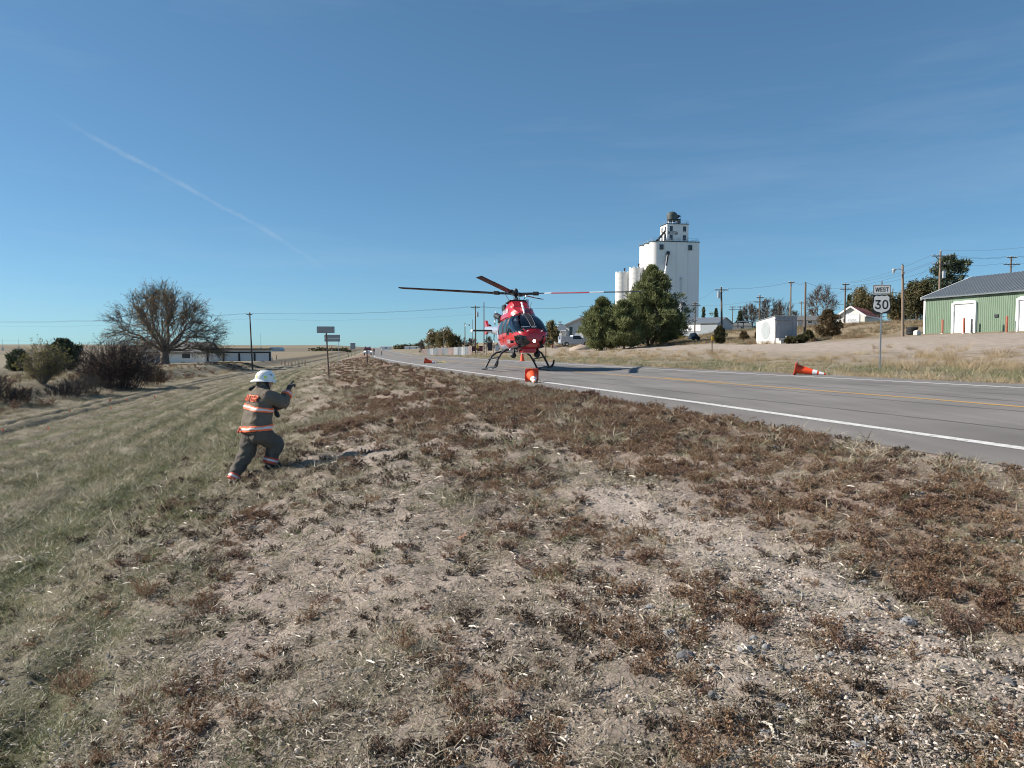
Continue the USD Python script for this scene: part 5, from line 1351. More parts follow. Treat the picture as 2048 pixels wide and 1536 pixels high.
pole('K', 'wooden street lamp pole left of the green building', 1806, 530, 669, 73, [], lamp=(541.5, -23), r=0.15, lean=-0.03, wood='pole_pale', cat='street lamp', name='street_lamp')
pole('L', 'tall pole with two crossarms and transformer behind the green building corner', 1877, 502, 650, 96, [(512.5, 1.2), (528.5, 1.1)], r=0.17, can=(549, 1), wood='pole_pale')
pole('M', 'dark pole with two crossarms above the green building roof', 2018, 513, 650, 118, [(515.5, 0.8), (529, 1.3)], r=0.17)
pole('N', 'distant pole with one crossarm just right of the route sign', 1784, 577, 642, 180, [(585, 1.0)], r=0.15)
pole('O', 'distant utility pole nearer the helicopter, by the olive tree', 1097, 648, 682, 215, [(649, 0.6), (652, 0.8)], r=0.14)
pole('Q', 'distant utility pole left of the steel shed, by the olive tree', 1120, 643, 680, 210, [(644, 0.6), (648.5, 0.9)], r=0.14)


def wire(label, pts, sag=0.5, r=0.012, group=None):
    ms = []
    for a, b in zip(pts[:-1], pts[1:]):
        a, b = np.array(a, float), np.array(b, float); t = np.linspace(0, 1, 15)[:, None]
        p = a + (b - a) * t; p[:, 2] -= (4 * t * (1 - t))[:, 0] * sag
        ms.append(tubes(p, r, 4, cap=False))
    o = thing('power_line', label, 'power line', (0, 0, 0), 0, group)
    obj('wire', join(ms), 'wire_look', o)


far_l = lambda y, Y=150: at(-60, y, Y)  # noqa: E731
P1, P2 = POLETOP['P1'], POLETOP['P2']
for k, (i, yl) in enumerate([(0, 641), (3, 643.5), (1, 651)]):
    j_ = [0, 3, 1][k]
    a = np.array(P1[i]) - [0, 0, 0.0 if k < 2 else 1.0]; b = np.array(P2[j_]) - [0, 0, 0.0 if k < 2 else 1.6]
    wire(['upper overhead line across the left field past the huge tree', 'middle overhead line across the left field past the huge tree', 'faint lowest overhead line across the left field'][k], [far_l(yl, 136), a, b], 0.6, 0.012 if k < 2 else 0.008)
wire('lowest overhead line at far left near the horizon', [at(-30, 679, 220), at(330, 686, 190)], 0.3, 0.016)
# from the tail of the helicopter to the town, behind the pines
for k in (0, 3):
    wire('line from the pole at the helicopter tail to the pole before the elevator, ' + ('front strand' if k == 0 else 'rear strand'), [P2[k], at(1180, 612, 150), POLETOP['A'][4 + k]], 0.5, 0.018)
wire('line from the pole before the elevator up to the pole with the transformer', [POLETOP['A'][0], POLETOP['B'][0]], 0.3, 0.013)
wire('line rising from the pole with the transformer to the pale pole behind the shed', [POLETOP['B'][3], POLETOP['F'][3]], 0.35, 0.014)
wire('line from the pale pole across the dark pole to the pole before the garage', [POLETOP['F'][3], POLETOP['H'][0], POLETOP['J'][4]], 0.35, 0.014)
wire('lower line between the grain elevator and the pole left of the white shed', [at(1270, 611, 170), POLETOP['A'][5], POLETOP['E'][4]], 0.4, 0.013)
wire('line from the pole left of the white shed to the pole before the garage', [POLETOP['E'][7], POLETOP['G'][3], POLETOP['J'][7]], 0.4, 0.013)
for k, (i, j_) in enumerate([(0, 0), (3, 3), (4, 4), (7, 7)]):
    wire('line from garage pole to the tall pole by the green building, ' + ['upper left', 'upper right', 'lower left', 'lower right'][k] + ' strand', [POLETOP['J'][i], POLETOP['L'][j_]], 0.6, 0.013)
for k, (i, j_) in enumerate([(0, 0), (3, 3), (4, 4)]):
    wire('line over the green building roof, ' + ['upper', 'middle', 'lower'][k] + ' strand', [POLETOP['L'][i], POLETOP['M'][j_], at(2130, 500 + 9 * k, 130)], 0.4, 0.013)
wire('thin high line leaving the frame above the green building', [POLETOP['L'][8], at(2120, 486, 60)], 0.3, 0.010)
wire('line from the distant pole beside the route sign to the tall pole', [POLETOP['N'][3], POLETOP['L'][4]], 0.5, 0.012)

# ---------------------------------------------------------------- signs
def plate(w, h, r=0.04, t=0.004):
    pl = Polygon([(-w / 2 + r, -h / 2 + r), (w / 2 - r, -h / 2 + r), (w / 2 - r, h / 2 - r), (-w / 2 + r, h / 2 - r)]).buffer(r, 6)
    return pl


# the route marker
p_ = foot(1760, 741); q_ = p_[1] / FPX
o = thing('route_sign', 'WEST 30 highway route marker on a steel post', 'road sign', p_, math.radians(-14))
zc = lambda row: at(1760, row, p_[1])[2] - p_[2]  # noqa: E731
obj('post', [box((0, 0.03, zc(570) / 2), (0.05, 0.03, zc(570) + 0.3)), box((-0.022, 0.052, zc(570) / 2), (0.006, 0.02, zc(570) + 0.3)), box((0.022, 0.052, zc(570) / 2), (0.006, 0.02, zc(570) + 0.3))], 'steel_post', o)
w_ = 33.0 * q_; hW = 18.5 * q_; h3 = 37 * q_
zW, z3 = zc(579), zc(608.5)
pw = obj('direction_plate', upright(prism(plate(w_, hW), 0.004), (0, 0.0, zW)), 'sign_white', o)
bw = plate(w_ - 0.02, hW - 0.02).difference(plate(w_ - 0.05, hW - 0.05))
obj('border', upright(trimesh.creation.extrude_polygon(bw, 0.002, engine='earcut'), (0, -0.0045, zW)), 'sign_black', pw)


def word(txt, width, height, x, z, par, name='lettering', y=-0.0045, dep=0.002, bold=True):
    t = meshkit.text_mesh(txt, height, dep, bold); b = t.bounds
    t.apply_translation((-(b[0][0] + b[1][0]) / 2, -(b[0][1] + b[1][1]) / 2, 0)); t.apply_scale([width / (b[1][0] - b[0][0]), height / (b[1][1] - b[0][1]), 1])
    return obj(name, upright(t, (x, y, z)), 'sign_black', par)


word('WEST', w_ * 0.74, hW * 0.47, 0, zW, pw)
p3 = obj('route_plate', upright(prism(plate(w_, h3), 0.004), (0, 0.0, z3)), 'sign_black', o)
a_ = []
s_ = w_ * 0.48
for (x, y) in [(-0.62, 0.98), (-0.30, 0.88), (0, 0.97), (0.30, 0.88), (0.62, 0.98), (0.90, 0.74), (0.84, 0.45), (0.93, 0.10), (0.98, -0.25), (0.86, -0.60), (0.55, -0.80), (0.22, -0.87), (0, -0.99), (-0.22, -0.87), (-0.55, -0.80), (-0.86, -0.60), (-0.98, -0.25), (-0.93, 0.10), (-0.84, 0.45), (-0.90, 0.74)]:
    a_.append((x * s_, y * s_ * h3 / w_))
shield = Polygon(a_).buffer(0.02, 4).buffer(-0.03, 4).buffer(0.012, 4)
obj('shield', upright(trimesh.creation.extrude_polygon(shield, 0.002, engine='earcut'), (0, -0.0045, z3)), 'sign_white', p3)
word('30', w_ * 0.74, h3 * 0.50, 0, z3 - 0.01, p3, y=-0.007)
# backs of signs on the left shoulder
p_ = foot(658.5, 752); q_ = p_[1] / FPX; zc = lambda row: at(658, row, p_[1])[2] - p_[2]  # noqa: E731
o = thing('sign_back', 'back of the nearest wide road sign on one leaning rusty post', 'road sign', p_, math.radians(8))
lean = -5.5 * q_
obj('post', tubes([(0, 0, -0.3), (lean, 0, zc(653))], [0.045, 0.045], 6), 'rusty_post', o)
obj('plate', upright(prism(plate(34.5 * q_, 13.2 * q_), 0.005), (lean - 0.1 * q_, -0.05, zc(659.5)), 0.06), 'sign_back', o)
obj('bolt', [rod((lean, -0.06, zc(656)), (lean, 0.04, zc(656)), 0.015)], 'dark_metal', o)
p_ = foot(680, 726); q_ = p_[1] / FPX; zc = lambda row: at(680, row, p_[1])[2] - p_[2]  # noqa: E731
o = thing('sign_back', 'back of the second wide road sign, two stacked plates on thin posts', 'road sign', p_, math.radians(8))
objs('post', [rod((x * q_, 0, -0.6), (x * q_, 0, zc(671)), 0.035, sides=6) for x in (-2, -24)], 'steel_post', o)
objs('plate', [upright(prism(plate(30.5 * q_, 6.6 * q_), 0.005), (-14.5 * q_, -0.05, zc(zr))) for zr in (673.0, 680)], 'sign_back', o)
p_ = foot(710, 712); q_ = p_[1] / FPX; zc = lambda row: at(710, row, p_[1])[2] - p_[2]  # noqa: E731
o = thing('sign_back', 'back of a small upright road sign farthest along the left shoulder', 'road sign', p_, math.radians(8))
objs('post', [rod((x * q_, 0, -0.6), (x * q_, 0, zc(687)), 0.05, sides=6) for x in (0, -7.5)], 'rusty_post', o)
obj('plate', upright(prism(plate(10 * q_, 12 * q_), 0.005), (-4 * q_, -0.07, zc(692))), 'sign_back', o)
for k, (px, yt, yb, mt, lab, top, lean) in enumerate([(735, 699, 726, 'rusty_post', 'dark delineator post in front of the fire pickup', None, -0.04), (698, 707, 716, 'rusty_post', 'short leaning dark post under the small sign back', None, -0.25), (718, 697, 711, 'steel_post', 'thin pale post left of the fire pickup', None, -0.03),
                                                   (664, 692, 714, 'rusty_post', 'small orange and white marker post behind the wide signs', 'marker_orange', 0.0), (446.5, 706, 726, 'wood_post', 'dark wooden post on the bank left of the leaning utility pole', None, 0.0),
                                                   (881, 702, 708, 'wood_post', 'left one of two stubby posts on the far verge', None, 0.0), (905.5, 703, 708, 'wood_post', 'right one of two stubby posts on the far verge', None, 0.0), (839.5, 701, 705.5, 'wood_post', 'tiny stubby post far along the right verge', None, 0.0), (867.5, 700, 704.5, 'wood_post', 'tiny post between the fence end and the stubby posts', None, 0.0)]):
    p_ = foot(px, yb); q_ = p_[1] / FPX; H = (yb - yt) * q_
    o = thing('marker_post', lab, 'post', p_)
    obj('post', tubes([(0, 0, -0.3), (lean * H, 0, H)], [0.055 if p_[1] > 40 else 0.04] * 2, 6), mt, o)
    if top:
        obj('reflector', box((0, -0.06, H * 0.86), (0.30, 0.04, H * 0.28)), top, o); obj('reflector', box((0, -0.06, H * 0.60), (0.26, 0.04, H * 0.14)), 'sign_white', o)
    else:
        obj('cap', box((lean * H, 0, H), (0.13, 0.11, 0.08)), mt, o)
for px, yt, yb, lab, w in [(1424, 674, 706, 'yellow pipeline marker on dark post before the dark green juniper', 4.6), (955, 690, 710, 'yellow marker on thin post left of the helicopter', 3.0)]:
    p_ = foot(px, yb); q_ = p_[1] / FPX; H = (yb - yt) * q_
    o = thing('utility_marker', lab, 'marker', p_)
    obj('post', rod((0, 0, -0.3), (0, 0, H), 0.045, sides=6), 'rusty_post', o)
    obj('sign', rbox((w * q_, 0.08, 7.5 * q_), 0.02, (0, -0.05, H - 3 * q_)), 'sign_yellow', o)
p_ = foot(1091.5, 716); q_ = p_[1] / FPX; zc = lambda row: at(1091, row, p_[1])[2] - p_[2]  # noqa: E731
o = thing('green_sign', 'small green road sign on a dark post right behind the helicopter', 'road sign', p_, math.radians(-14))
obj('post', rod((0, 0, -0.3), (0, 0, zc(660)), 0.05, sides=6), 'rusty_post', o)
gp = obj('plate', upright(prism(plate(7 * q_, 13 * q_), 0.005), (-0.5 * q_, -0.06, zc(658.5))), 'sign_green', o)
obj('arrow', upright(prism([(-0.10, 0.10), (0.10, 0.10), (0.0, -0.10)], 0.003), (-0.5 * q_, -0.068, zc(657))), 'sign_white', gp)
p_ = foot(1105, 697); q_ = p_[1] / FPX
o = thing('wooden_post', 'brown wooden post right of the helicopter', 'post', p_)
obj('post', box((0, 0, 3.3 * q_), (0.28, 0.2, 7 * q_ + 0.5)), 'rust_red', o); obj('cap', box((0, 0, 7 * q_), (0.34, 0.26, 0.08)), 'rust_red', o)
p_ = foot(1111.5, 697); q_ = p_[1] / FPX
o = thing('low_board', 'small red and white striped board beside the brown post', 'board', p_)
objs('stripe', [box((0, 0, (1.0 + 2.0 * k) * q_), (6.5 * q_, 0.06, 0.95 * q_)) for k in range(2)], 'rust_red', o); objs('stripe', [box((0, -0.01, (2.0 + 2.0 * k) * q_), (6.5 * q_, 0.06, 0.95 * q_)) for k in range(2)], 'sign_white', o)
objs('leg', [box((s * 2.6 * q_, 0.05, 0.6 * q_), (0.08, 0.06, 2.5 * q_)) for s in (-1, 1)], 'wood_post', o)

# ---------------------------------------------------------------- corrugated fence, bins and yard left of the helicopter
pa, pb = foot(845, 702.5), foot(944, 703.0)
pb[:2] = at(944, 703, 140)[:2]; pa[:2] = at(845, 702, 172)[:2]; pa[2], pb[2] = (float(ground(q[0], q[1])) for q in (pa, pb))
d = pb - pa; n_ = 16; L = np.linalg.norm(d[:2]); an = math.atan2(d[1], d[0])
o = thing('metal_fence', 'long fence of weathered grey sheet metal panels left of the helicopter', 'fence', pa, an)
g_ = np.random.default_rng(12)
mat('fence_light', (.50, .50, .50), 0.5, 0.3, var=0.15, scale=2); mat('fence_rust', (.34, .27, .25), 0.7, 0.1, var=0.2, scale=2)
for k in range(n_):
    zz0 = d[2] * k / n_; hgt = 1.35 + 0.12 * g_.random() + 0.25 * k / n_
    ms = [box(((k + 0.5) * L / n_, 0, zz0 + hgt / 2), (L / n_ - 0.06, 0.03, hgt))] + [box(((k + (j + 0.5) / 9) * L / n_, -0.03, zz0 + hgt / 2), (0.07, 0.05, hgt - 0.02)) for j in range(9)]
    obj('panel', ms, ['galvanized', 'fence_light', 'grey_steel', 'fence_rust'][int(g_.integers(0, 4))] if k not in (9, 10) else 'fence_rust', o)
    obj('post', box((k * L / n_, 0.06, zz0 + 0.75), (0.1, 0.08, 1.6)), 'dark_metal', o)
Y = 138.0; q_ = Y / FPX
p_ = stand(980, Y)
o = thing('dark_bin', 'dark square bin in the yard left of the helicopter', 'bin', p_)
z0_ = at(980, 701, Y)[2] - p_[2]
obj('body', rbox((9.5 * q_, 1.1, 14.5 * q_), 0.04, (0, 0, 7 * q_ + z0_)), 'bin_black', o); obj('lid', rbox((10.2 * q_, 1.2, 0.16), 0.03, (0, 0, 14.6 * q_ + z0_)), 'dark_metal', o)
objs('post', [rod((x * q_, -0.7, 0), (x * q_, -0.7, 17 * q_), 0.05, sides=6) for x in (-7, 7)], 'rusty_post', o)
mat('dull_red', (.16, .04, .035), 0.6, var=0.2)
for k, (px, w_, h_, mt, lab) in enumerate([(947, 8, 9, 'dull_red', 'dull red box behind the dark utility pole left of the helicopter'), (962, 7, 9.5, 'dull_red', 'dull red box between the dark pole and the thin mast'), (994, 8, 12, 'fence_light', 'grey tank end just left of the helicopter cabin')]):
    p_ = stand(px, 146); q_ = 146 / FPX; z0_ = at(px, 702, 146)[2] - p_[2]
    o = thing('yard_box', lab, 'metal box', p_)
    obj('body', rbox((w_ * q_, 1.0, h_ * q_), 0.05, (0, 0, h_ / 2 * q_ + z0_)), mt, o); obj('lid', rbox((w_ * q_ + 0.08, 1.1, 0.1), 0.03, (0, 0, h_ * q_ + z0_)), 'dark_metal', o)
# left side: bin, cabinet, fence posts, utility pedestal
p_ = foot(525, 722.5); q_ = p_[1] / FPX
o = thing('blue_bin', 'blue rubbish bin before the right end of the long garage', 'rubbish bin', p_)
obj('body', loft([[(sx * a * q_, sy * a * q_, z * q_) for sx, sy in ((-1, -1), (1, -1), (1, 1), (-1, 1))] for a, z in ((3.2, 0), (4.2, 8.4))]), 'bin_blue', o); obj('lid', rbox((9 * q_, 9 * q_, 0.12), 0.04, (0, 0, 8.9 * q_)), 'bin_blue', o)
p_ = foot(541, 722); q_ = p_[1] / FPX
o = thing('grey_cabinet', 'grey box on the ground right of the blue bin', 'cabinet', p_)
obj('body', rbox((8 * q_, 4 * q_, 6 * q_), 0.04, (0, 0, 3 * q_)), 'grey_steel', o); obj('lid', rbox((8.6 * q_, 4.5 * q_, 0.1), 0.03, (0, 0, 6.1 * q_)), 'dark_metal', o)
p_ = foot(552.5, 719); q_ = p_[1] / FPX
o = thing('dark_stump', 'dark upright stump right of the grey box', 'post', p_)
obj('stump', tubes([(0, 0, -0.2), (0.05, 0, 4 * q_), (0, 0, 8.5 * q_)], [1.1 * q_, 0.9 * q_, 0.7 * q_], 8), 'wood_post', o); obj('top', rod((0, 0, 8.4 * q_), (0, 0, 9 * q_), 0.5 * q_, sides=8), 'wood_post', o)
p_ = foot(500, 733.5); q_ = p_[1] / FPX
o = thing('utility_pedestal', 'small dark utility pedestal in the grass above the firefighter', 'pedestal', p_)
obj('body', rbox((3.2 * q_, 3 * q_, 4.5 * q_), 0.05, (0, 0, 2.2 * q_)), 'tank_green', o); obj('cap', tubes([(0, 0, 4.2 * q_), (0, 0, 5.8 * q_), (0, 0, 6.2 * q_)], [1.5 * q_, 1.4 * q_, 0.6 * q_], 10), 'dark_metal', o)
p_ = foot(371, 752); q_ = p_[1] / FPX
o = thing('dark_stones', 'pair of dark stones on the bank right of the bare bush', 'stones', p_)
objs('stone', [trimesh.creation.icosphere(1, 0.18).apply_scale((1.5, 1, 0.8)).apply_translation((x, 0, 0.1)) for x in (-0.28, 0.28)], 'bin_black', o)
for k in range(12):
    px = 562 + 4.6 * k + 1.5 * math.sin(k * 2.1); Y = 175 - 1.5 * k; p_ = stand(px, Y)
    o = thing('fence_post', ['leftmost', 'second from left', 'third from left', 'fourth from left', 'fifth from left', 'sixth from left', 'seventh from left', 'fifth from right', 'fourth from right', 'third from right', 'second from right', 'rightmost'][k] + ' of the pale fence posts right of the long garage', 'fence post', p_, 0, 'pale fence posts beyond the long garage')
    obj('post', tubes([(0, 0, -0.3), (0.03 * math.sin(k), 0, 1.15 + 0.12 * math.sin(3 * k))], [0.09, 0.08], 6), 'pole_pale', o)
# plain far off: two masts and a pair of wind pumps
for px, yt, yb, lab in [(522, 666, 697, 'thin distant radio mast right of the leaning pole'), (23 / 4.267, 677, 697, 'thin mast on the left skyline, left of two'), (37, 677, 697, 'thin mast on the left skyline, right of two')]:
    Y = 700.0; p_ = at(px, yb, Y); q_ = Y / FPX
    o = thing('far_mast', lab, 'mast', p_)
    obj('mast', rod((0, 0, -3), (0, 0, (yb - yt) * q_), 0.16, 0.09, 5), 'grey_steel', o); obj('base', box((0, 0, -0.5), (1.2, 1.2, 3.0)), 'pale_concrete', o)
# marker flags in the ditch grass
g_ = np.random.default_rng(44)
for k, (px, py) in enumerate([(95, 877), (3, 880), (137, 836), (218, 813), (254, 812), (308, 806), (220, 831)]):
    p_ = foot(px, py); a_ = -0.6 + 0.5 * g_.random()
    lab = ['orange marker flag nearest the camera in the ditch grass', 'orange marker flag at the left edge of the picture', 'orange marker flag midway along the row, left of the pair', 'orange marker flag in the far row, leftmost of three', 'orange marker flag in the far row, middle of three', 'orange marker flag in the far row, rightmost and brightest', 'orange marker flag just below the far row of three'][k]
    o = thing('marker_flag', lab, 'marker flag', p_, a_)
    obj('wire', rod((0, 0, -0.05), (0.02, 0, 0.42), 0.004, sides=5), 'steel_post', o)
    xs = np.linspace(0, 0.11, 6); P = np.array([[(x + 0.02, 0.015 * math.sin(x * 60 + k), z - 0.25 * x * (1 if z > 0.35 else 0.8)) for x in xs] for z in (0.33, 0.42)]).reshape(-1, 3)
    F = [(i, i + 1, i + 7) for i in range(5)] + [(i, i + 7, i + 6) for i in range(5)]
    obj('flag', (P, np.array(F)), 'marker_orange', o)

# ---------------------------------------------------------------- traffic cones
mat('cone_orange', (.80, .075, .018), 0.5, var=0.06, scale=9, dirt=((.45, .07, .03), 0.35, 9))
mat('cone_base_red', (.58, .055, .022), 0.55, var=0.08, scale=9, dirt=((.28, .05, .03), 0.4, 8))
mat('cone_white', (.78, .76, .74), 0.35, var=0.04, dirt=((.45, .43, .41), 0.3, 12))
CH, CB_, CR, CT = 0.86, 0.38, 0.145, 0.028


def cone_at(name_label, loc, rz, lying=True, roll=0.0):
    """Local: stands on z = 0, tip up; lying, it rests on one edge of its base and on its tip."""
    o = UsdGeom.Xform.Define(stage, '/World/' + numbered('/World', 'traffic_cone'))
    o.AddTranslateOp().Set(Gf.Vec3d(*map(float, loc))); o.AddRotateZOp().Set(math.degrees(rz))
    tag(o, name_label, 'traffic cone')
    T = np.eye(4)
    if lying:                                                   # tip towards +x
        drop = math.asin((CB_ / 2 - CT) / CH)
        T = trimesh.transformations.rotation_matrix(math.pi / 2 + drop, [0, 1, 0]); T = trimesh.transformations.translation_matrix((0, 0, CB_ / 2 * math.cos(drop))) @ T
        if roll:
            T = T @ trimesh.transformations.rotation_matrix(roll, [0, 0, 1])
    put = lambda x: x.apply_transform(T)  # noqa: E731
    pl = trimesh.creation.extrude_polygon(plate(CB_, CB_, 0.05), 0.022, engine='earcut')
    b = obj('base', put(pl), 'cone_base_red', o)
    objs('foot', [put(rbox((0.06, 0.06, 0.012), 0.005, (sx * 0.14, sy * 0.14, -0.004))) for sx in (-1, 1) for sy in (-1, 1)], 'cone_base_red', b)
    rad = lambda z: CR + (CT - CR) * (z - 0.02) / (CH - 0.02)  # noqa: E731
    z1, z2, z3, z4 = CH * 0.57, CH * 0.72, CH * 0.78, CH * 0.94
    prof = [(CR + 0.02, 0.021), (CR, 0.04)] + [(rad(z), z) for z in (0.1, 0.25, 0.4, z1, z2, z3, z4, CH - 0.015)] + [(CT * 0.8, CH), (CT * 0.55, CH), (CT * 0.55, CH - 0.03)]
    obj('body', put(trimesh.creation.revolve(np.array(prof), sections=32)), 'cone_orange', o, smooth=40)
    for za, zb in ((z1, z2), (z3, z4)):
        sl = trimesh.creation.revolve(np.array([(rad(za) - 0.004, za), (rad(za) + 0.003, za), (rad(zb) + 0.003, zb), (rad(zb) - 0.004, zb)]), sections=32)
        obj('reflective_band', put(sl), 'cone_white', o, smooth=40)
    return o


def on_road(px, py):
    Y = 5.0
    for _ in range(60):
        p = at(px, py, Y); h = EYE - float(road_z(u_of(p[0], Y), Y)); d_ = ray(px, py); Y = -h / d_[2] * d_[1]
    p = at(px, py, Y)
    return p


p_ = on_road(1067, 766)
cone_at('fallen orange traffic cone nearest the camera, tip pointing at the camera', (p_[0] - 0.03, p_[1] + 0.72, p_[2] + 0.002), math.radians(-86))
p_ = on_road(1592, 750)
cone_at('fallen orange traffic cone on the far edge line, tip pointing right', (p_[0] + 0.02, p_[1] + 0.1, p_[2] + 0.004), math.radians(-30))
p_ = on_road(850, 727)
cone_at('small fallen traffic cone far up the road on the left', (p_[0], p_[1], p_[2] + 0.004), math.radians(-8))
p_ = on_road(1044.5, 722.5)
cone_at('upright orange traffic cone seen under the helicopter', (p_[0], p_[1], p_[2] + 0.006), 0.2, False)
mat('strap_yellow', (.62, .50, .04), 0.7)
p_ = on_road(880, 725.5)
o = thing('yellow_strap', 'crumpled yellow strap lying on the road beside the small fallen cone', 'strap', p_, -0.25)
g_ = np.random.default_rng(3); pts = [(0.085 * (i - 4), 0.10 * math.sin(i * 1.4), 0.03 + 0.03 * (i % 2)) for i in range(9)]
v_ = np.array([(x + s * 0.0, y + s * 0.05, z) for x, y, z in pts for s in (-1, 1)]); f_ = [(2 * i, 2 * i + 1, 2 * i + 3) for i in range(8)] + [(2 * i, 2 * i + 3, 2 * i + 2) for i in range(8)]
obj('webbing', (v_, np.array(f_)), 'strap_yellow', o); obj('tail', [tubes([(-0.3, 0.1, 0.03), (0.1, 0.2, 0.05), (0.42, 0.12, 0.03)], 0.025, 6)], 'strap_yellow', o)
# ---------------------------------------------------------------- the helicopter
mat('heli_red', (.43, .013, .018), 0.28, spec=0.5, var=0.05, scale=2, coat=0.6)
mat('heli_grey', (.30, .32, .36), 0.32, spec=0.5, var=0.06, scale=2, coat=0.4)
mat('heli_lilac', (.52, .30, .40), 0.3, var=0.04, coat=0.4)
mat('heli_dark', (.018, .018, .02), 0.5, var=0.2)
mat('blade_dark', (.022, .019, .02), 0.45, var=0.15, scale=2)
mat('blade_belly', (.055, .022, .02), 0.6, var=0.15, scale=2)
mat('blade_white', (.56, .57, .60), 0.45)
mat('blade_red', (.36, .05, .05), 0.45)
mat('skin', (.42, .24, .17), 0.6, var=0.1, scale=20)
mat('seat_grey', (.10, .10, .11), 0.8)
MAT['canopy_glass'] = usdkit.material(stage, '/World/Looks/canopy_glass', {'t': ('transparent_bsdf', {'color': (.52, .56, .60)}), 'g': ('glossy_bsdf', {'color': (.9, .93, .97), 'roughness': 0.03}), 'f': ('fresnel', {'IOR': 1.62}), 'm': ('mix_closure', {})},
                                      [('f.fac', 'm.fac'), ('t.BSDF', 'm.closure1'), ('g.BSDF', 'm.closure2')], surface='m.closure')
MAT['lamp_glow'] = usdkit.material(stage, '/World/Looks/lamp_glow', {'e': ('emission', {'color': (1.0, .88, .95), 'strength': 9.0})}, [], surface='e.emission')

hp = at(1034, 741, 31.5)
hz = float(road_z(u_of(hp[0], 31.5), 31.5))
HT = math.radians(-77.0)
heli = thing('helicopter', 'red and grey air ambulance helicopter hovering just above the road, nose this way', 'helicopter', (hp[0], 31.5, hz + 0.05), HT, None, pitch=math.radians(-3.6))

ST = np.array([  # x, centre z, half width, half height, exponent
    (3.02, 1.12, .30, .16, 2.2), (2.96, 1.14, .48, .27, 2.3), (2.80, 1.19, .64, .39, 2.4), (2.5, 1.27, .74, .53, 2.5), (2.1, 1.36, .79, .66, 2.6), (1.6, 1.43, .82, .75, 2.7), (1.0, 1.47, .83, .79, 2.8), (0.2, 1.48, .83, .80, 2.8),
    (-0.6, 1.50, .80, .77, 2.7), (-1.2, 1.55, .70, .68, 2.5), (-1.8, 1.66, .52, .53, 2.3), (-2.4, 1.78, .33, .36, 2.1), (-2.9, 1.86, .23, .25, 2.0), (-4.0, 1.98, .19, .20, 2.0), (-5.2, 2.12, .165, .175, 2.0), (-6.5, 2.27, .13, .14, 2.0)])
ST[:, 2] *= np.interp(ST[:, 0], [-3, -1, 3], [1.0, 0.86, 0.88])
from scipy.interpolate import PchipInterpolator
SI = PchipInterpolator(ST[::-1, 0], ST[::-1, 1:])


def hull_pt(x, th, off=0.0):
    zc, hw, hh, n = np.moveaxis(SI(x), -1, 0)
    c, s = np.cos(th), np.sin(th)
    y = (hw + off) * np.sign(c) * np.abs(c) ** (2 / n); z = zc + (hh + off) * np.sign(s) * np.abs(s) ** (2 / n)
    return np.stack([np.broadcast_to(x, y.shape) + 0 * y, y, z], -1)


xs = np.unique(np.concatenate([np.array([3.02, 3.0, 2.96, 2.9, 2.8]), np.linspace(2.8, -1.2, 54), np.linspace(-1.2, -2.9, 16), np.linspace(-2.9, -6.5, 14)]))[::-1]
ths = np.radians(np.arange(0, 360, 4.0))
TX, TT = np.meshgrid(xs, ths, indexing='ij')
P = hull_pt(TX, TT)
xm = (xs[:-1] + xs[1:]) / 2; tm = np.degrees(ths) + 2
XM, TM = np.meshgrid(xm, tm, indexing='ij'); TS = np.where(TM > 180, 540 - TM, TM)   # mirror: 0 right, 90 up, 270 down
side = np.minimum(np.abs(((TM + 180) % 360) - 180), np.abs(((TM) % 360) - 180))      # angle from the horizontal, either side
up_, zmid = np.sin(np.radians(TM)) > 0, hull_pt(XM, np.radians(TM))[..., 2]
elev = np.degrees(np.arctan2(np.sin(np.radians(TM)), np.abs(np.cos(np.radians(TM)))))
sill = 1.52 - 0.10 * (XM - 2.0)
wind = (XM > 1.30 + 0.12 * (elev / 60)) & (XM < 2.86) & (zmid > 1.36 + 0.09 * (elev > 40)) & (elev < 86.5)
post = (np.abs(90 - TM) < 4.1) & (XM > 1.45) & (XM < 2.84) & (zmid > 1.4)
wind &= ~post
fdoor = (XM > 0.62) & (XM < 1.20) & (zmid > 1.42) & (elev < 40)
rdoor = (XM > -0.35) & (XM < 0.45) & (zmid > 1.45) & (elev < 38)
chin = (XM > 2.42) & (XM < 3.0) & (elev < 6) & (elev > -64) & (zmid < 1.20) & (zmid > 0.80) & (np.abs(np.cos(np.radians(TM))) > 0.30)
grey = (XM < -0.55 - 0.45 * (zmid - 1.5)) | ((zmid < 0.98 - 0.0 * XM) & (XM < 0.9 - 1.2 * (zmid - 0.75)))
lilac = (~grey) & ((XM < -0.42 - 0.45 * (zmid - 1.5)) | ((zmid < 1.02) & (XM < 1.0 - 1.2 * (zmid - 0.75))))
nt = len(ths); ii, jj = np.meshgrid(np.arange(len(xm)), np.arange(nt), indexing='ij')


def faces_of(mask):
    i, j = ii[mask], jj[mask]
    a, b, c, d = i * nt + j, i * nt + (j + 1) % nt, (i + 1) * nt + (j + 1) % nt, (i + 1) * nt + j
    mm = trimesh.Trimesh(P.reshape(-1, 3), np.vstack([np.stack([a, c, b], 1), np.stack([a, d, c], 1)]), process=False)
    mm.remove_unreferenced_vertices()
    return mm


def shell(name, mask, mt, parent=None, label=None):
    f = faces_of(mask)
    m_ = (np.array(f.vertices), np.array(f.faces))
    return obj(name, m_, mt, parent or heli, smooth=True, label=label)


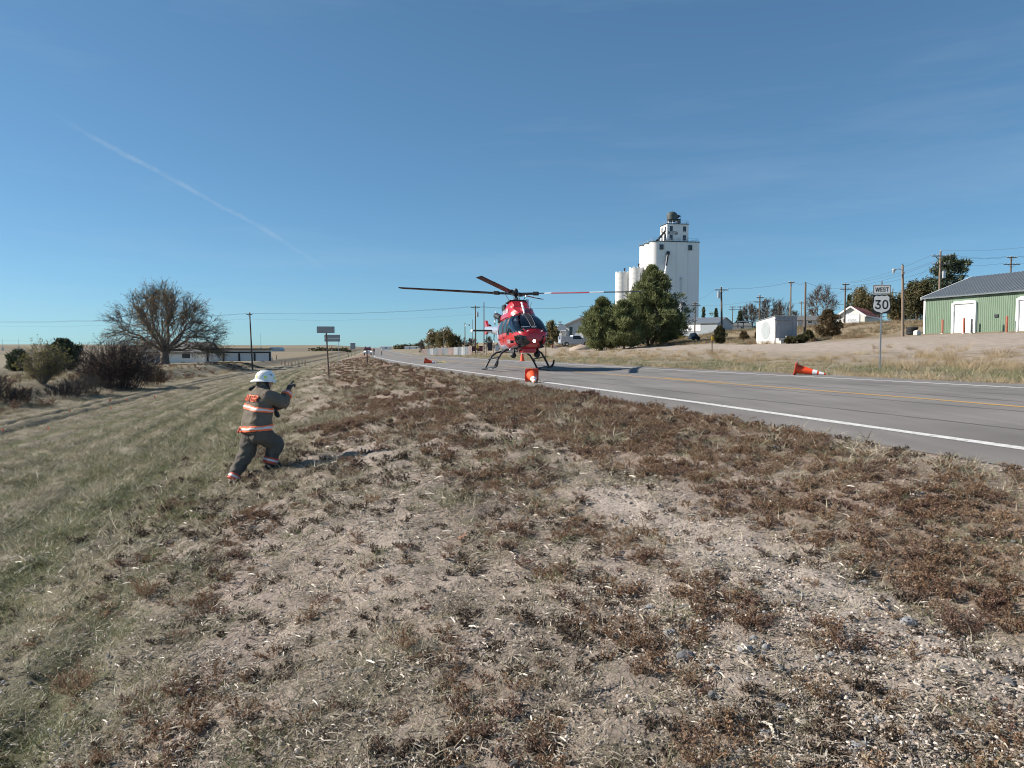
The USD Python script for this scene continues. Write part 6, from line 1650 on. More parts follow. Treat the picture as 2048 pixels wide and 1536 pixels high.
glassy = wind | fdoor | rdoor | chin
body = shell('fuselage', ~glassy & ~grey & ~lilac & ~post, 'heli_red')
shell('windshield_post', post, 'heli_dark')
nosecap = hull_pt(np.full(nt, xs[0]), ths)
obj('nose_cap', (np.vstack([nosecap, [[xs[0] + 0.02, 0, 1.12]]]), np.array([(j, (j + 1) % nt, nt) for j in range(nt)])), 'heli_red', heli, smooth=True)
shell('rear_fuselage', grey & (XM > -2.6), 'heli_grey', label='grey rear and belly of the fuselage')
shell('tail_boom', grey & (XM <= -2.6), 'heli_grey')
shell('stripe', lilac & ~glassy, 'heli_lilac')
right, left = np.cos(np.radians(TM)) < 0, np.cos(np.radians(TM)) >= 0
for nm, mk in (('windshield', wind), ('door_window', fdoor), ('cabin_window', rdoor), ('chin_window', chin)):
    for sd in (right, left):
        w = shell(nm, mk & sd, 'canopy_glass')
        # rubber seal round the pane
        f = faces_of(mk & sd); e = f.edges_sorted; u_, cnt = np.unique(e, axis=0, return_counts=True); be = u_[cnt == 1]
        obj('seal', join([rod(f.vertices[a], f.vertices[b], 0.016, sides=4) for a, b in be]), 'heli_dark', w)
# door seams and handles
for x in (0.52, 1.27, -0.48):
    for s in (0, 1):
        th = np.radians(np.linspace(-52, 52, 26)) if not s else np.radians(180 - np.linspace(-52, 52, 26))
        obj('door_seam', tubes(hull_pt(np.full(26, x), th, 0.001), 0.007, 4), 'heli_dark', heli)
for s in (-1, 1):
    objs('door_handle', [box((x, s * 0.722, 1.26), (0.16, 0.03, 0.045)) for x in (0.72, -0.28)], 'heli_dark', heli)
    obj('mirror', [rod((2.3, s * 0.63, 1.05), (2.5, s * 0.76, 0.98), 0.012), rbox((0.04, 0.14, 0.1), 0.015, (2.5, s * 0.78, 0.98))], 'heli_dark', heli)
# inside
obj('cabin_floor', rbox((3.0, 1.1, 0.08), 0.03, (0.9, 0, 0.80)), 'heli_dark', heli)
obj('bulkhead', rbox((0.06, 1.1, 1.1), 0.03, (0.30, 0, 1.42)), 'heli_dark', heli)
obj('instrument_panel', [rbox((0.30, 0.75, 0.30), 0.04, (2.22, 0, 1.36)), rbox((0.5, 0.22, 0.40), 0.03, (2.0, 0, 1.1))], 'heli_dark', heli)
for s in (-1, 1):
    st_ = obj('pilot_seat', [rbox((0.48, 0.46, 0.12), 0.04, (1.25, s * 0.32, 1.04)), rbox((0.12, 0.46, 0.72), 0.04, (1.02, s * 0.32, 1.40))], 'seat_grey', heli)
    obj('headrest', rbox((0.10, 0.26, 0.18), 0.03, (1.0, s * 0.32, 1.86)), 'seat_grey', st_)
# cowling: a low front fairing, a higher gearbox cowl, and the engine cowl behind
sect = lambda x, w0, w1, z0, z1, r=0.16: [(x, w0, z0), (x, w0 * 0.97 + w1 * 0.03, z0 + (z1 - z0) * 0.3), (x, w1, z1 - r), (x, w1 - r * 0.6, z1), (x, 0, z1 + 0.015), (x, -w1 + r * 0.6, z1), (x, -w1, z1 - r), (x, -w0 * 0.97 - w1 * 0.03, z0 + (z1 - z0) * 0.3), (x, -w0, z0), (x, 0, z0 - 0.05)]  # noqa: E731
lo = loft([sect(1.42, .30, .25, 2.12, 2.24, .05), sect(1.22, .50, .44, 2.12, 2.40, .1), sect(0.95, .57, .50, 2.12, 2.52), sect(0.3, .60, .52, 2.12, 2.55), sect(-0.8, .58, .50, 2.1, 2.50), sect(-1.7, .44, .36, 2.05, 2.36), sect(-2.5, .24, .18, 1.98, 2.16, .08)])
obj('cowling', lo, 'heli_red', heli, smooth=35)
hi = loft([sect(0.78, .36, .30, 2.48, 2.60, .05), sect(0.60, .46, .38, 2.48, 2.80, .1), sect(0.2, .50, .40, 2.48, 2.86), sect(-0.4, .48, .38, 2.48, 2.82), sect(-1.1, .36, .26, 2.44, 2.60, .1)])
obj('gearbox_cowl', hi, 'heli_red', heli, smooth=35)
obj('cowl_rim', [loft([sect(0.5, .40, .40, 2.84, 2.875, .01), sect(-0.35, .39, .39, 2.82, 2.86, .01)])], 'heli_dark', heli)
for s in (-1, 1):
    obj('air_intake', [rbox((0.50, 0.10, 0.26), 0.04, (-0.15, s * 0.50, 2.62))], 'heli_dark', heli)
    obj('exhaust', [tubes([(-1.3, s * 0.40, 2.3), (-1.6, s * 0.46, 2.40), (-1.85, s * 0.48, 2.46)], [0.13, 0.13, 0.14], 10)], 'heli_dark', heli)
    obj('side_scoop', rbox((0.34, 0.12, 0.26), 0.05, (-0.75, s * 0.57, 2.16)), 'heli_dark', heli)
    for txt, w_, h_, z_ in (('AirLink', 0.92, 0.20, 2.31), ('Regional West', 0.62, 0.075, 2.19)):
        t = meshkit.text_mesh(txt, 1.0, 0.02, bold=True); b = t.bounds; t.apply_translation((-(b[0][0] + b[1][0]) / 2, 0, 0)); t.apply_scale([w_ / (b[1][0] - b[0][0]), h_, 0.4])
        t = upright(t, (0, 0, 0), 0.0 if s < 0 else math.pi); tl = np.array(t.vertices); x_, z__ = tl[:, 0] + 0.35, tl[:, 2] + z_
        tl = np.stack([x_, s * (0.592 - 0.17 * (z__ - 2.12) + np.abs(tl[:, 1]) * 0.2) + 0 * x_, z__], 1)
        t.vertices = tl
        obj('lettering', t, 'blade_white', heli, label='white lettering on the cowling side')
    t = meshkit.text_mesh('AirLink', 1.0, 0.02, bold=True); b = t.bounds; t.apply_translation((-(b[0][0] + b[1][0]) / 2, 0, 0)); t.apply_scale([0.52 / (b[1][0] - b[0][0]), 0.15, 0.4]); t = upright(t, (0, 0, 0), 0.0 if s < 0 else math.pi); tl = np.array(t.vertices)
    zz_ = tl[:, 2] + 1.0; x_ = tl[:, 0] + 1.45; zc, hw, hh, n_ = SI(x_).T
    yy_ = hw * (1 - np.abs((zz_ - zc) / hh) ** n_) ** (1 / n_) + 0.004 + np.abs(tl[:, 1]) * 0.2
    t.vertices = np.stack([x_, s * yy_, zz_], 1); obj('lettering', t, 'blade_white', heli, label='white lettering on the door')
g_ = np.random.default_rng(9)
nl = []
for k in range(11):
    if k == 4:
        continue
    y = 0.20 - 0.052 * k - 0.10; z = 1.545; zc, hw, hh, n_ = SI(2.62); x = 2.60
    for xx_ in np.linspace(2.3, 3.0, 60):
        zc, hw, hh, n_ = SI(xx_)
        if zc + hh * (1 - min(1, abs(y / hw)) ** n_) ** (1 / n_) > z:
            x = xx_
    nl.append(box((x + 0.012, y, z), (0.02, 0.03, 0.035 + 0.02 * g_.random())))
objs('nose_mark', nl, 'blade_white', heli)
# nose details
obj('landing_light', trimesh.creation.icosphere(2, 0.085).apply_scale((0.5, 1, 1)).apply_translation((2.99, -0.02, 1.00)), 'lamp_glow', heli, label='lit landing light in the nose')
obj('light_rim', trimesh.creation.torus(0.10, 0.018, 20, 8).apply_transform(trimesh.transformations.rotation_matrix(math.pi / 2, [0, 1, 0])).apply_translation((2.985, -0.02, 1.00)), 'heli_dark', heli)
objs('pitot_tube', [rod((2.9, s * 0.28, 1.36), (3.18, s * 0.28, 1.36), 0.014) for s in (-1, 1)], 'blade_white', heli)
obj('wire_cutter', [tubes([(1.45, 0.0, 2.20), (1.25, 0.0, 2.46), (0.95, 0.0, 2.72)], [0.035, 0.045, 0.035], 6), box((1.05, 0, 2.62), (0.18, 0.03, 0.14), 0, -0.7)], 'blade_white', heli)
obj('roof_antenna', [rod((0.55, 0.36, 2.55), (0.55, 0.36, 2.9), 0.06, 0.06), rod((1.0, 0.30, 2.4), (1.05, 0.42, 2.72), 0.01)], 'blade_white', heli)
obj('wiper', tubes([hull_pt(np.array(x), np.radians(85.0), 0.015) for x in np.linspace(1.5, 2.6, 12)], 0.016, 5), 'heli_dark', heli)
obj('belly_pod', rbox((0.75, 0.55, 0.20), 0.06, (2.05, -0.05, 0.66)), 'heli_red', heli)
obj('camera_ball', [trimesh.creation.icosphere(2, 0.13).apply_translation((1.75, 0.42, 0.52)), rod((1.75, 0.42, 0.6), (1.75, 0.42, 0.75), 0.05)], 'heli_dark', heli, smooth=60)
obj('search_light', [trimesh.creation.icosphere(2, 0.12).apply_translation((1.6, -0.52, 0.50)), rod((1.6, -0.52, 0.55), (1.6, -0.45, 0.78), 0.05)], 'heli_dark', heli, smooth=60)
obj('belly_light', trimesh.creation.icosphere(1, 0.05).apply_translation((1.5, -0.62, 0.73)), 'blade_white', heli)
# skid gear
for s in (-1, 1):
    y = 1.17 * s
    sk = obj('skid', tubes([(-1.75, y, 0.05), (-1.6, y, 0.05), (1.0, y, 0.05), (1.3, y, 0.07), (1.52, y, 0.16), (1.62, y, 0.30)], [0.045] * 5 + [0.035], 9), 'heli_dark', heli, smooth=50)
    obj('wear_plate', rbox((0.9, 0.10, 0.03), 0.01, (0.2, y, 0.012)), 'steel_post', sk)
    stp = obj('boarding_step', [rbox((2.1, 0.12, 0.035), 0.012, (-0.05, s * 0.98, 0.47)), rod((-0.9, s * 0.98, 0.46), (-0.9, s * 1.06, 0.36), 0.02), rod((0.75, s * 0.98, 0.46), (0.75, s * 1.06, 0.36), 0.02)], 'heli_dark', heli)
for x in (0.85, -1.05):
    q = [(x, yy_, zz_) for yy_, zz_ in [(-1.17, 0.06), (-1.02, 0.36), (-0.86, 0.62), (-0.66, 0.76), (-0.42, 0.80), (0, 0.78), (0.42, 0.80), (0.66, 0.76), (0.86, 0.62), (1.02, 0.36), (1.17, 0.06)]]
    obj('cross_tube', tubes(q, 0.042, 8), 'heli_dark', heli, smooth=50)
# tail
fin = prism([(-6.90, 2.02), (-6.55, 2.02), (-6.05, 2.18), (-6.20, 2.40), (-6.62, 2.72), (-6.92, 2.72), (-6.75, 2.35)], 0.12, -0.06); fin.apply_transform(trimesh.transformations.rotation_matrix(math.pi / 2, [1, 0, 0]))
obj('tail_fin', fin, 'heli_red', heli)
obj('stabilizer', rbox((0.42, 2.2, 0.05), 0.02, (-4.55, 0, 2.02)), 'heli_dark', heli)
objs('end_plate', [rbox((0.46, 0.04, 0.12), 0.015, (-4.6, s * 1.12, 2.02)) for s in (-1, 1)], 'blade_white', heli)
obj('tail_skid', tubes([(-6.5, 0, 2.0), (-6.75, 0, 1.72), (-7.0, 0, 1.66)], 0.02, 6), 'heli_dark', heli)
obj('tail_gearbox', trimesh.creation.icosphere(2, 0.16).apply_scale((1.2, 1, 1)).apply_translation((-6.5, 0.1, 2.36)), 'heli_dark', heli, smooth=60)
tr_ = obj('tail_rotor', [rod((-6.5, 0.1, 2.36), (-6.5, 0.40, 2.36), 0.04)], 'heli_dark', heli)
for a in (math.radians(70), math.radians(250)):
    d_ = np.array([math.cos(a), 0, math.sin(a)])
    for k in range(6):
        c = np.array([-6.5, 0.40, 2.36]) + d_ * (0.14 + 0.115 * k + 0.06)
        obj('tail_blade', box(c, (0.113, 0.02, 0.15), 0, -a, 0), 'blade_white' if k % 2 else 'heli_dark', tr_)
# rotor
ZH = 3.20
obj('mast', [rod((0, 0, 2.8), (0, 0, ZH + 0.05), 0.07, 0.06, 10), tubes([(0, 0, 2.84), (0, 0, 2.92), (0, 0, 3.0)], [0.17, 0.14, 0.08], 10), box((0, 0, 2.98), (0.55, 0.07, 0.05))], 'heli_dark', heli)
hub = obj('rotor_hub', [trimesh.creation.cylinder(0.20, 0.10, sections=14).apply_translation((0, 0, ZH)), trimesh.creation.cylinder(0.10, 0.22, sections=12).apply_translation((0, 0, ZH + 0.02)), trimesh.creation.icosphere(1, 0.09).apply_translation((0, 0, ZH + 0.15))], 'heli_dark', heli)
obj('swash_plate', trimesh.creation.cylinder(0.30, 0.05, sections=16).apply_translation((0, 0, 2.90)), 'steel_post', heli)
for k, (a0, dz) in enumerate([(-27, -0.06), (63, -0.15), (153, 0.42), (243, 0.52)]):
    a = math.radians(a0); R = 5.33; ca_, sa_ = math.cos(a), math.sin(a)
    R4 = trimesh.transformations.rotation_matrix(a, [0, 0, 1]) @ trimesh.transformations.translation_matrix((0, 0, ZH)) @ trimesh.transformations.rotation_matrix(-math.asin(dz / R), [0, 1, 0])
    put = lambda q: q.apply_transform(R4)  # noqa: E731
    objs('pitch_link', [rod((ca_ * 0.26 - sa_ * 0.22, sa_ * 0.26 + ca_ * 0.22, 2.92), (ca_ * 0.42 - sa_ * 0.20, sa_ * 0.42 + ca_ * 0.20, ZH - 0.02), 0.016, sides=6)], 'steel_post', heli)
    obj('grip', [put(box((0.48, 0, 0), (0.66, 0.12, 0.09))), put(rbox((0.26, 0.20, 0.15), 0.03, (0.86, 0, 0))), put(rod((0.42, 0.2, -0.02), (0.5, 0.05, -0.02), 0.03)), put(rbox((0.2, 0.26, 0.07), 0.02, (0.58, 0, 0)))], 'heli_dark', hub)
    pr = np.array([(0.085, 0.0), (0.06, 0.022), (0.0, 0.030), (-0.10, 0.014), (-0.185, 0.0), (-0.10, -0.010), (0.0, -0.016), (0.06, -0.012)]) * 1.0
    ring = lambda x, f, s=1.0, dz_=0.0: [(x, y * s * math.cos(f) - z * s * math.sin(f), y * s * math.sin(f) + z * s * math.cos(f) + dz_) for y, z in pr]  # noqa: E731
    tw = lambda x: math.radians(13 - 6.0 * x / R)  # noqa: E731
    xs_ = np.linspace(1.0, R, 14)
    bl = put(loft([ring(0.95, tw(1), 0.55)] + [ring(x, tw(x)) for x in xs_] + [ring(R + 0.05, tw(R), 0.6)]))
    b_ = obj('rotor_blade', bl, 'blade_dark', heli, smooth=50)
    for x0, x1, mt, top in [(1.25, 1.55, 'blade_white', 1), (1.55, 3.15, 'blade_red', 1), (3.15, 3.75, 'blade_white', 1), (1.4, 5.25, 'blade_belly', 0)]:
        V = []
        for x in np.linspace(x0 + 0.002, x1, 6):
            f = tw(x)
            for y, z in ([(0.070, 0.022), (0.0, 0.034), (-0.10, 0.018), (-0.180, 0.004)] if top else [(0.070, -0.016), (0.0, -0.020), (-0.10, -0.014), (-0.175, -0.004)]):
                V.append((x, y * math.cos(f) - z * math.sin(f), y * math.sin(f) + z * math.cos(f)))
        F = []
        for i in range(5):
            for j in range(3):
                q = i * 4 + j; F += [(q, q + 1, q + 5), (q, q + 5, q + 4)]
        F = np.array(F) if not top else np.array(F)[:, ::-1]
        obj('blade_band' if top else 'blade_underside', put(trimesh.Trimesh(V, F, process=False)), mt, b_, smooth=True)
# ---------------------------------------------------------------- people
mat('turnout_tan', (.124, .101, .076), 0.92, var=0.18, scale=9, bump=0.35, bscale=60, dirt=((.07, .06, .05), 0.5, 6))
mat('trouser_tan', (.085, .074, .060), 0.92, var=0.2, scale=9, bump=0.35, bscale=60, dirt=((.05, .045, .04), 0.5, 6))
mat('hi_vis_orange', (.90, .16, .055), 0.6, var=0.06)
mat('hi_vis_silver', (.60, .56, .54), 0.4, 0.2)
mat('cuff_red', (.55, .075, .045), 0.65, var=0.1)
mat('helmet_white', (.74, .73, .70), 0.35, spec=0.5, var=0.04, coat=0.3)
mat('lime_sticker', (.55, .72, .10), 0.4)
mat('glove_dark', (.055, .05, .044), 0.8, var=0.3, scale=20)
mat('glove_tan', (.22, .18, .14), 0.85, var=0.2, scale=20)
mat('boot_black', (.03, .028, .026), 0.6, var=0.2)
mat('boot_tan', (.30, .24, .18), 0.8, var=0.2, scale=14)
mat('strap_black', (.018, .018, .018), 0.7)
MF = manifold3d.Manifold


def sph(c, r, seg=14):
    return MF.sphere(r, seg).translate(tuple(map(float, c)))


def hulls(*groups):
    out = None
    for g in groups:
        h = MF.batch_hull([sph(c, r) for c, r in g]); out = h if out is None else out + h
    return out


def wrinkle(mm, amp, s, seed):
    v = np.array(mm.vertices)
    d = np.stack([meshkit.fbm(v * s * [1, 1, 1.7] + 7.3 * k, 3, seed + k) - 0.5 for k in range(3)], 1)
    mm.vertices = v + d * 2 * amp
    return mm


def hand(palm_c, fwd, palm_n, thumb_side, size=1.0, curl=(0.5, 0.45, 0.5, 0.6), fat=0.0, spread=0.10):
    """A hand as one solid: palm, four unequal bent fingers, and a thumb from the side of the palm."""
    f = np.array(fwd, float) / np.linalg.norm(fwd); n = np.array(palm_n, float); n -= f * n.dot(f); n /= np.linalg.norm(n); s = np.cross(n, f) * thumb_side
    c = np.array(palm_c, float); out = MF.batch_hull([sph(c + f * a * size + s * b * size, (0.014 + fat) * size, 10) for a, b in ((-0.045, 0.024), (-0.045, -0.024), (0.042, 0.036), (0.042, -0.036))])
    for i, (b, ln) in enumerate(((0.033, 0.068), (0.011, 0.078), (-0.011, 0.072), (-0.033, 0.056))):
        p = c + f * 0.042 * size + s * b * size; d = f + s * spread * (b / 0.033)
        ang = 0.0; r = (0.0105 + fat) * size
        for L in (0.45, 0.32, 0.25):
            ang += curl[i]; dd = d * math.cos(ang) + n * math.sin(ang); q = p + dd * ln * L * size * 1.15
            out = out + MF.batch_hull([sph(p, r, 8), sph(q, r * 0.9, 8)]); p, r = q, r * 0.92
    p = c - f * 0.022 * size + s * 0.034 * size; r = (0.0125 + fat) * size
    for L, dd in ((0.042, s * 0.75 + f * 0.65 + n * 0.25), (0.034, s * 0.35 + f * 0.9 + n * 0.35)):
        dd = dd / np.linalg.norm(dd); q = p + dd * L * size; out = out + MF.batch_hull([sph(p, r, 8), sph(q, r * 0.88, 8)]); p, r = q, r * 0.9
    return out


def head_solid(c, fwd, up=(0, 0, 1), k=1.0):
    """Skull, jaw, nose, brow, lips and ears around the centre c, looking along fwd."""
    f = np.array(fwd, float) / np.linalg.norm(fwd); u = np.array(up, float); u -= f * u.dot(f); u /= np.linalg.norm(u); s = np.cross(u, f)
    P_ = lambda a, b, z: np.array(c) + (f * a + s * b + u * z) * k  # noqa: E731
    out = MF.batch_hull([sph(P_(-0.02, 0, 0.035), 0.085 * k), sph(P_(0.02, 0, 0.03), 0.078 * k), sph(P_(0.055, 0.018, -0.075), 0.032 * k), sph(P_(0.055, -0.018, -0.075), 0.032 * k), sph(P_(0.0, 0, -0.05), 0.06 * k)])
    out = out + MF.batch_hull([sph(P_(0.092, 0, 0.012), 0.009 * k, 8), sph(P_(0.112, 0, -0.022), 0.013 * k, 8), sph(P_(0.092, 0.012, -0.028), 0.009 * k, 8), sph(P_(0.092, -0.012, -0.028), 0.009 * k, 8)])
    out = out + MF.batch_hull([sph(P_(0.088, 0.018, -0.055), 0.008 * k, 8), sph(P_(0.088, -0.018, -0.055), 0.008 * k, 8)])
    for e in (-1, 1):
        out = out + MF.batch_hull([sph(P_(0.084, e * 0.018, 0.028), 0.012 * k, 8), sph(P_(0.078, e * 0.046, 0.026), 0.011 * k, 8)])
        out = out + MF.batch_hull([sph(P_(-0.005, e * 0.083, 0.015), 0.014 * k, 8), sph(P_(0.0, e * 0.080, -0.022), 0.010 * k, 8)])
    return out, P_


# ---- the firefighter: x to the right, y away from the camera, z up; the origin under the trailing left boot
ff_px, ff_py = 453, 975
fp = foot(ff_px, ff_py)
FF = thing('person', 'firefighter in tan turnout coat and white helmet stepping up the slope, right arm raised', 'person', fp, 0.0)
g_at = lambda x, y: float(ground(fp[0] + x, fp[1] + y)) - fp[2]  # noqa: E731
S = 1.0
fw, rt = np.array([.64, .77, 0]), np.array([.77, -.64, 0])
J = {k: np.array(v, float) for k, v in dict(
    pel=(.314, .30, .80), che=(.345, .385, 1.14), neck=(.362, .425, 1.36), head=(.398, .49, 1.455), rsh=(.500, .30, 1.265), lsh=(.262, .50, 1.285),
    rel=(.685, .38, 1.165), rwr=(.715, .52, 1.29), lel=(.40, .70, 1.07), lwr=(.535, .62, 1.09),
    rhip=(.405, .22, .775), lhip=(.235, .36, .775), rkn=(.548, .45, .560), ran=(.480, .40, .31), lkn=(.190, .31, .46), lan=(.045, .13, .10)).items()}
rz_ = g_at(.56, .42)
J['ran'][2] = rz_ + 0.10
J['rkn'][2] += (rz_ - 0.21) * 0.45


def ank(k):
    return J[k]


# the body itself: one skin under the clothes
rh_c = J['rwr'] + np.array([.012, .025, .060]); lh_c = J['lwr'] + np.array([.055, -.03, .0])
hs_, HP = head_solid(J['head'], (.80, .58, -0.12))
bodym = hulls([(J['pel'] - rt * .08, .10), (J['pel'] + rt * .08, .10), (J['che'] - rt * .09, .10), (J['che'] + rt * .09, .10)], [(J['che'] - rt * .09, .10), (J['che'] + rt * .09, .10), (J['rsh'], .06), (J['lsh'], .06), (J['neck'], .055)],
              [(J['neck'], .058), (J['head'] - [0, 0, .05], .052)], [(J['rsh'], .06), (J['rel'], .045)], [(J['rel'], .045), (J['rwr'], .030)], [(J['rwr'], .030), (rh_c - [0, .01, .03], .026)], [(J['lsh'], .06), (J['lel'], .045)], [(J['lel'], .045), (J['lwr'], .030)], [(J['lwr'], .030), (lh_c - [.03, 0, 0], .026)],
              [(J['rhip'], .095), (J['rkn'], .062)], [(J['rkn'], .062), (J['ran'], .042)], [(J['lhip'], .095), (J['lkn'], .062)], [(J['lkn'], .062), (J['lan'], .042)])
rh_f, rh_n = np.array([.25, .30, .90]), np.array([.60, .70, -.35])
lh_f, lh_n = np.array([.75, -.25, .35]), np.array([-.3, -.6, -.5])
bodym = bodym + hs_ + hand(rh_c, rh_f, rh_n, -1, 1.0, (.75, .25, .7, .8)) + hand(lh_c, lh_f, lh_n, 1)
for an, d in ((J['ran'], fw * .9 + rt * .1), (J['lan'], fw * .8 - rt * .25)):
    bodym = bodym + MF.batch_hull([sph(an, .042), sph(an - [0, 0, .055] - d * .02, .035), sph(an + d * .15 - [0, 0, .065], .025)])
obj('body', soft(bodym, 0.014, 6), 'skin', FF, smooth=60)
objs('eye', [trimesh.creation.icosphere(2, 0.012).apply_translation(HP(0.083, e * 0.030, 0.012)) for e in (-1, 1)], 'porcelain', FF)


def coat(e):
    hem_c = J['pel'] + np.array([0, 0, .04])
    t = hulls([(hem_c - rt * .085, .155 + e), (hem_c + rt * .085, .155 + e), (hem_c - rt * .085 - [0, 0, .13], .165 + e), (hem_c + rt * .085 - [0, 0, .13], .165 + e), (J['che'] - rt * .085, .145 + e), (J['che'] + rt * .085, .145 + e)],
              [(J['che'] - rt * .085, .145 + e), (J['che'] + rt * .085, .145 + e), (J['rsh'] - [0, 0, .03], .095 + e), (J['lsh'] - [0, 0, .03], .095 + e), (J['neck'] - [0, 0, .02], .085 + e)])
    t = t.trim_by_plane((0.05, 0.0, 1.0), 0.745)
    arms = hulls([(J['rsh'] - [0, 0, .02], .105 + e), (J['rel'], .094 + e)], [(J['rel'], .094 + e), (J['rwr'] - [0.004, .01, .02], .064 + e)], [(J['lsh'] - [0, 0, .02], .105 + e), (J['lel'], .092 + e)], [(J['lel'], .092 + e), (J['lwr'] - [.02, 0, 0], .064 + e)])
    return t, arms


t0, a0_ = coat(0.0)
jk = join((t0 + a0_).refine_to_length(0.022)); jk.merge_vertices(); trimesh.smoothing.filter_taubin(jk, iterations=6)
obj('coat', wrinkle(jk, 0.017, 9, 61), 'turnout_tan', FF, smooth=70)
col = hulls([(J['neck'] + [.0, 0, .005], .082), (J['neck'] + [.01, .015, .065], .074)]) - hulls([(J['neck'] + [.01, .01, .03], .066), (J['neck'] + [.02, .03, .14], .066)])
obj('collar', wrinkle(join(col.refine_to_length(0.02)), 0.006, 9, 62), 'turnout_tan', FF, smooth=60)


def slab(c, n, h):
    n = np.array(n, float) / np.linalg.norm(n); b = MF.cube((3, 3, h), True)
    ax = np.cross([0, 0, 1], n); sn = np.linalg.norm(ax)
    T = trimesh.transformations.rotation_matrix(math.asin(min(1, sn)), ax) if sn > 1e-6 else np.eye(4)
    T = trimesh.transformations.translation_matrix(c) @ T
    return b.transform(T[:3, :4].tolist())


def band(e0, e1, c, n, h, which=0):
    a, b = coat(e1)[which], coat(e0)[which]
    return (a ^ slab(c, n, h)) - b


for zc_, nrm, base in ((1.085, (0.16, 0.0, 1.0), 0.072), (0.795, (-0.07, 0.05, 1.0), 0.078)):
    cc = np.array([.33, .34, zc_])
    b_ = obj('reflective_stripe', wrinkle(join(band(0.003, 0.015, cc, nrm, base).refine_to_length(0.025)), 0.017, 9, 61), 'hi_vis_orange', FF, smooth=60)
    obj('silver_tape', wrinkle(join(band(0.008, 0.018, cc, nrm, base * 0.42).refine_to_length(0.025)), 0.017, 9, 61), 'hi_vis_silver', b_, smooth=60)
# sleeve cuff bands
for a, b, r in ((J['rel'], J['rwr'], .070), (J['lel'], J['lwr'], .070)):
    d = (b - a) / np.linalg.norm(b - a); e_ = b - d * 0.015
    c_ = obj('cuff', tubes([e_ - d * .055, e_ - d * .05, e_, e_ + d * .012], [r + .006, r + .010, r + .004, r - .004], 16), 'hi_vis_orange', FF, smooth=50)
    obj('silver_tape', tubes([e_ - d * .036, e_ - d * .016], [r + .0125, r + .010], 16, cap=False), 'hi_vis_silver', c_, smooth=50)
# name across the shoulders: the letters cut out of a shell just outside the coat
tx = meshkit.text_mesh('POTTER', 0.082, 0.9); b = tx.bounds; tx.apply_translation((-(b[0][0] + b[1][0]) / 2, 0, 0)); tx.apply_scale([0.34 / (b[1][0] - b[0][0]), 1, 1])
M4 = np.eye(4); M4[:3, 0], M4[:3, 1], M4[:3, 2], M4[:3, 3] = rt, (0, 0, 1), -fw, J['che'] - rt * .03 + np.array([0, 0, .045])
tx.apply_transform(M4)
let = None
for piece in tx.split(only_watertight=False):
    piece.merge_vertices()
    try:
        mp_ = MF(manifold3d.Mesh(np.asarray(piece.vertices, np.float32), np.asarray(piece.faces, np.uint32)))
        if mp_.status() == manifold3d.Error.NoError:
            let = mp_ if let is None else let + mp_
    except Exception:
        pass
if let is not None and not let.is_empty():
    sh_ = coat(0.018)[0] - coat(0.006)[0]
    lm = join((let ^ sh_).refine_to_length(0.02))
    obj('lettering', wrinkle(lm, 0.017, 9, 61), 'hi_vis_orange', FF, label='orange letters POTTER across the back of the coat')
# trousers
tr = hulls([(J['pel'] - rt * .075 - [0, 0, .02], .135), (J['pel'] + rt * .075 - [0, 0, .02], .135), (J['rhip'] - [0, 0, .06], .135), (J['lhip'] - [0, 0, .06], .135)],
           [(J['rhip'] - [0, 0, .04], .140), (J['rkn'], .118)], [(J['rkn'], .118), (J['rkn'] * .5 + J['ran'] * .5, .108), (J['ran'] + [.0, 0, .02], .088)],
           [(J['lhip'] - [0, 0, .04], .142), (J['lkn'], .118)], [(J['lkn'], .118), (J['lkn'] * .45 + J['lan'] * .55, .098), (J['lan'] + [.0, 0, .04], .072)])
trm = join(tr.refine_to_length(0.022)); trm.merge_vertices(); trimesh.smoothing.filter_taubin(trm, iterations=5)
obj('trousers', wrinkle(trm, 0.030, 9, 65), 'trouser_tan', FF, smooth=70)
for an, kn, r in ((J['ran'], J['rkn'], .098), (J['lan'], J['lkn'], .080)):
    d = (an - kn) / np.linalg.norm(an - kn); e_ = an + d * .005
    c_ = obj('trouser_cuff', tubes([e_ - d * .075, e_ - d * .07, e_ + d * .01, e_ + d * .02], [r + .002, r + .010, r + .012, r - .01], 18), 'cuff_red', FF, smooth=50)
    obj('silver_tape', tubes([e_ - d * .05, e_ - d * .02], [r + .0135, r + .0138], 18, cap=False), 'hi_vis_silver', c_, smooth=50)
for an, d, mt in ((J['ran'], fw * .9 + rt * .1, 'boot_black'), (J['lan'], fw * .8 - rt * .25, 'boot_tan')):
    sd = np.array([-d[1], d[0], 0]) / np.linalg.norm(d)
    bt = MF.batch_hull([sph(an + [0, 0, .02], .062), sph(an - [0, 0, .06] - d * .03, .052), sph(an - [0, 0, .066] + d * .05 + sd * .012, .044), sph(an - [0, 0, .066] + d * .05 - sd * .012, .044), sph(an + d * .17 - [0, 0, .072] + sd * .015, .036), sph(an + d * .17 - [0, 0, .072] - sd * .015, .036)])
    b_ = obj('boot', soft(bt, 0.02, 4), mt, FF, smooth=60)
    obj('sole', MF.batch_hull([sph(an - [0, 0, .105] - d * .05 + sd * s * .035, .014, 8) for s in (-1, 1)] + [sph(an - [0, 0, .105] + d * .20 + sd * s * .032, .014, 8) for s in (-1, 1)]), 'boot_black', b_, smooth=40)
